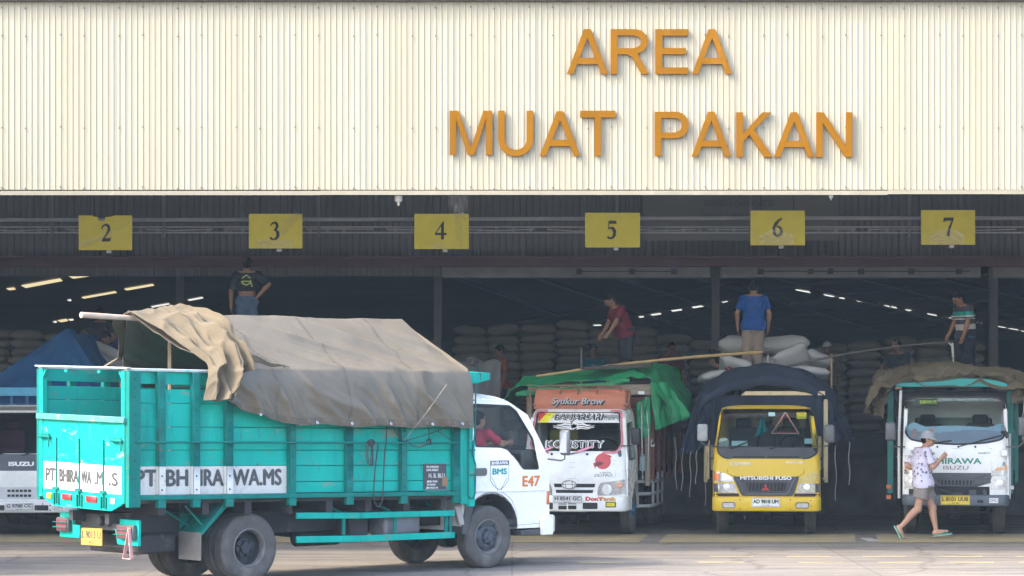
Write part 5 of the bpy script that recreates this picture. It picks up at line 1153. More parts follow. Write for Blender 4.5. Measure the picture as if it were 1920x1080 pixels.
# ---- white and teal truck in bay 7
X7 = (1792-960)/119; A7 = R(-8)
t7 = thing('white_teal_truck', 'white cab truck with teal bed and BHIRAWA lettered in green', 'truck', (X7, 42, 0), A7, group='cargo trucks')
L = conv(1600, 640, 2.77, 1792); lx7 = 531.8
def L2(zx, zy): return L(zx-4.0, zy)
ws7 = rpoly([L2(277, 310), L2(325, 288), L2(745, 288), L2(793, 310), L2(800, 470), L2(775, 512), L2(690, 530), L2(537, 538), L2(385, 530), L2(298, 512), L2(272, 470)], [.05, .04, .04, .05, .05, .06, .1, .1, .1, .06, .05])
dr7 = [(.14, .60), (.14, 1.2), (.28, 1.95), (.36, 2.02), (1.20, 2.02), (1.20, .85), (.95, .78), (.75, .60)]
wi7 = rpoly([(.26, 1.28), (.40, 1.93), (1.12, 1.95), (1.12, 1.28)], .05)
c7 = Cab(t7, [(.40, .825), (1.4, .82), (2.0, .80), (2.2, .77)], [(.4, .04), (1.0, .03), (1.36, .05), (1.5, .08), (2.0, .25), (2.10, .32), (2.16, .42)], .06, .10, .60, 2.13, 1.55, m_white, ws7, dr7, wi7, .06, (1.05, .42, .45), rear_win=rrect(-.62, .62, 1.50, 1.86, .05))
c7.line('hood_gap', [L(360, 555), L(537, 557), L(716, 555), L(716, 682)], M('grey gap', (.45, .46, .48), .5), .008); c7.line('hood_gap', [L(360, 555), L(358, 682)], M('grey gap', (.45, .46, .48), .5), .008)
m_g7 = M('dark grey grille', (.075, .08, .09), .45, var=.12, vs=6)
g7 = c7.patch('grille', [L(350, 683), L(712, 683), L(712, 735), L(650, 752), L(415, 752), L(350, 735)], m_g7, .008)
c7.patch('mesh_panel', rpoly([L(440, 722), L(630, 722), L(622, 746), L(448, 746)], .02), m_slot, .011, .01, g7)
mb = MB()
for k in range(10): x, z = L(452+k*18.5, 734); mb.box((x, c7.F(x, z)-.016, z), (.018, .01, .07))
for zz, a, b in ((708, 420, 655), (752, 430, 640), (716, 400, 690)):
    q = [L(a-22, zz-14), L(a, zz), L(b, zz), L(b+28, zz-16)]; mb.tube([(x, c7.F(x, z)-.012, z) for x, z in q], .009, 5)
mb.build('grille_bars', m_mirror, g7)
c7.patch('lower_opening', [L(290, 754), L(705, 754), L(705, 797), L(290, 797)], m_slot, .003)
mb = MB(); mb.b2(-.03, .10, .02, .06, .62, .70); mb.b2(.2, .32, .02, .08, .6, .74); mb.bar((-.25, .02, .74), (0.0, .02, .66), .03, .03); mb.b2(.42, .48, .0, .05, .6, .74); mb.build('radiator_parts', m_plastic, t7, .008)
m_amb7 = M('amber window', (.85, .42, .22), .2, var=.3, vs=30)
for mr in (0, 1):
    f_ = (lambda p: p) if mr else mirrored
    h = c7.patch('headlight', f_([L(716, 655), L(803, 612), L(803, 698), L(716, 698)]), m_lens, .008)
    c7.patch('indicator', f_([L(735, 660), L(795, 640), L(795, 668), L(735, 672)]), m_amb7, .011, .01, h)
    h = c7.patch('headlight', f_([L(712, 706), L(797, 706), L(795, 768), L(708, 768)]), M('clear headlamp', (.70, .71, .70), .2, .3, var=.3, vs=40), .008)
    x, z = L(755, 737); x = x if mr else -x; mb = MB(); mb.lathe([(.06, .0), (.055, -.012), (.0, -.02)], (x, c7.F(x, z)-.008, z), 'y', 18); mb.build('bulb', m_lensglass, h)
    sg_ = 1 if mr else -1
    mb = MB(); mb.b2(sg_*.70, sg_*.80, -.03, .06, L(0, 585)[1]-.03, L(0, 560)[1]); mb.build('mirror_base', m_white, t7, .01)
m_bmp7 = M('grey bumper', (.085, .105, .13), .5, var=.1, vs=5)
b7, bf7 = bumper(t7, .835, L(0, 855)[1], L(0, 797)[1], -.04, .26, m_bmp7, .05, .10)
mb = MB(); a, b = L(640, 838), L(672, 822); mb.prism(rrect(a[0], b[0], a[1], b[1], .02), bf7, 0, .004); mb.build('tow_slot', m_slot, b7, smooth=0)
mb = MB(); a, b = L(702, 838), L(748, 813); mb.prism([(a[0], a[1]), (b[0], a[1]), (b[0], b[1]), (a[0], b[1])], bf7, 0, .003); o = mb.build('bumper_label', m_plate_w, b7, smooth=0)
text(None, 'DMO', .07, lambda u, v, d: bf7((a[0]+b[0])/2+u, (a[1]+b[1])/2+v, .0035+d), 'label_text', m_under, o, .12, depth=.001)
x7_, z7_ = L(528, 824); plate(t7, lambda u, v, d: bf7(x7_+u, z7_+v, d+.01), .455, .145, 'L 8101 UUB', m_plate_y, M('brown ink', (.10, .05, .02), .5), '07 28')
m_grn = M('green lettering', (.0, .22, .15), .45)
m_dred = M('dark red outline', (.16, .08, .09), .4)
x, z = L(532, 623); c7.text('front_text', 'BHIRAWA', x, z, .80, .125, m_grn, .006, None, depth=.002, bold=.003)
x, z = L(532, 657); c7.text('front_text', 'ISUZU', x, z, .39, .085, m_dred, .006, None, depth=.002)
x, z = L(677, 581); c7.text('front_text', 'NMR71', x, z, .19, .04, m_under, .006, None, depth=.002, shear=.3)
x, z = L(417, 587); c7.text('front_text', 'F', x, z, .045, .065, m_under, .006, None, depth=.002, bold=.002)
mb = MB()
for q in (437, 545, 632): x, z = L(q, 548); mb.lathe([(.017, .005), (.016, -.012), (0, -.016)], (x, c7.F(x, z)-.003, z), 'y', 10)
mb.build('washer_nozzles', m_rubber, t7)
wiper(t7, c7, L(415, 528), L(500, 517)); wiper(t7, c7, L(545, 546), L(745, 494))
# folded sun shade on the dashboard
shp = [L(278, 505), L(278, 448), L(300, 425), L(322, 422), L(345, 432), L(375, 444), L(450, 440), L(537, 438), L(620, 442), L(690, 447), L(725, 440), L(755, 428), L(778, 432), L(796, 455), L(796, 490), L(770, 508), L(690, 524), L(537, 531), L(385, 524), L(300, 508)]
m_shade = M('grey blue sunshade', (.36, .42, .55), .7, var=.06, vs=3); m_shade2 = M('light blue sunshade', (.42, .62, .78), .7, var=.08, vs=8)
t = thing('windscreen_sunshade', 'blue grey sunshade propped inside the windscreen behind the walking man', 'sunshade', (X7, 42, 0), A7)
mb = MB(); mb.panel(shp, [], lambda u, v: (u, c7.F(u, v)+.02+.04*math.sin(u*9)*.3, v), .025, 0)
mid = L(0, 466)[1]; me_i = len(mb.v)
o = mb.build('shade_panel', [m_shade, m_shade2], t)
for p in o.data.polygons:
    if p.center.z > mid+.02*math.sin(p.center.x*5): p.material_index = 1
mb = MB(); q = [L(312, 500), L(330, 500), L(330, 455), L(312, 455)]; mb.panel(q, [], lambda u, v: (u, c7.F(u, v)+.014, v), .2); mb.build('printed_patch', M('pink print', (.75, .36, .26), .7), t)
mb = MB(); q = [L(392, 500), L(420, 500), L(420, 455), L(392, 455)]; mb.panel(q, [], lambda u, v: (u, c7.F(u, v)+.014, v), .2); mb.build('printed_patch', M('pink print', (.75, .36, .26), .7), t)
mb = MB(); q = L(785, 487); mb.lathe([(.0, -.0), (.075, .004), (.075, .012), (0, .016)], (q[0]-.015, c7.F(*q)+.006, q[1]), 'y', 20); mb.build('black_disc', m_rubber, t)
sticker(c7, L(318, 333), L(440, 298), M('dark green sticker', (.04, .07, .03), .5)); c7.text('sticker_text', 'BHIRAWA MS', L(392, 316)[0], L(392, 316)[1], .26, .075, M('lime ink', (.60, .80, .08), .5), -.009, fat=.004)
seat(t7, -.42, 1.15, 1.18, .5); seat(t7, .42, 1.15, 1.18, .5); steering(t7, .42, .60, 1.46)
mb = MB(); mb.b2(-.60, .60, 1.62, 1.64, 1.48, 1.88); mb.build('rear_pane', M('pale rear pane', (.30, .34, .32), .4, var=.2, vs=4), t7)
mirror(t7, (L(196, 0)[0], -.02, L(0, 468)[1]), .17, .29, [(L(270, 0)[0], .05, L(0, 549)[1]), (L(210, 0)[0], .0, L(0, 548)[1]), (L(190, 0)[0], -.01, L(0, 545)[1]), (L(186, 0)[0], -.01, L(0, 515)[1])])
mirror(t7, (L(872, 0)[0], -.02, L(0, 440)[1]), .14, .30, [(L(790, 0)[0], .05, L(0, 547)[1]), (L(850, 0)[0], .0, L(0, 546)[1]), (L(880, 0)[0], -.01, L(0, 520)[1]), (L(880, 0)[0], -.01, L(0, 470)[1])])
mb = MB(); x = L(240, 0)[0]; mb.tube([(x, .3, L(0, 820)[1]), (x, .3, L(0, 480)[1]), (x+.03, .35, L(0, 255)[1])], .022, 8); mb.build('snorkel_tube', M('white pipe', (.62, .62, .62), .5), t7)
mb = MB(); x = L(812, 0)[0]; mb.tube([(x, .3, L(0, 820)[1]), (x, .3, L(0, 480)[1])], .018, 8); mb.b2(x-.02, x+.06, .25, .33, L(0, 770)[1], L(0, 752)[1]); mb.build('guard_tube', M('white pipe', (.62, .62, .62), .5), t7)
chassis(t7, .35, 5.4, .38, .62, ((1.05, .40), (3.9, .40)))
wheel(t7, -.70, 1.05, .395, .19, -1); wheel(t7, .70, 1.05, .395, .19, 1)
for x in (-.82, -.6, .6, .82): wheel(t7, x, 3.9, .395, .19, 1 if x > 0 else -1, 'rear')
mb = MB(); mb.tube([(-.6, .9, .50), (-.5, .9, .33), (.5, .9, .33), (.6, .9, .50)], .035, 8); mb.b2(-.3, .4, .6, 1.0, .36, .56); mb.build('front_axle', m_under, t7, .01)
m_tg7 = M('dull teal paint', (.012, .21, .18), .5, var=.12, vs=4, dirt=((.06, .09, .08), .2, 5, (1, 1, 1)))
bed(t7, .99, 1.62, 6.0, 1.0, 2.2, m_tg7, m_tg7, 2.3, 5)
for o in t7.children:
    if o.name.startswith('headboard'): o.data.materials[0] = m_under  # headboard coloured black in place of the shaded gap under the header
mb = MB(); hp = [L(225, 236), L(813, 236), L(808, 218), L(760, 203), L(690, 193), L(560, 190), L(460, 205), L(225, 215)]; mb.prism(hp, lambda u, v, d: (u, 1.05+d, v), 0, .5); mb.build('header_board', M('teal header', (.015, .33, .32), .45, var=.06), t7, .01)
for a, b in ((222, 256), (778, 812)): q, r_ = L(a, 246), L(b, 237); mb = MB(); mb.b2(q[0], r_[0], 1.04, 1.5, q[1], r_[1]-.002); mb.build('wood_end', M('raw wood', (.42, .28, .13), .8, var=.2, vs=12), t7)
for a in (205, 822): x = L(a, 0)[0]*1.03; mb = MB(); mb.b2(x-.05, x+.05, 1.5, 1.6, .62, 2.30); mb.build('front_post', m_tg7, t7, .006)
mb = MB(); x = L(197, 0)[0]*1.03; 
for zz in (775, 830): z = L(0, zz)[1]; mb = MB(); mb.b2(x-.04, x+.04, 1.48, 1.498, z-.035, z+.035); mb.build('marker_lamp', M('amber lens', (.75, .20, .05), .2), t7, .006)
for x in (-1, 1): mb = MB(); mb.b2(x-.02, x+.02, 2.2, 5.5, .5, .9); mb.build('side_guard', m_under, t7)
# olive tarpaulin heaped over its load
to = thing('olive_tarpaulin', 'crumpled olive tarpaulin heaped over the load of the white and teal truck', 'tarpaulin', (X7, 42, 0), A7)
m_olive = M('olive tarpaulin', (.125, .105, .068), .85, var=.16, vs=2.5, dirt=[((.17, .145, .10), .3, 3, (1, 1, 1)), ((.07, .06, .04), .2, 5, (1, 1, 1))], spec=.25, bump=.1, bs=120)
XO = [(0, -1.26), (.08, -1.22), (.16, -1.12), (.26, -.92), (.38, -.5), (.5, .0), (.62, .4), (.74, .9), (.84, 1.1), (.92, 1.26), (1, 1.34)]
ZO = [(0, 1.98), (.08, 2.20), (.16, 2.38), (.26, 2.44), (.38, 2.50), (.5, 2.56), (.62, 2.47), (.74, 2.42), (.84, 2.35), (.92, 2.20), (1, 1.86)]
def ob(u, v):
    x, z = arch(XO, u), arch(ZO, u); s_ = abs(u-.5)*2
    fr = max(0, 1-v*4.5); return (x, 1.0+3.4*v, z-.17*fr*(1-s_*.5)+(.06*math.sin(v*2.5) if s_ < .7 else 0))
def of(u, v):
    x = u*2.6; y = v*3.4; q = (x*1.25+.3*y, y*1.1, 4)
    return .16*crease(q)+.05*crease((x*2.3-y*.8, y*1.9+x, 9))+.12*noise.noise((x*.9, y*.8, 3))
cloth('cover', ob, np.linspace(0, 1, 170), np.linspace(0, 1, 60), of, m_olive, to, .012, 50)
FE = [L(*q) for q in ((222, 225), (300, 228), (370, 222), (440, 224), (480, 212), (560, 196), (640, 193), (700, 192), (770, 206), (815, 238))]
def ffb(u, v):
    x = FE[0][0]+(FE[-1][0]-FE[0][0])*u; zb_ = float(np.interp(x, [q[0] for q in FE], [q[1] for q in FE])); zt_ = float(np.interp(x, XO_, ZO_))-.02
    return (x, 1.03-.03*v+.18*(1-v), zt_+(zb_-zt_)*v)
XO_ = [q[1] for q in XO]; ZO_ = [q[1] for q in ZO]
cloth('front_fold', ffb, np.linspace(0, 1, 110), np.linspace(0, 1, 24), lambda u, v: -.10*crease((u*3.2, v*1.2, 3))-.06*crease((u*7, v*2, 6))+.0, m_olive, to, .012, 50)
for s_, k in ((-1, 0), (1, 1)):
    cloth('hanging_corner', (lambda s_: (lambda u, v: (s_*(.98+.30*u+.05*v), 1.06+.5*u, 2.46-.05*u-(.62 if s_ < 0 else .36)*v*(1-.25*u))))(s_), np.linspace(0, 1, 26), np.linspace(0, 1, 22), lambda u, v: .10*crease((u*1.6, v*1.4, 8))+.06*crease((u*3.5, v*3, 2)), m_olive, to, .012, 50)
mb = MB(); mb.tube([(1.12, 1.1, 2.2), (1.10, 1.1, 1.95), (1.04, 1.1, 1.62)], .012, 5); mb.tube([(1.18, 1.12, 2.15), (1.22, 1.12, 1.9), (1.08, 1.12, 1.5)], .01, 5); mb.build('tie_cord', m_lcord, to)
# ---- white truck with an orange roof box in bay 5, standing at a slight angle
X5 = (1077-960)/119; A5 = R(-10)
t5 = thing('white_cargo_truck', 'white cargo truck with orange roof box and red disc sticker', 'truck', (X5, 42, 0), A5, group='cargo trucks')
L = conv(900, 660, 2.92, 1077, math.cos(A5))
def sy(pts): return [(-x, z) for x, z in pts][::-1]
m_pink = M('pink windscreen frame', (.62, .22, .26), .5, var=.1)
rtop = [L(745, 332), L(759, 400), L(756, 510), L(738, 540)]
ws5 = rpoly([(-.735, .0)]*0+[(-L(745, 0)[0], L(0, 330)[1]), (L(745, 0)[0], L(0, 330)[1]), (L(760, 0)[0], L(0, 505)[1]), (L(738, 0)[0], L(0, 543)[1]), (-L(738, 0)[0], L(0, 543)[1]), (-L(760, 0)[0], L(0, 505)[1])], [.05, .05, .04, .05, .05, .04])
dr5 = [(.16, .60), (.16, 1.2), (.34, 1.80), (.42, 1.88), (1.16, 1.88), (1.16, .85), (.95, .78), (.75, .60)]
wi5 = rpoly([(.28, 1.20), (.46, 1.78), (1.08, 1.80), (1.08, 1.20)], .05)
c5 = Cab(t5, [(.40, .83), (1.3, .82), (1.95, .75), (2.02, .72)], [(.4, .04), (.9, .03), (1.30, .08), (1.9, .36), (1.97, .44), (2.02, .56)], .06, .11, .56, 2.01, 1.45, m_white, ws5, dr5, wi5, .05, (1.0, .40, .45))
n = len(ws5); o1, o2 = shrink(ws5, -.004), shrink(ws5, -.038)
mb = MB(); mb.add([(p[0], c5.F(*p)-.014, p[1]) for p in o1]+[(p[0], c5.F(*p)-.014, p[1]) for p in o2]+[(p[0], c5.F(*p)+.01, p[1]) for p in o2], [(i, (i+1) % n, n+(i+1) % n, n+i) for i in range(n)]+[(n+i, n+(i+1) % n, 2*n+(i+1) % n, 2*n+i) for i in range(n)]); mb.build('windscreen_frame', m_pink, t5)
# banner and stickers on the glass
bt, bb = L(0, 335)[1], L(0, 388)[1]; xr = L(746, 0)[0]
bn = c5.patch('windscreen_banner', [(-xr+.02, bb), (xr-.0, bb), (xr-.02, bt), (-xr+.03, bt)], M('white banner', (.74, .75, .75), .5), -.001, .003, step=.1)
c5.patch('red_corner', [(-xr+.03, bb), L(300, 388), L(340, 335), (-xr+.03, bt)], M('red sticker', (.62, .02, .02), .5), .0005, .002, bn)
c5.patch('yellow_corner', [L(302, 388), L(352, 388), L(390, 335), L(342, 335)], M('yellow sticker', (.75, .68, .02), .5), .0005, .002, bn)
x, z = L(522, 357); c5.text('banner_text', 'BANJARSARI', x+.006, z-.004, .77, .135, m_ink, .003, bn, depth=.001, fat=.012, shear=.2)
c5.text('banner_text', 'BANJARSARI', x, z, .75, .125, M('white sticker', (.8, .8, .8), .5), .0045, bn, depth=.001, bold=.0, shear=.2)
x, z = L(690, 364); c5.text('banner_text', 'Trans', x, z, .18, .085, m_ink, .003, bn, depth=.001, shear=.4)
x, z = L(352, 345); c5.text('banner_text', 'CV. Putra', x, z, .10, .03, m_ink, .003, bn, depth=.001, shear=.3)
mb = MB(); cx_, cz_ = L(498, 407)
for s_ in (-1, 1):
    for dz, ln, w_ in ((.05, .22, .014), (.02, .28, .018), (-.02, .28, .018), (-.05, .22, .014)):
        P_ = [(cx_+s_*(.05+ln*q), cz_+dz*(1-q*.5)+.012*math.sin(q*6)) for q in np.linspace(0, 1, 9)]
        o = stroke([(p[0], p[1], w_*(1-q*.8)+.003) for p, q in zip(P_, np.linspace(0, 1, 9))]); mb.panel(o, [], lambda u, v: (u, c5.F(u, v)-.001, v), .3)
for k in range(7):
    a = k*.9; o = stroke([(cx_+.02*math.cos(a)+(.035+.03*q)*math.cos(a+q*2.4), cz_+(.03+.03*q)*math.sin(a+q*2.4), .012*(1-q*.6)) for q in np.linspace(0, 1, 7)]); mb.panel(o, [], lambda u, v: (u, c5.F(u, v)-.001, v), .3)
mb.build('tribal_sticker', M('white sticker', (.8, .8, .8), .5), t5, smooth=0)
x, z = L(500, 508); c5.text('glass_text', 'KONSTITY', x+.03, z, .92, .16, M('white sticker', (.8, .8, .8), .5), .0, None, depth=.0005, fat=.014)
c5.text('glass_text', 'KONSTITY', x+.03, z, .90, .15, m_ink, .0030, None, depth=.001)
for q in (((510, 553), (545, 548), (622, 518), (614, 512), (540, 535)), ((330, 548), (352, 546), (396, 524), (390, 518), (345, 532))):
    mb = MB(); mb.panel([L(*p) for p in q], [], lambda u, v: (u, c5.F(u, v)-.03, v), .3, 0); mb.panel([L(*p) for p in q], [], lambda u, v: (u, c5.F(u, v)-.05, v), .3, 0); mb.build('wiper_cover', M('pink foam', (.80, .32, .48), .7), t5, smooth=0)
wiper(t5, c5, L(485, 560), L(560, 540)); wiper(t5, c5, L(320, 556), L(370, 538))
mb = MB()
for q in (388, 482, 582): x, z = L(q, 560); mb.lathe([(.02, .005), (.018, -.012), (0, -.018)], (x, c5.F(x, z)-.003, z), 'y', 10)
mb.build('washer_nozzles', m_rubber, t5)
m_gap = M('grey gap', (.45, .46, .48), .5)
c5.line('hood_gap', [(-.70, L(0, 632)[1]), L(500, 632), L(735, 612)], m_gap, .009); c5.line('hood_gap', [(-.70, L(0, 606)[1]), L(500, 606), L(735, 592)], m_gap, .007); c5.line('hood_gap', [(-.70, L(0, 694)[1]), L(500, 694), L(735, 684)], m_gap, .009); c5.line('hood_gap', [L(737, 548), L(737, 684)], m_gap, .006)
m_disc = M('red disc sticker', (.58, .06, .07), .4, var=.12, vs=6)
x, z = L(668, 598); disc = [(x+.125*math.cos(a), z+.125*math.sin(a)) for a in np.linspace(0, 2*math.pi, 33)[:-1]]; ds = c5.patch('red_disc', disc, m_disc, .004, .003)
c5.patch('disc_mark', [L(624, 612), L(640, 600), L(668, 603), L(672, 612), L(650, 622), L(630, 626)], M('dark red mark', (.16, .03, .035), .5), .006, .002, ds); c5.patch('disc_mark', [L(692, 560), L(716, 570), L(708, 580), L(694, 576)], m_disc, .005, .002, ds); c5.patch('disc_mark', [L(615, 608), L(628, 604), L(630, 640), L(618, 622)], m_disc, .005, .002, ds)
x, z = L(671, 676); c5.text('front_text', 'DUTRO', x, z, .29, .06, m_stencil, .005, None, depth=.002, shear=.35)
x, z = L(682, 660); c5.text('front_text', 'CARGO', x, z, .17, .035, m_stencil, .005, None, depth=.002, shear=.35)
m_sil = M('silver trim', (.55, .56, .57), .25, .6)
for y0_, y1_, xe in ((724, 741, 628), (758, 772, 618)): c5.patch('grille_slot', [(-L(xe, 0)[0], L(0, y1_)[1]), (L(xe, y1_)[0]-.01, L(0, y1_)[1]), (L(xe, 0)[0], L(0, y0_-3)[1]), (-L(xe, 0)[0]-.01, L(0, y0_-3)[1])], m_slot, .004)
x, z = L(487, 726); mb = MB()
mb.tube([(x+.11*math.cos(a), c5.F(x, z)-.03, z+.062*math.sin(a)) for a in np.linspace(0, 2*math.pi, 29)[:-1]], .011, 6, closed=True); mb.tube([(x-.105, c5.F(x, z)-.03, z), (x, c5.F(x, z)-.035, z+.012), (x+.105, c5.F(x, z)-.03, z)], .009, 6); mb.tube([(x-.05, c5.F(x, z)-.03, z-.05), (x-.06, c5.F(x, z)-.03, z), (x-.04, c5.F(x, z)-.03, z+.055)], .008, 6); mb.tube([(x+.05, c5.F(x, z)-.03, z-.05), (x+.06, c5.F(x, z)-.03, z), (x+.04, c5.F(x, z)-.03, z+.055)], .008, 6)
o = mb.build('round_emblem', m_sil, t5)
mb = MB(); mb.lathe([(.105, 0), (.09, -.01), (0, -.014)], (0, 0, 0), 'y', 24); mb.v = [(p[0]+x, p[1]+c5.F(x, z)-.016, p[2]*.58+z) for p in mb.v]; mb.build('emblem_disc', m_white, o)
for mr in (0, 1):
    f_ = sy if mr else (lambda p: p)
    h = c5.patch('headlight', f_(rpoly([L(640, 786), L(642, 745), L(656, 716), L(786, 697), L(787, 778)], [.01, .03, .03, .02, .02])), m_lens, .010, .04)
    x, z = L(692, 752); x = -x if mr else x; mb = MB(); mb.lathe([(.085, .0), (.075, -.02), (.0, -.03)], (x, c5.F(x, z)-.012, z), 'y', 20); mb.build('bulb', m_lensglass, h)
    x, z = L(757, 728); x = -x if mr else x; mb = MB(); mb.lathe([(.05, .0), (.04, -.016), (.0, -.02)], (x, c5.F(x, z)-.012, z), 'y', 16); mb.build('indicator', M('pale amber', (.75, .38, .28), .2, var=.2, vs=30), h)
    c5.patch('side_repeater', f_(rpoly([L(742, 545), L(764, 535), L(768, 570), L(756, 576)], .02)), m_mirror, .012)
b5, bf5 = bumper(t5, .835, L(0, 872)[1], L(0, 785)[1], -.06, .30, m_white, .06, .12)
for q in ((565, 645, 823, 858), (432, 478, 840, 861), (485, 531, 839, 860), (432, 478, 829, 834), (485, 531, 828, 833), (330, 402, 825, 860)):
    a, b = L(q[0], q[3]), L(q[1], q[2]); mb = MB(); mb.prism(rrect(a[0], b[0], a[1], b[1], .015), bf5, 0, .004); mb.build('air_slot', m_slot, b5, smooth=0)
a, b = L(688, 848), L(744, 817); mb = MB(); mb.prism(rrect(a[0], b[0], a[1], b[1], .015), bf5, 0, .005); o = mb.build('fog_lamp', m_under, b5, smooth=0); mb = MB(); mb.prism(rrect(a[0]+.015, b[0]-.015, a[1]+.015, b[1]-.015, .012), bf5, .006, .014); mb.build('lens', m_yellowlens, o, smooth=0)
mb = MB(); mb.prism(rrect(-b[0], -a[0], a[1], b[1], .015), bf5, 0, .005); mb.build('fog_lamp', m_yellowlens, b5, smooth=0)
mb = MB(); mb.prism([(-.78, L(0, 873)[1]), (.20, L(0, 873)[1]), (.20, L(0, 866)[1]), (-.78, L(0, 866)[1])], bf5, 0, .012); mb.build('bumper_lip', M('worn cream lip', (.5, .48, .38), .6, var=.2, vs=8), b5, .004)
x5_, z5_ = L(484, 806); plate(t5, lambda u, v, d: bf5(x5_+u, z5_+v-.03*u*0, d+.015), .46, .125, 'H 8541 GC', M('dull white plate', (.60, .61, .63), .5, var=.08, vs=12), m_stencil, '04 27')
x, z = L(625, 803); text(None, "Don't", .085, lambda u, v, d: bf5(x+u, z+v, .003+d), 'bumper_text', M('red lettering', (.55, .03, .02), .5), b5, .25, depth=.001, fat=.007)
x2, z2 = L(702, 803); text(None, 'Panik', .085, lambda u, v, d: bf5(x2+u, z2+v, .003+d), 'bumper_text', M('red yellow lettering', (.52, .26, .04), .5, var=.4, vs=9), b5, .24, depth=.001, fat=.007)
# roof box
m_or = M('orange roof box', (.50, .175, .10), .55, var=.08, vs=4, dirt=[((.36, .13, .08), .25, 4, (1, 1, 1)), ((.16, .09, .06), .1, 12, (1, 1, 1))])
zb5, zt5 = L(0, 312)[1], L(0, 208)[1]; xb5 = .745
def box5(u, t): return (u*xb5*(1-.03*t), .50+.10*t+.08*u*u-.06*math.sin(math.pi*t), zb5+(zt5-zb5)*t)
mb = MB(); mb.grid(box5, np.linspace(-1, 1, 25), np.linspace(0, 1, 9)); mb.grid(lambda u, t: (u*xb5*.97, .60+.08*u*u+(1.15-.60)*t, zt5+.02*math.sin(math.pi*t)), np.linspace(-1, 1, 25), np.linspace(0, 1, 5))
for s_ in (-1, 1): mb.grid(lambda a, t: (s_*xb5*(1-.03*t), (.58+.10*t)*(1-a)+1.15*a-.06*math.sin(math.pi*t)*(1-a), zb5+(zt5-zb5)*t), np.linspace(0, 1, 7), np.linspace(0, 1, 9))
rb = mb.build('roof_box', m_or, t5, smooth=60)
mb = MB(); a, b = L(300, 193), L(728, 193); zr_ = L(0, 192)[1]
mb.tube([(a[0]-.10, .56, zt5-.02), (a[0]-.05, .57, zr_), (a[0], .57, zr_+.02), (b[0], .57, zr_+.02), (b[0]+.04, .57, zr_), (b[0]+.05, .58, zt5-.02)], .016, 8)
for q in (415, 512, 617): x = L(q, 0)[0]; mb.tube([(x+.01, .56, zr_+.02), (x, .535, zt5-.02), (x-.01, .50, zt5-.06)], .014, 6)
for s_ in (-1, 1): x = s_*(xb5+.05); mb.tube([(x-s_*.08, .60, zt5-.02), (x, .57, zt5), (x+s_*.01, .55, zt5-.06), (x, .52, zb5+.12), (x-s_*.02, .52, zb5+.06), (x-s_*.08, .56, zb5+.05)], .018, 8)
mb.build('guard_rail', M('brown pipe', (.20, .105, .075), .6), rb)
fx = lambda cx_, cz_, off: (lambda u, v, d: (cx_+u, box5((cx_+u)/xb5, min(1, max(0, (cz_+v-zb5)/(zt5-zb5))))[1]-off-d, cz_+v))
x, z = L(510, 273); mb = MB(); r0 = rrect(-.46, .46, -.075, .075, .01); r1 = shrink(r0, .006); k = len(r0); f_ = fx(x, z, .004); mb.add([f_(u, v, 0) for u, v in r0]+[f_(u, v, 0) for u, v in r1], [(i, (i+1) % k, k+(i+1) % k, k+i) for i in range(k)]); mb.build('text_border', M('brown pipe', (.20, .105, .075), .6), rb, smooth=0)
text(None, 'Syukur Brow', .145, fx(x+.012, z-.010, .004), 'box_text', m_ink, rb, .85, depth=.001, fat=.010, shear=.25)
text(None, 'Syukur Brow', .14, fx(x-.006, z+.006, .007), 'box_text', M('grey lettering', (.42, .44, .46), .4), rb, .83, depth=.002, shear=.25, fat=.003)
seat(t5, -.36, 1.12, 1.08, .5, M('yellow seat cover', (.35, .30, .05), .8, var=.2)); seat(t5, .40, 1.12, 1.08, .5); steering(t5, .40, .62, 1.38)
mirror(t5, (L(852, 0)[0]-.02, .12, L(0, 460)[1]), .15, .26, [(L(762, 0)[0], .16, L(0, 513)[1]), (L(820, 0)[0], .13, L(0, 515)[1]), (L(850, 0)[0]-.02, .12, L(0, 505)[1]), (L(850, 0)[0]-.02, .12, L(0, 490)[1])], m_rubber)
mirror(t5, (-1.0, .1, L(0, 470)[1]), .15, .26, [(-.82, .16, 1.30), (-.95, .12, 1.3), (-1.0, .1, 1.34), (-1.0, .1, 1.4)], m_rubber)
chassis(t5, .35, 5.2, .36, .62, ((1.0, .385), (3.8, .385)))
m_bluerim = M('blue rim', (.01, .12, .22), .45, var=.2, vs=8)
wheel(t5, -.70, 1.0, .385, .19, -1, 'front', m_bluerim); wheel(t5, .72, 1.0, .385, .19, 1, 'front', m_bluerim)
for x in (-.80, -.58, .58, .80): wheel(t5, x, 3.8, .385, .18, 1 if x > 0 else -1, 'rear')
mb = MB(); mb.tube([(-.6, .9, .34), (.6, .9, .34)], .05, 8); mb.b2(-.5, .5, .5, .6, .40, .52); mb.build('front_axle', m_under, t5)
for s_ in (-1, 1):
    mb = MB(); mb.grid(lambda i, x: (s_*x, 1.0+.46*math.cos(R(i)), .40+.46*math.sin(R(i))), np.linspace(0, 180, 13), (.60, .84), 0, .012); mb.build('mudguard', M('grey mudguard', (.45, .44, .42), .5), t5)
m_redbed = M('rusty red bed', (.17, .045, .03), .6, var=.2, vs=5, dirt=((.10, .06, .04), .3, 4, (1, 1, 1)))
m_wood = M('weathered board', (.30, .25, .19), .85, var=.2, vs=5, st=(1, 1, 6), dirt=((.16, .13, .1), .3, 5, (1, 1, 4)))
bed(t5, 1.0, 1.62, 5.8, 1.02, 2.2, m_redbed, m_redbed, 2.2, 6)
mb = MB(); mb.b2(-1.0, 1.03, 1.50, 1.58, L(0, 236)[1], L(0, 176)[1]); hb = mb.build('header_board', m_wood, t5, .006)
mb = MB(); mb.b2(.82, .92, 1.49, 1.499, 2.24, 2.29); mb.build('board_plate', m_plate_w, hb, smooth=0)
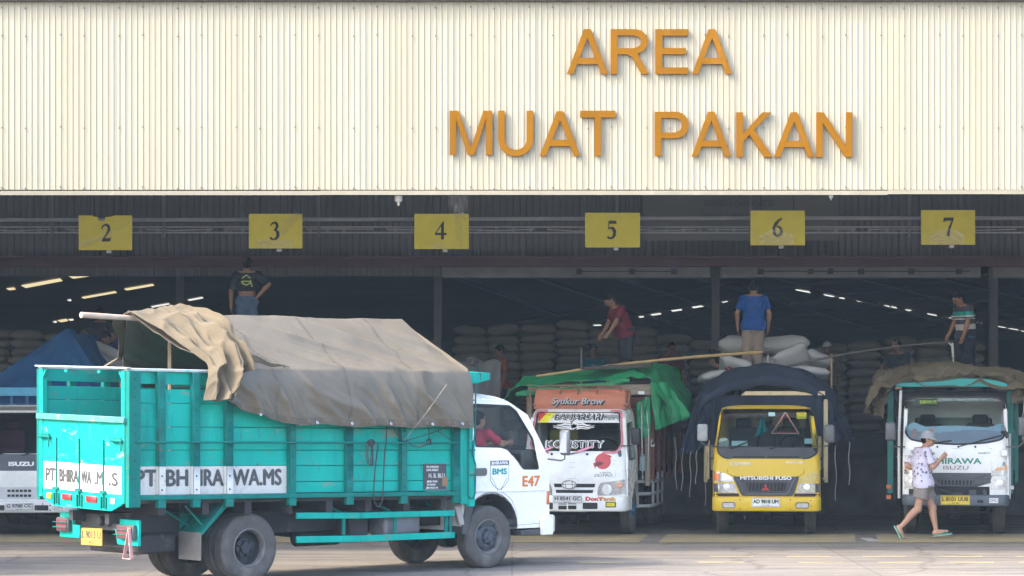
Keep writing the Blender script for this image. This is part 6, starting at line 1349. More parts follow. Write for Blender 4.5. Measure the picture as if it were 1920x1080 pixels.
for x in (.97, -.97): mb = MB(); mb.b2(x-.04, x+.04, 1.50, 1.60, .75, 2.20); mb.build('front_post', m_wood, t5, .006)
mb = MB(); mb.tube([(.96, 1.48, 2.0), (1.0, 1.44, 1.6), (.99, 1.44, 1.0)], .012, 5); mb.tube([(.88, 1.45, 2.1), (.90, 1.45, .8)], .012, 5); mb.tube([(1.03, 1.5, 1.50)]+[(1.06+.03*math.cos(a), 1.48, 1.44+.045*math.sin(a)) for a in np.linspace(1.5, 6, 9)], .012, 6); mb.build('side_stays', m_sil, t5)
mb = MB()
for z in (.82, .62, .42): mb.tube([(.80, 1.55, z), (.98, 1.60, z), (1.03, 1.75, z), (1.03, 3.1, z)], .028, 8)
for y in (1.75, 2.4, 3.0): mb.tube([(1.03, y, .42), (1.03, y, .95)], .022, 6)
mb.build('side_guard', M('pale tube', (.42, .42, .42), .5), t5)
mb = MB(); mb.lathe([(.0, 0), (.05, .0), (.05, .22), (.03, .24), (.03, .27), (0, .27)], (.90, 1.42, 1.0), 'z', 12); mb.build('water_bottle', M('bottle', (.25, .33, .36), .2), t5)
# green tarpaulin over its load
m_gtarp = M('green tarpaulin', (.004, .25, .095), .42, var=.16, vs=3, dirt=((.02, .27, .12), .25, 3, (1, 1, 1)), spec=.5)
tg5 = thing('green_tarpaulin', 'glossy green tarpaulin draped over the bed of the white truck', 'tarpaulin', (X5, 42, 0), A5)
XG = [(0, -1.42), (.1, -1.36), (.2, -1.18), (.32, -.75), (.5, 0), (.66, .7), (.76, .98), (.86, 1.18), (.94, 1.30), (1, 1.34)]
ZG = [(0, 2.06), (.1, 2.20), (.2, 2.36), (.32, 2.44), (.5, 2.50), (.66, 2.58), (.76, 2.55), (.86, 2.28), (.94, 1.98), (1, 1.82)]
def gb(u, v):
    x, z = arch(XG, u), arch(ZG, u); s_ = abs(u-.5)*2; fr = max(0, 1-v*5)
    return (x, 1.42+3.6*v, z-.10*fr+(.10*math.sin(min(1, v*1.6)*1.57) if s_ < .6 else 0))
cloth('cover', gb, np.linspace(0, 1, 130), np.linspace(0, 1, 50), lambda u, v: .06*crease((u*4, v*4, 2))+.07*ridged(u*4.5+v*1.2+.5*noise.noise((u*3, v*3, 1)))*min(1, abs(u-.5)*2.5)+.03*crease((u*9, v*8, 7)), m_gtarp, tg5, .01, 60)
cloth('front_hem', lambda u, v: (arch(XG, .20+.46*u), 1.40-.03*v, arch(ZG, .20+.46*u)-.08-(.05+.05*math.sin(u*13)**2)*v), np.linspace(0, 1, 80), np.linspace(0, 1, 8), lambda u, v: .05*crease((u*6, v, 2))+.02*noise.noise((u*14, v*2, 3)), m_gtarp, tg5, .01, 60)
def gflap(u, v):      # the corner hanging out on the right
    a, b = Vector(L(885, 165)), Vector(L(955, 160)); c_, d_ = Vector(L(905, 435)), Vector(L(1085, 352))
    p = (a*(1-u)+b*u)*(1-v)+(c_*(1-u)+d_*u)*v; return (p.x*.99+.01, 1.40+.5*u*(1-.3*v)+.06*v, p.y)
cloth('hanging_corner', gflap, np.linspace(0, 1, 40), np.linspace(0, 1, 30), lambda u, v: .065*ridged(u*2.2+.15*v+.25*noise.noise((u*3, v*2, 5)))**1.4*(.25+.75*v)+.04*crease((u*2, v*2, 1)), m_gtarp, tg5, .01, 60)
cloth('inner_side', lambda u, v: (.80+.22*u, 1.46, 2.10-.62*v+.1*u), np.linspace(0, 1, 12), np.linspace(0, 1, 16), lambda u, v: .05*crease((u*2, v*3, 3)), m_gtarp, tg5, .01, 60)
t = thing('dark_planks', 'dark planks lying on top of the green tarpaulin', 'planks', (X5, 42, 0), A5)
mb = MB()
for k in range(4): mb.bar((-.15+.05*k, 1.75+.16*k, 2.66+.012*k), (1.02-.02*k, 1.70+.16*k, 2.70+.012*k), .13, .035)
mb.build('boards', M('dark plank', (.07, .06, .055), .8, var=.3, vs=6), t, .004)

# ---- white truck in bay 1 at the left edge
X1 = (37-960)/119
t1 = thing('white_van_nosed_truck', 'white cab truck under a blue tarpaulin at the left edge, partly hidden', 'truck', (X1, 42, 0), 0, group='cargo trucks')
L = conv(0, 600, 2.635, 37)
def sx(zx): return L(zx, 0)[0]
def sz(zy): return L(0, zy)[1]
ws1 = rpoly([(-.70, sz(458)), (.70, sz(458)), (.77, sz(640)), (.72, sz(660)), (-.72, sz(660)), (-.77, sz(640))], [.05, .05, .03, .04, .04, .03])
c1 = Cab(t1, [(.40, .83), (1.3, .82), (1.95, .75), (2.03, .72)], [(.4, .05), (1.0, .04), (1.30, .08), (1.88, .34), (1.96, .42), (2.0, .54)], .05, .09, .56, sz(436), 1.45, m_white, ws1, dr5, wi5, .05, (1.0, .40, .44))
mb = MB(); mb.grid(lambda u, t_: (u*.72, .40+.10*u*u-.10*t_*(1-u*u*.3), sz(452)+.06*t_+.015), np.linspace(-1, 1, 17), np.linspace(0, 1, 4), 0, .02); mb.build('sun_visor', M('white visor', (.42, .42, .41), .5), t1)
m_navyp = M('slate panel', (.045, .054, .078), .4, var=.08, vs=4)
c1.patch('cowl_panel', [(-.76, sz(745)), (.76, sz(745)), (.755, sz(662)), (-.755, sz(662))], m_navyp, .006)
c1.text('badge_text', 'ISUZU', sx(103), sz(712), .40, .085, M('badge white', (.8, .8, .8), .3), .010, None, depth=.006, bold=.004)
c1.line('hood_gap', [(-.78, sz(748)), (.78, sz(748))], m_under, .010)
gl = c1.patch('grille_panel', [(-.62, sz(885)), (.62, sz(885)), (.64, sz(826)), (-.64, sz(826))], M('light grey grille', (.52, .53, .56), .4), .008)
for row, yy in ((0, 844), (1, 868)):
    for g_, (xa, n_) in enumerate(((-.58, 3), (-.20, 6), (.30, 3), (.52, 2))):
        for k in range(n_): x = xa+k*.065; c1.patch('grille_opening', [(x, sz(yy+6)), (x+.05, sz(yy+6)), (x+.052, sz(yy-6)), (x+.002, sz(yy-6))], m_slot, .011, .004, gl, step=.3)
for s_ in (-1, 1):
    h = c1.patch('headlight', rpoly([(s_*.64, sz(888)), (s_*.80, sz(888)), (s_*.80, sz(825)), (s_*.66, sz(825))], .02), m_lens, .010)
    mb = MB(); mb.lathe([(.055, .0), (.05, -.014), (.0, -.02)], (s_*.72, c1.F(s_*.72, sz(856))-.012, sz(856)), 'y', 18); mb.build('bulb', m_lensglass, h)
b1, bf1 = bumper(t1, .85, sz(952), sz(895), -.05, .26, M('white bumper', (.66, .67, .69), .4, var=.05, dirt=((.4, .38, .34), .2, 5, (1, 1, 1))), .05, .10)
for a, b in ((175, 242), (268, 310), (-30, 26)):
    mb = MB(); mb.prism(rrect(sx(a), sx(b), sz(940), sz(914), .012), bf1, 0, .004); mb.build('bumper_slot', m_slot if a != 268 else m_lens, b1, smooth=0)
mb = MB()
for q in ((250, 915), (250, 938), (214, 908)): mb.lathe([(.012, 0), (.010, -.008), (0, -.009)], bf1(sx(q[0]), sz(q[1]), 0), 'y', 8)
mb.build('bolts', m_under, b1)
xp, zp = L(100, 922); plate(t1, lambda u, v, d: bf1(xp+u, zp+v+.03*u, d+.012), .44, .115, 'G 9780 CC', M('dull white plate', (.60, .61, .63), .5), m_stencil, '06 27')
x, z = L(206, 777); c1.patch('paw_sticker', [(x+.05*math.cos(a), z+.05*math.sin(a)) for a in np.linspace(0, 2*math.pi, 13)[:-1]], M('orange sticker', (.70, .36, .03), .5), .006, .003)
seat(t1, -.36, 1.12, 1.08, .5, M('maroon cover', (.10, .03, .05), .9)); seat(t1, .40, 1.12, 1.08, .5, M('maroon cover', (.10, .03, .05), .9)); steering(t1, .40, .62, 1.38)
wiper(t1, c1, (sx(105), sz(668)), (sx(180), sz(648))); wiper(t1, c1, (-.45, sz(668)), (-.1, sz(648)))
mirror(t1, (.98, .0, 1.62), .15, .26, [(.82, .12, 1.28), (.93, .04, 1.27), (.98, .0, 1.3), (.98, .0, 1.5)]); mirror(t1, (-.98, .0, 1.62), .15, .26, [(-.82, .12, 1.28), (-.93, .04, 1.27), (-.98, .0, 1.3), (-.98, .0, 1.5)])
chassis(t1, .35, 5.4, .36, .62, ((1.0, .385), (3.9, .385)))
wheel(t1, -.70, 1.0, .385, .19, -1); wheel(t1, .70, 1.0, .385, .19, 1)
for x in (-.80, -.58, .58, .80): wheel(t1, x, 3.9, .385, .18, 1 if x > 0 else -1, 'rear')
mb = MB(); mb.tube([(-.6, .9, .34), (.6, .9, .34)], .05, 8); mb.b2(-.6, .6, .5, .6, .34, .46); mb.build('front_axle', m_under, t1)
m_bbed = M('blue bed paint', (.03, .12, .26), .55, var=.15, vs=5)
bed(t1, .98, 1.55, 5.9, 1.0, 2.1, m_bbed, m_bbed, 2.1, 5)
mb = MB(); mb.b2(-.60, sx(200), 1.30, 1.36, sz(376), sz(333)); hb1 = mb.build('header_board', M('chipped light blue board', (.08, .34, .52), .55, var=.15, vs=6, dirt=[((.02, .05, .12), .3, 6, (1, 1, 1)), ((.30, .16, .08), .16, 8, (1, 1, 1))]), t1, .006)
for q in (158, 60, -20): mb = MB(); mb.b2(sx(q)-.02, sx(q)+.02, 1.32, 1.36, sz(428), sz(377)); mb.build('board_post', m_bbed, hb1, .003)
tb1 = thing('blue_tarpaulin', 'dark blue tarpaulin pitched to a peak over the truck at the left edge', 'tarpaulin', (X1, 42, 0))
m_btarp = M('blue tarpaulin', (.006, .060, .165), .7, var=.2, vs=2.5, dirt=((.012, .085, .21), .25, 3, (1, 1, 1)), spec=.2)
PK = L(240, 84); PK = (PK[0]*1.05, 2.05+(PK[1]-2.05)*1.06+.12)
def bl(u, v):      # left slope
    y = 1.45+4.2*u; r = Vector((PK[0]-.02, y+.25*(1-u), PK[1]-.10*u)); e = Vector((-1.35, y, 2.06-.12*u)); p = r.lerp(e, v); p.z -= .16*math.sin(math.pi*v); return tuple(p)
def br(u, v):
    y = 1.45+4.2*u; r = Vector((PK[0]+.0, y+.25*(1-u), PK[1]-.10*u)); e = Vector((1.28, y, 2.16-.1*u)); p = r.lerp(e, v); p.z -= .06*math.sin(math.pi*v); return tuple(p)
bfold = lambda u, v: .05*crease((u*4, v*1.6, 5))+.05*ridged(u*3+v*.9+.5*noise.noise((u*3, v*2, 2)))*v
cloth('cover', bl, np.linspace(0, 1, 60), np.linspace(0, 1, 36), lambda u, v: -bfold(u, v), m_btarp, tb1, .01, 60); cloth('cover', br, np.linspace(0, 1, 60), np.linspace(0, 1, 36), bfold, m_btarp, tb1, .01, 60)
def bfr(u, v):     # front apron below the peak
    top = Vector((PK[0], 1.70, PK[1])); x = -1.35+2.63*u; zt_ = 2.06+(PK[1]-2.06)*(1-abs(x-PK[0])/(PK[0]+1.35)) if x < PK[0] else 2.16+(PK[1]-2.16)*(1-(x-PK[0])/(1.28-PK[0])); return (x, 1.45+.22*max(0, zt_-2.06)/(PK[1]-2.06)-.02*v, zt_+(1.98-.14*math.sin(u*3)-.16*v*0-zt_)*v)
cloth('front_apron', bfr, np.linspace(0, 1, 70), np.linspace(0, 1, 26), lambda u, v: .05*ridged(u*5-v*.8+.6*noise.noise((u*3, v*2, 4)))*v+.03*crease((u*5, v*3, 2)), m_btarp, tb1, .01, 60)
cloth('front_drop', lambda u, v: (-1.3+2.5*u, 1.44+.02*v, 2.08-.30*v), np.linspace(0, 1, 40), np.linspace(0, 1, 8), lambda u, v: .03*ridged(u*7+v*.4), m_btarp, tb1, .01, 60)
# ------------------------------------------------------------------ people
m_skin = M('brown skin', (.30, .155, .095), .55, var=.08, vs=9)
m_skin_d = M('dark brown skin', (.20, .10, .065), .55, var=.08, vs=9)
m_hair = M('black hair', (.008, .0075, .007), .8, spec=.1, var=.3, vs=40, bump=.4, bs=90)
m_eye = M('eye', (.02, .015, .012), .2); m_lip = M('lips', (.22, .09, .07), .5)
STAND = dict(pelvis=(0, 0, .90), chest=(0, .005, 1.20), neck=(0, .015, 1.40), head=(0, -.015, 1.545), face=(0, -1, 0), shL=(.175, .01, 1.355), shR=(-.175, .01, 1.355),
             elL=(.235, .03, 1.09), elR=(-.235, .03, 1.09), wrL=(.245, -.05, .86), wrR=(-.245, -.05, .86), hipL=(.085, 0, .87), hipR=(-.085, 0, .87), knL=(.095, -.015, .48), knR=(-.095, -.015, .48), anL=(.10, .02, .075), anR=(-.10, .02, .075),
             toeL=None, toeR=None, curl=.5)
V3 = lambda p: np.array(p, float)
def unit(v): v = V3(v); return v/max(np.linalg.norm(v), 1e-9)
def torso(S, J, g, hipr=.108, waist=.104, chestr=.112, k=.05):
    p, c, n = V3(J['pelvis']), V3(J['chest']), V3(J['neck']); hl = unit(V3(J['hipL'])-V3(J['hipR'])); sl_ = unit(V3(J['shL'])-V3(J['shR']))
    S.cone(p-hl*.065, p+hl*.065, hipr+g, hipr+g, k); m = p*.5+c*.5
    S.cone(m-hl*.05, m+hl*.05, waist+g, waist+g, k); S.cone(p, c, waist+g, waist+g, k)
    S.cone(c-sl_*.065, c+sl_*.065, chestr+g, chestr+g, k); u = c*.35+n*.65; S.cone(u-sl_*.085, u+sl_*.085, .082+g, .082+g, k)
    S.cone(V3(J['shR']), V3(J['shL']), .056+g, .056+g, k)
def cone_cut(S, a, b, ra, rb, k=.03, at=None):
    """tapered sleeve with a flat open end at b"""
    a, b = V3(a), V3(b); m = max(ra, rb)+k+.03; q = S._blk(np.minimum(a, b)-m, np.maximum(a, b)+m)
    if q is None: return
    sl_, g = q; ab = b-a; L_ = np.linalg.norm(ab); t = ((g-a)@ab)/(L_*L_); tc = np.clip(t, 0, 1.2)
    d = np.linalg.norm(g-(a+tc[..., None]*ab), axis=-1)-(ra+(rb-ra)*tc); d = np.maximum(d, (t-1)*L_); S._mix(sl_, d, k)
def person(label, loc, rz, J, shirt=None, pants=None, hair=True, skin=None, h=.0115, hat=None, scale=1., extra=None, group=None):
    P = dict(STAND); P.update(J); J = P; skin = skin or m_skin
    t = thing('person', label, 'person', loc, rz, group, scale)
    pts = np.array([V3(v) for k, v in J.items() if k not in ('face', 'curl') and v is not None]); lo, hi = pts.min(0)-.27, pts.max(0)+.27
    S = SDF(lo, hi, h); torso(S, J, 0.)
    n, H = V3(J['neck']), V3(J['head']); f = unit(J['face']); up = unit(H-n)*.4+V3((0, 0, 1))*.6; up = unit(up-f*(up@f)); rt = np.cross(up, -f); rt = unit(rt); RM = np.stack([rt, -f, up], 1)
    W = lambda x, y, z: H+RM@V3((x, y, z))
    S.cone(n-V3((0, 0, .03)), H-up*.05, .056, .050, .03)
    S.ell(H, (.074, .093, .108), .02, RM); S.ell(W(0, -.028, -.055), (.054, .058, .058), .03, RM); S.cone(W(0, -.085, -.072), W(0, -.083, -.074), .022, .022, .025)
    S.cone(W(0, -.090, .012), W(0, -.108, -.022), .009, .016, .014); S.ell(W(0, -.078, .028), (.055, .020, .014), .02, RM)
    for s_ in (-1, 1): S.ell(W(s_*.076, .008, -.008), (.011, .022, .033), .008, RM); S.ell(W(s_*.036, -.072, -.025), (.02, .02, .02), .02, RM)
    S.ell(W(0, -.094, -.052), (.026, .010, .010), .010, RM)
    for sd, sg_ in (('L', 1), ('R', -1)):
        sh, el, wr = V3(J['sh'+sd]), V3(J['el'+sd]), V3(J['wr'+sd])
        S.cone(sh, el, .052, .040, .03); S.cone(el, wr, .041, .027, .02); S.cone(el*.75+wr*.25, el*.6+wr*.4, .043, .038, .02)
        d = unit(wr-el); sv = V3((sg_, 0, 0)); sv = unit(sv-d*(sv@d)); fw = np.cross(d, sv)*(1 if True else -1)
        if fw[1] > 0: fw = -fw
        # palm faces sv inward; fingers spread along fw
        pc = wr+d*.05; S.cone(wr, wr+d*.03, .025, .026, .02); S.ell(pc, (.040, .016, .048), .016, np.stack([fw, sv, d], 1))
        cu = J['curl']
        for i_, ln in enumerate((.066, .075, .070, .055)):
            b0 = wr+d*.088+fw*(.028-.019*i_); k1 = unit(d-sv*cu*.55+fw*.06*(1.5-i_)); k2 = unit(d-sv*cu*1.5)
            m1 = b0+k1*ln*.5; S.cone(b0-d*.02, m1, .0098, .009, .005); S.cone(m1, m1+k2*ln*.5, .009, .0075, .004)
        tb0 = wr+d*.03+fw*.030; S.cone(wr+d*.02+fw*.012, tb0+d*.012+fw*.008, .013, .012, .012); S.cone(tb0+d*.012+fw*.008, tb0+d*.045+fw*.018-sv*.012, .0115, .0085, .006)
        hp, kn, an = V3(J['hip'+sd]), V3(J['kn'+sd]), V3(J['an'+sd])
        S.cone(hp, kn, .084, .056, .04); S.cone(kn, an, .054, .034, .025); sh_d = unit(an-kn); bk = V3((0, 1, 0)); bk = unit(bk-sh_d*(bk@sh_d)); S.cone(kn+(an-kn)*.18+bk*.014, kn+(an-kn)*.45+bk*.012, .048, .042, .03)
        S.ell(kn-bk*.012, (.046, .046, .055), .03)
        toe = V3(J['toe'+sd]) if J['toe'+sd] is not None else an+V3((sg_*.03, -.175, -.045)); ft = unit(toe-an-V3((0, 0, -.04))); heel = an-ft*.035+V3((0, 0, -.03)) if J['toe'+sd] is None else an-unit(toe-an)*.03
        S.cone(heel, an*.55+toe*.45, .034, .034, .02); S.cone(an*.6+toe*.4, toe, .034, .026, .02); S.cone(an, an*.7+toe*.3, .036, .036, .02)
        fs_2 = np.cross(unit(toe-an), V3((0, 0, 1)))
        for i_ in range(5): S.cone(toe+fs_2*(.024-.012*i_)*sg_, toe+unit(toe-an)*(.03-.004*i_)+fs_2*(.026-.013*i_)*sg_, .0095, .008, .004)
    eyes = [W(s_*.031, -.083, .006) for s_ in (-1, 1)]; lips = W(0, -.100, -.052)
    def pick(c):
        m = np.zeros(len(c), int)
        for e in eyes: m[np.linalg.norm((c-e)*np.array([1, 1, 1.6]), axis=1) < .0115] = 1
        m[np.linalg.norm((c-lips)*np.array([.8, 1, 1.8]), axis=1) < .024] = 2
        return m
    S.mesh('body', [skin, m_eye, m_lip], t, pick)
    ax = unit(V3(J['chest'])-V3(J['pelvis'])); pel = V3(J['pelvis'])
    if shirt:
        Q = SDF(lo, hi, h); torso(Q, J, .016, chestr=.116, waist=.110+shirt.get('loose', 0))
        hemp = pel+ax*shirt.get('hem', -.05)
        if shirt.get('hem', -.05) < .02: Q.cone(pel-V3((.066, 0, .03)), pel+V3((.066, 0, -.03)), .162, .162, .05)
        Q.cut(hemp, -ax); Q.cut(n-V3((0, 0, .012)), unit(n-V3(J['chest'])))
        for sd in 'LR':
            sh, el, wr = V3(J['sh'+sd]), V3(J['el'+sd]), V3(J['wr'+sd]); fr = shirt.get('sleeve', .62)
            cone_cut(Q, sh, sh+(el-sh)*min(1, fr), .068, .062+shirt.get('loose', 0)*.6, .04)
            if fr > 1: cone_cut(Q, el-(wr-el)*.08, el+(wr-el)*(fr-1), .054, .042, .02)
        gg = Q.grid(); Q.F += .0055*np.sin(gg[..., 2]*38+gg[..., 0]*25)*np.sin(gg[..., 0]*31+gg[..., 1]*17+2)   # soft creases
        pk = shirt.get('pick'); o = Q.mesh('shirt', shirt['mats'], t, (lambda c: pk(c, pel, ax)) if pk else None)
    if pants:
        Q = SDF(lo, hi, h); g = .016+pants.get('loose', 0); p = pel; hl = unit(V3(J['hipL'])-V3(J['hipR']))
        Q.cone(p-hl*.065, p+hl*.065, .108+g, .108+g, .05); Q.cone(p, p+ax*.14, .112+g*.7, .108+g*.5, .05)
        Q.cut(p+ax*pants.get('top', .09), ax)
        for sd in 'LR':
            hp, kn, an = V3(J['hip'+sd]), V3(J['kn'+sd]), V3(J['an'+sd]); fr = pants.get('len', 1.93)
            if fr <= 1: cone_cut(Q, hp, hp+(kn-hp)*fr, .090+g, .085+g*1.4, .05)
            else:
                Q.cone(hp, kn, .088+g, .060+g, .05); cone_cut(Q, kn, kn+(an-kn)*(fr-1), .060+g, .044+g*1.2, .03)
        gg = Q.grid(); Q.F += .006*np.sin(gg[..., 2]*30+gg[..., 0]*22+1)*np.sin(gg[..., 0]*26+gg[..., 1]*21)
        Q.mesh('shorts' if pants.get('len', 1.93) < 1.35 else 'trousers', pants['mats'], t)
    if hair:
        Q = SDF(H-.2, H+.2, h*.8); Q.ell(H+up*.012+f*-.008, (.082, .100, .112), 0, RM); Q.cut(W(0, -.045, .028), unit(RM@V3((0, -.75, -.62)))); Q.mesh('hair', m_hair, t)
    if hat == 'bucket':
        Q = SDF(H-.24, H+.24, h*.8); Q.ell(H+up*.03, (.092, .108, .115), 0, RM); Q.cut(W(0, 0, .028), unit(RM@V3((0, .10, -1))))
        o = Q.mesh('cap', M('grey cap cloth', (.30, .32, .35), .85, var=.12, vs=20), t)
        mb = MB()
        def br_(a, r_): q = 2*math.pi*a; e = .085+.055*r_*(.75+.55*max(0, math.cos(q))); return tuple(W(e*math.sin(q)*.95, -.01-e*1.14*math.cos(q), .045-.03*r_*(1+.9*max(0, math.cos(q)))))
        mb.grid(br_, np.linspace(0, 1, 33), np.linspace(0, 1, 5), 0, .008); mb.build('brim', M('grey cap cloth', (.30, .32, .35), .85), o)
    if hat == 'white':
        Q = SDF(H-.24, H+.24, h*.8); Q.ell(H+up*.03, (.086, .104, .098), 0, RM); Q.cut(W(0, 0, .036), unit(RM@V3((0, .1, -1)))); o = Q.mesh('cap', M('white cap', (.62, .62, .62), .8), t)
        mb = MB(); mb.grid(lambda a, r_: tuple(W((a-.5)*.15, -.09-.07*r_*(1-(2*a-1)**2*.6), .045-.015*r_)), np.linspace(0, 1, 13), np.linspace(0, 1, 4), 0, .008); mb.build('brim', M('white cap', (.62, .62, .62), .8), o)
    if extra: extra(t, J, W)
    return t
def cl(name, col, **k): return M(name, col, .85, spec=.2, **{**dict(var=.10, vs=7, bump=.25, bs=14), **k})

# the man walking past the white and teal truck
m_print = bpy.data.materials.new('printed shirt'); m_print.use_nodes = True
_nt = m_print.node_tree; _b = _nt.nodes['Principled BSDF']; _b.inputs['Roughness'].default_value = .85; _tc = _nt.nodes.new('ShaderNodeTexCoord')
_v = _nt.nodes.new('ShaderNodeTexVoronoi'); _v.inputs['Scale'].default_value = 15; _n2 = _nt.nodes.new('ShaderNodeTexNoise'); _n2.inputs['Scale'].default_value = 12
_r = _nt.nodes.new('ShaderNodeValToRGB'); _e = _r.color_ramp.elements; _e[0].position = .16; _e[1].position = .30; _e[0].color = (.13, .12, .22, 1); _e[1].color = (.60, .57, .70, 1)
_ad = _nt.nodes.new('ShaderNodeMath'); _ad.operation = 'MULTIPLY'
_nt.links.new(_tc.outputs['Object'], _v.inputs['Vector']); _nt.links.new(_tc.outputs['Object'], _n2.inputs['Vector']); _nt.links.new(_v.outputs['Distance'], _ad.inputs[0]); _nt.links.new(_n2.outputs['Fac'], _ad.inputs[1]); 
_ml = _nt.nodes.new('ShaderNodeMath'); _ml.operation = 'MULTIPLY'; _ml.inputs[1].default_value = 1.7; _nt.links.new(_ad.outputs[0], _ml.inputs[0]); _nt.links.new(_ml.outputs[0], _r.inputs[0]); _nt.links.new(_r.outputs[0], _b.inputs['Base Color'])
m_sand = M('green flip flop', (.02, .26, .17), .6); m_sole = M('pale sole', (.36, .42, .40), .7)
def walker_extra(t, J, W):
    for sd in 'LR':
        an, toe = V3(J['an'+sd]), V3(J['toe'+sd]); d = unit(toe-an); s_ = np.cross(d, V3((0, 0, 1))); s_ = unit(s_); up = np.cross(s_, d)
        if up[2] < 0: up = -up
        c0 = an-d*.075-up*.036; ln = np.linalg.norm(toe-an)+.16
        o = [(0, -.028), (.04, -.038), (.5, -.034), (.75, -.046), (.93, -.036), (1, -.008), (1, .008), (.93, .036), (.75, .046), (.5, .034), (.04, .038), (0, .028)]
        mb = MB(); mb.prism(o, lambda u, v, q: tuple(c0+d*(u*ln)+s_*v+up*q), -.010, .006, 0); fl = mb.build('sandal', m_sand, t, .003)
        mb = MB(); mb.prism([(u*.98+.01, v*.92) for u, v in o], lambda u, v, q: tuple(c0+d*(u*ln)+s_*v+up*q), -.020, -.0105); mb.build('sole', m_sole, fl, smooth=0)
        mb = MB(); q1 = c0+d*ln*.82+up*.03; mb.tube([tuple(c0+d*ln*.5+s_*.04+up*.006), tuple(c0+d*ln*.68+s_*.025+up*.05), tuple(q1), tuple(c0+d*ln*.68-s_*.025+up*.05), tuple(c0+d*ln*.5-s_*.04+up*.006)], .007, 6); mb.build('strap', m_sand, fl)
WJ = dict(pelvis=(0, .0, .885), chest=(0, .03, 1.20), neck=(0, -.01, 1.41), head=(0, -.07, 1.545), face=(-.12, -1, -.10), shL=(.17, .05, 1.36), shR=(-.165, -.02, 1.36),
          elR=(-.215, -.12, 1.125), wrR=(-.15, -.26, 1.255), elL=(.24, .20, 1.13), wrL=(.20, .03, 1.05), hipL=(.08, -.01, .86), hipR=(-.08, .01, .86),
          knL=(.075, -.155, .475), anL=(.07, -.215, .095), toeL=(.08, -.375, .115), knR=(-.075, .095, .475), anR=(-.07, .385, .165), toeR=(-.075, .325, .045), curl=1.1)
person('man in grey cap, patterned shirt and shorts walking past the white and teal truck', ((1730-960)/5000*41.4, 41.35, 0), R(90), dict(WJ), dict(mats=[m_print], hem=-.09, sleeve=.80, loose=.014), dict(mats=[cl('taupe shorts', (.24, .205, .19))], len=.60, loose=.014, top=.06), hair=True, h=.0085, hat='bucket', extra=walker_extra, skin=M('tan skin', (.42, .235, .155), .5, var=.06, vs=9))

# on the loads
s2 = lambda z, x=0: (x, 0, z)
def back_print(c, pel, ax):
    m = np.zeros(len(c), int); x, z = c[:, 0], c[:, 2]; bk = c[:, 1] > .03
    r = np.hypot((x-.0)/1.0, (z-1.24)/.8); m[bk & (np.abs(r-.075) < .013) & (z < 1.245)] = 1
    m[bk & (np.abs(z-(1.345-np.abs(x)*.75)) < .012) & (np.abs(x) < .07)] = 1; m[bk & (np.abs(x+.075+(1.25-z)*.25) < .012) & (z < 1.26) & (z > 1.14)] = 1; m[bk & (np.abs(z-1.235) < .010) & (np.abs(x) < .07)] = 1
    return m
def at(px, Y): return (px-960)/5000*Y
ZA_ = 2.94
person('man seen from behind in black shirt with lime print and jeans, hand on hip', (at(463, 46), 46, ZA_), R(180), dict(elR=(-.375, .03, 1.19), wrR=(-.225, .06, 1.015), elL=(.27, .0, 1.08), wrL=(.275, -.02, .83), face=(.1, -1, -.05)), dict(mats=[cl('black shirt', (.018, .022, .030)), M('lime print', (.42, .50, .14), .7)], hem=.17, sleeve=.95, pick=back_print, loose=.01), dict(mats=[cl('blue jeans', (.075, .13, .22), var=.25)], top=.085))
person('man in maroon shirt and dark shorts bending forward on the green tarp truck', (at(1172, 46.2), 46.2, 2.45), R(-68), dict(pelvis=(0, 0, .86), chest=(0, -.10, 1.12), neck=(0, -.20, 1.30), head=(0, -.30, 1.415), face=(0, -.75, -.65), shL=(.17, -.15, 1.25), shR=(-.17, -.15, 1.25), elL=(.20, -.26, 1.03), wrL=(.17, -.37, .86), elR=(-.2, -.22, 1.02), wrR=(-.2, -.34, .84), hipL=(.085, .01, .84), hipR=(-.085, .01, .84), knL=(.10, -.03, .46), knR=(-.10, .02, .46), anL=(.10, .0, .075), anR=(-.11, .06, .075), curl=.6), dict(mats=[cl('maroon shirt', (.16, .012, .03))], hem=-.07, sleeve=.75, loose=.012), dict(mats=[cl('charcoal shorts', (.022, .026, .034))], len=1.25, loose=.022, top=.05))
person('man in royal blue polo shirt and khaki trousers standing on the white sacks', (at(1413, 46), 46, 2.54), R(180), dict(face=(0, -1, -.35), head=(0, -.04, 1.535), elL=(.29, .02, 1.08), wrL=(.27, -.04, .85), elR=(-.27, .03, 1.08), wrR=(-.255, -.03, .85), knL=(.11, -.02, .48), knR=(-.08, -.05, .48), anL=(.13, .02, .075), anR=(-.06, -.02, .075)), dict(mats=[cl('royal blue polo', (.012, .085, .34)), M('white collar', (.6, .6, .6), .8)], hem=-.10, sleeve=.72, loose=.02, pick=lambda c, p, a: ((c[:, 2] > 1.385) & (np.abs(c[:, 0]) < .10)).astype(int)), dict(mats=[cl('khaki trousers', (.30, .245, .215))], loose=.016, top=.03))
def stripes(c, pel, ax):
    z = (c-pel)@ax; m = np.zeros(len(c), int); m[(z > .335) & (z < .40)] = 1; m[(z > .305) & (z <= .335)] = 2; m[(z > .265) & (z < .285)] = 2; m[(z > .075) & (z < .18)] = 3; m[z < -.0] = 4; return m
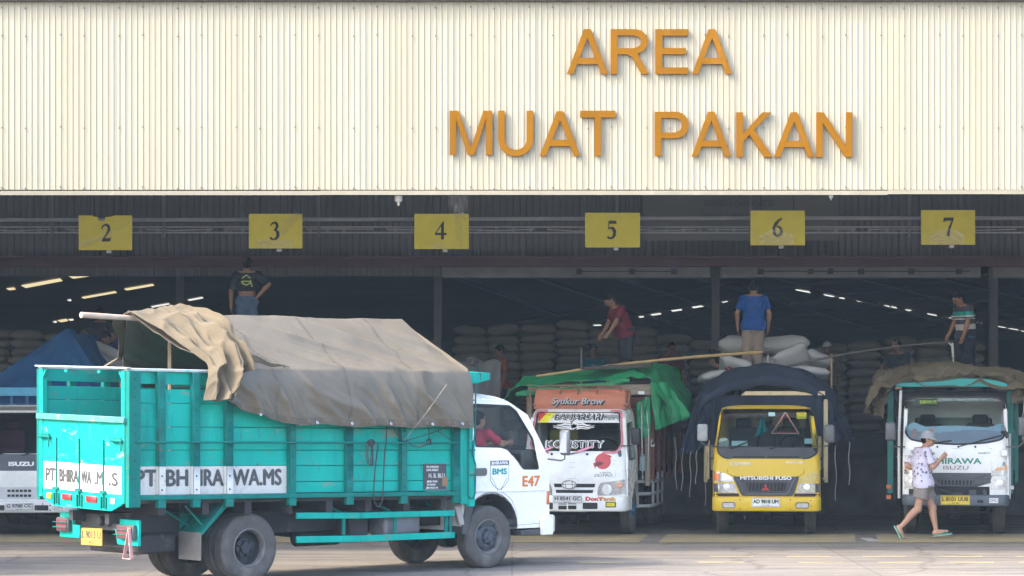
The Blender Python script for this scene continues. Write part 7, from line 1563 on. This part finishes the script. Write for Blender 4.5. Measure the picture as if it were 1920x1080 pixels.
person('man in teal and white striped polo looking down on the olive tarp truck', (at(1811, 46.2), 46.2, 2.39), R(-62), dict(pelvis=(0, 0, .88), chest=(0, -.02, 1.19), neck=(0, -.09, 1.385), head=(0, -.17, 1.505), face=(0, -.8, -.55), shL=(.17, -.05, 1.34), shR=(-.17, -.04, 1.34), elL=(.21, -.12, 1.09), wrL=(.19, -.20, .85), elR=(-.22, -.08, 1.08), wrR=(-.22, -.2, .88)), dict(mats=[cl('slate polo', (.065, .06, .085)), M('teal stripe', (.01, .34, .30), .8), M('pale stripe', (.55, .62, .62), .8), M('white stripe', (.55, .52, .50), .8), M('navy hem', (.03, .06, .12), .8)], hem=-.06, sleeve=.78, loose=.014, pick=stripes), dict(mats=[cl('dark navy trousers', (.012, .015, .028))], loose=.03))
# dim figures on the platform
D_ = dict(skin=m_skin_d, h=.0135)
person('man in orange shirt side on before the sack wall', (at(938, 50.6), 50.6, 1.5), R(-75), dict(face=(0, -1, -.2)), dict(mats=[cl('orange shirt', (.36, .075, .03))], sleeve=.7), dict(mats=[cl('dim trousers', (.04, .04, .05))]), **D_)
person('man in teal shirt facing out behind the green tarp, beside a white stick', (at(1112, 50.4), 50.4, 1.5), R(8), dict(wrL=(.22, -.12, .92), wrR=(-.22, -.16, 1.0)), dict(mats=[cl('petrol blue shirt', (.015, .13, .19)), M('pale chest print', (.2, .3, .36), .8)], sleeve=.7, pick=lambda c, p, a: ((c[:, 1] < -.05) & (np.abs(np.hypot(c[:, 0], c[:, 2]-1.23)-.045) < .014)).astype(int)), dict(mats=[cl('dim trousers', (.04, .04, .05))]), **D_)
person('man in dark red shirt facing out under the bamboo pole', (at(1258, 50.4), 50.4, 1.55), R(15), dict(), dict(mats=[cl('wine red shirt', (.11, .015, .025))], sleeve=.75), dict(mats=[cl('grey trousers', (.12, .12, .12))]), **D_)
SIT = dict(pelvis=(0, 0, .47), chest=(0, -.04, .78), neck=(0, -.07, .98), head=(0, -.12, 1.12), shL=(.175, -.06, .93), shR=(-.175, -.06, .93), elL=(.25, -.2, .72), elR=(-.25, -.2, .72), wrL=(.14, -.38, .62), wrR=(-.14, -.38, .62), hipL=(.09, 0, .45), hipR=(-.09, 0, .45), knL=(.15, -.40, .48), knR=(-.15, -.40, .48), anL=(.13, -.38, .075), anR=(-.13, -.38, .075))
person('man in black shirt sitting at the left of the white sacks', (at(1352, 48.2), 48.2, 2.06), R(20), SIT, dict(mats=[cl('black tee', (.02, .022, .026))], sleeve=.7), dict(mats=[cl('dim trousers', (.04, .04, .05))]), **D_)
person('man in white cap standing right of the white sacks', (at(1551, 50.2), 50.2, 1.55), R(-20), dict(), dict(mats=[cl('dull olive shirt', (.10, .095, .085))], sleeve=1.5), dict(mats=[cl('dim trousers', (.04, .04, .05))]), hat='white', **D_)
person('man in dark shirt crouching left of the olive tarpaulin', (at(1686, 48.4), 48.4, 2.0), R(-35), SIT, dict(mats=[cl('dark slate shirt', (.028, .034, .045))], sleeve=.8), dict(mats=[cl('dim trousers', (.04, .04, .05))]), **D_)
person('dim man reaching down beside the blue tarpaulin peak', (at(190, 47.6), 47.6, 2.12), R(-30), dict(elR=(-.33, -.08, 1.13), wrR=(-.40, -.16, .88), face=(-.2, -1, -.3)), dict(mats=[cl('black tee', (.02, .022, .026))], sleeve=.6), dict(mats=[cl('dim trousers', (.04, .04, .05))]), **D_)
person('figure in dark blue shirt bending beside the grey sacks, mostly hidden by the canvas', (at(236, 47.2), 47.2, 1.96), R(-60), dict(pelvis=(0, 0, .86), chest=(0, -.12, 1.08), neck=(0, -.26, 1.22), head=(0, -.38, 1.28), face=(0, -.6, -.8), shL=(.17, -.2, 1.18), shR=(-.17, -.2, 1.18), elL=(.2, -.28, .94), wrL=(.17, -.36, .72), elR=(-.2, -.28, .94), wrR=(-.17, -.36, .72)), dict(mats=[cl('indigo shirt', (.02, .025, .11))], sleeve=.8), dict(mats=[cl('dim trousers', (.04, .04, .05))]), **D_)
# the driver
TM = Matrix.Translation((-.84, 35.19, 0)) @ Matrix.Rotation(PHI, 4, 'Z')
hy, hz_ = nside(898, 787, -.44); pd = TM @ Vector((-.44, hy+.07, 0)); zo = hz_-1.10
person('driver in a red shirt at the wheel of the teal truck', (pd.x, pd.y, zo), PHI, dict(SIT, pelvis=(0, .02, .45), chest=(0, .03, .76), neck=(0, -.01, .97), head=(0, -.055, 1.10), elL=(.22, -.24, .74), elR=(-.21, -.26, .78), wrL=(.16, -.50, .78), wrR=(-.13, -.50, .80), curl=1.3), dict(mats=[cl('crimson shirt', (.42, .02, .06))], sleeve=.85), dict(mats=[cl('dim trousers', (.04, .04, .05))]), h=.0115)

# ------------------------------------------------------------------ sacks
def sack_mesh(name, mats, L_=.66, W_=.44, H_=.19, seed=0, print_=False):
    us = np.linspace(0, 2*math.pi, 29)[:-1]; nv = 13; vs = []; fs = []
    def se(c, p): return math.copysign(abs(c)**p, c)
    for j in range(nv):
        ph = -math.pi/2+math.pi*j/(nv-1)
        for a in us:
            x, y, z = L_/2*se(math.cos(ph), .42)*se(math.cos(a), .34), W_/2*se(math.cos(ph), .42)*se(math.sin(a), .34), H_/2*se(math.sin(ph), .75)
            ex = abs(x)/(L_/2); ey = abs(y)/(W_/2)
            z *= 1-.45*ex**5-.30*ey**4; q = noise.noise((x*5+seed, y*5, z*6)); z += .022*q+.012*noise.noise((x*14, y*14, seed)); x *= 1+.03*q; y *= 1+.04*noise.noise((x*4, seed, z*3)); z += .018*crease((x*4, y*4, seed), seed)*(1 if z > 0 else 0)
            if ex > .93 and ey > .7: x *= 1.04; y *= 1.06
            vs.append((x, y, z))
    k = len(us)
    for j in range(nv-1):
        for i in range(k): fs.append((j*k+i, j*k+(i+1) % k, (j+1)*k+(i+1) % k, (j+1)*k+i))
    mb = MB(); mb.add(vs, fs); o = mb.build(name, mats, None, smooth=70)
    if print_:
        for p in o.data.polygons:
            c = p.center; r = math.hypot(c.x*1.0, c.y*1.3)
            if abs(c.z) > .03: p.material_index = 1 if .085 < r < .14 else (2 if r < .05 else 0)
    return o
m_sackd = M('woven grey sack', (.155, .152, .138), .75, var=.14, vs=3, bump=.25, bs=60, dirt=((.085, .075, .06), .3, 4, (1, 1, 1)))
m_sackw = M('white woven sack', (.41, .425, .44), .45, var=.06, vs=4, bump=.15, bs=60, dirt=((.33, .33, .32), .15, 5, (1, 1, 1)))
protos = [sack_mesh('feed_sack', m_sackd, .675, .46, .205, s*3.1) for s in range(4)]
used = set(); rs2 = random.Random(5)
def put_sack(k, loc, rz, tilt, label, group):
    o = protos[k]
    if k in used: o = o.copy(); C.objects.link(o)
    used.add(k); o.location = loc; o.rotation_euler = (tilt[0], tilt[1], rz); o.scale = (rs2.uniform(.93, 1.04), 1, rs2.uniform(.9, 1.12)); tag(o, label, 'sack', group); return o
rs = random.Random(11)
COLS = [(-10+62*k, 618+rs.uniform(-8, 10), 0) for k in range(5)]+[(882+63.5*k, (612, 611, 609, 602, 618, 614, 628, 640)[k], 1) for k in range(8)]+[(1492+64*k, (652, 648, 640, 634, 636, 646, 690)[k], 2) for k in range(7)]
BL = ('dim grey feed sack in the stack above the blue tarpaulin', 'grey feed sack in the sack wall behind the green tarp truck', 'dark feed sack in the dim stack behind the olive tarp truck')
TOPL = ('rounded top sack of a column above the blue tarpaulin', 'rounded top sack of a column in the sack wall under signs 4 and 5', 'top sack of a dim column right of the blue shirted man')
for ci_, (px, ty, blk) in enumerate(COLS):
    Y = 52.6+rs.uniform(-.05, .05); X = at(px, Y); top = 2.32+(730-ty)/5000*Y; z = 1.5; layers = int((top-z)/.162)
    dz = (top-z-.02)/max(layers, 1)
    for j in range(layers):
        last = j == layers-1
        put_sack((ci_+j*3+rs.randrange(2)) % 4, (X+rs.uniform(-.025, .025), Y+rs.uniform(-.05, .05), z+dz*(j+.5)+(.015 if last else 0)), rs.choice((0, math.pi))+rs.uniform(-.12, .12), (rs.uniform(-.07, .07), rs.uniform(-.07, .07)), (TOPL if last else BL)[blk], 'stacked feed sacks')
# white sacks on the yellow truck's load
m_redp = M('red print', (.55, .05, .03), .5); m_yelp = M('yellow print', (.70, .62, .30), .5)
def white_sack(px, py, Y, L_, W_, H_, rz, tx, ty, label, pr=False, seed=1):
    o = sack_mesh('white_sack', [m_sackw, m_redp, m_yelp] if pr else [m_sackw], L_, W_, H_, seed, pr); o.location = (at(px, Y), Y, 2.32+(730-py)/5000*Y); o.rotation_euler = (R(tx), R(ty), R(rz)); tag(o, label, 'sack', 'white sacks on the yellow truck'); return o
white_sack(1462, 650, 46.9, 1.02, .55, .34, 4, -10, -4, 'long white sack lying crosswise behind the blue shirted man', seed=2)
white_sack(1385, 650, 46.9, .70, .5, .34, -6, -10, 3, 'white sack at the left end of the upper row, behind khaki trousers', seed=5)
white_sack(1484, 674, 46.0, .62, .46, .22, 6, -62, -24, 'bright white sack leaning upright at the right of the khaki trousers', seed=3)
white_sack(1380, 690, 45.6, .60, .46, .22, -14, -34, 18, 'white sack with red ring print below the bamboo pole', True, 4)
white_sack(1528, 676, 46.3, .55, .42, .22, 20, -25, 20, 'greyish white sack at the right edge of the heap', seed=7)
white_sack(1440, 684, 46.5, .7, .5, .24, 0, -10, 0, 'white sack in the middle of the heap under the leaning sack', seed=8)
white_sack(1515, 700, 45.2, .70, .45, .18, 0, -12, 4, 'flat white sack with red print just above the navy tarpaulin', True, seed=9)
white_sack(1338, 706, 45.0, .50, .42, .16, 14, -8, -12, 'small white sack peeping out at the left hem of the navy tarpaulin', seed=10)
white_sack(1455, 706, 46.4, .95, .6, .26, 0, 0, 0, 'white sack at the bottom of the heap behind the navy tarpaulin', seed=12)
for k, (px, py, ty) in enumerate(((198, 664, 28), (206, 684, 22))):
    o = sack_mesh('grey_sack', [M('light grey sack', (.26, .27, .28), .7, var=.1, vs=4, bump=.2, bs=50)], .55, .45, .24, k+20); o.location = (at(px, 46.4), 46.4, 2.32+(730-py)/5000*46.4); o.rotation_euler = (R(-25), R(ty), 0)
    tag(o, ('upper', 'lower')[k]+' light grey sack beside the right slope of the blue tarpaulin', 'sack', 'grey sacks by the blue tarpaulin')
# sacks below the man in the black shirt (mostly hidden by the canvas)
for j in range(6):
    for i in range(2): o = put_sack((i+j) % 4, (at(463, 46)-.3+.62*i, 46.05, 1.53+j*.235), 0, (0, 0), 'feed sack in the hidden stack below the black shirted man', 'stacked feed sacks'); o.scale = (1, 1.1, 1.35)
t = thing('timber_trestle', 'dark timber trestle carrying the hidden sacks below the black shirted man', 'trestle', (at(463, 46), 46.05, 0))
mb = MB(); mb.b2(-.75, .75, -.35, .35, 1.33, 1.40); mb.build('deck', m_dark, t)
for x in (-.65, .65):
    for y in (-.28, .28): mb = MB(); mb.b2(x-.05, x+.05, y-.05, y+.05, 0, 1.325); mb.build('leg', m_dark, t)
# grey sheeted load in bay 4, behind the teal truck's cab
t = thing('grey_sheeted_load', 'grey sheeted load with a knotted corner behind the teal header box', 'load', (at(890, 45.6), 45.6, 0))
m_gsheet = M('grey sheet', (.10, .105, .115), .7, var=.12, vs=4, dirt=((.06, .06, .065), .3, 5, (1, 1, 1)))
cloth('sheet', lambda u, v: ((-1.5+1.95*u) if v < .5 else (-1.5+1.95*u)*(1-.12*(v-.5)), -.1+.9*(.5-v) if v < .5 else -.1-.06*math.sin((v-.5)*9), 2.78+.06*u-.12*abs(v-.5) if v < .5 else 2.80+.04*u-2.8*(v-.5)), np.linspace(0, 1, 50), np.linspace(0, 1, 40), lambda u, v: .04*ridged(u*7+v*2)+.03*crease((u*4, v*3, 2)), m_gsheet, t, .01)
mb = MB(); mb.b2(-1.4, .30, .02, 2.2, 1.0, 2.70); mb.b2(-1.3, .2, .1, 2.0, .0, .998); mb.build('crate_core', m_dark, t)
mb = MB(); mb.lathe([(0, -.09), (.07, -.05), (.09, 0), (.06, .06), (0, .09)], (-.02, -.12, 2.80), 'x', 12); mb.tube([(-.02, -.15, 2.80), (.06, -.2, 2.72), (.10, -.18, 2.6)], .02, 6); mb.tube([(-.06+.05*math.cos(a), -.19, 2.80+.05*math.sin(a)) for a in np.linspace(0, 6.28, 12)[:-1]], .022, 6, closed=True); mb.build('knot', m_gsheet, t)

# ------------------------------------------------------------------ poles laid over the loads
def pt(px, py, Y): return (at(px, Y), Y, 2.32+(730-py)/5000*Y)
m_bam = M('bamboo', (.52, .36, .16), .5, var=.15, vs=5, dirt=((.34, .22, .09), .2, 8, (1, 1, 1)))
A_, B_ = Vector(pt(1005, 705.5, 43.6)), Vector(pt(1430, 660.5, 45.2)); t = thing('bamboo_pole', 'long pale bamboo pole slanting from the green tarp to the navy tarp', 'pole', A_)
P_ = [(B_-A_)*q+Vector((0, 0, .05*math.sin(math.pi*q))) for q in np.linspace(0, 1, 40)]
mb = MB(); mb.tube(P_, [.020+.007*q+(.005 if i % 5 == 2 else 0) for i, q in enumerate(np.linspace(0, 1, 40))], 10); mb.build('cane', m_bam, t)
mb = MB(); mb.tube([B_-A_-Vector((.03, 0, 0)), B_-A_+Vector((.15, .02, -.01))], .030, 8); mb.build('dark_sleeve', m_dark, t)
t = thing('prop_rod', 'short pale rod propping the right end of the bamboo pole', 'rod', pt(1440, 692, 45.25)); mb = MB(); mb.tube([(0, 0, -.12), (-.005, 0, .12), (.005, 0, .27)], .014, 6); mb.build('shaft', m_rail, t)
A_, B_ = Vector(pt(1452, 692, 44.6)), Vector(pt(1786, 640.5, 45.4)); t = thing('iron_rod', 'thin dark iron rod slanting up from the navy tarp to the striped polo man', 'rod', A_)
mb = MB(); mb.tube([(B_-A_)*q+Vector((0, 0, .07*math.sin(math.pi*q))) for q in np.linspace(0, 1, 30)], [.024-.012*q for q in np.linspace(0, 1, 30)], 8); mb.build('shaft', M('iron', (.11, .10, .10), .6), t)
t = thing('white_stick', 'short white stick below the hand of the striped polo man', 'stick', pt(1786, 676, 45.4)); mb = MB(); mb.tube([(.02, 0, -.16), (.01, 0, .06)], .010, 6); mb.tube([(.01, 0, .06), (-.005, 0, .30)], .022, 8); mb.tube([(-.005, 0, .24), (-.08, 0, .32)], .012, 6); mb.build('shaft', M('white stick paint', (.6, .6, .6), .5), t)
t = thing('wooden_stick', 'upright pale wooden stick at the right shoulder of the navy tarpaulin', 'stick', pt(1559, 708, 45.6)); mb = MB(); mb.tube([(0, 0, -.35), (0, 0, .40)], .016, 6); mb.build('shaft', m_bam, t)
t = thing('pale_stick', 'upright pale stick beside the teal shirted man', 'stick', pt(1090, 694, 49.8)); mb = MB(); mb.tube([(0, 0, -.9), (0, 0, .42)], .02, 6); mb.build('shaft', M('dull white rod', (.4, .38, .34), .6), t)
# ------------------------------------------------------------------ dusty air between the camera and the far end of the hall
hz = bpy.data.materials.new('dusty air'); hz.use_nodes = True; n_ = hz.node_tree; n_.nodes.remove(n_.nodes['Principled BSDF'])
pv = n_.nodes.new('ShaderNodeVolumePrincipled'); pv.inputs['Color'].default_value = (.62, .82, 1, 1); pv.inputs['Density'].default_value = .0005; pv.inputs['Anisotropy'].default_value = .0
n_.links.new(pv.outputs[0], n_.nodes['Material Output'].inputs['Volume'])
mb = MB(); mb.b2(-265, 265, -165, 425, -1, 9); mb.build('haze', hz, None, smooth=0, kind='stuff')
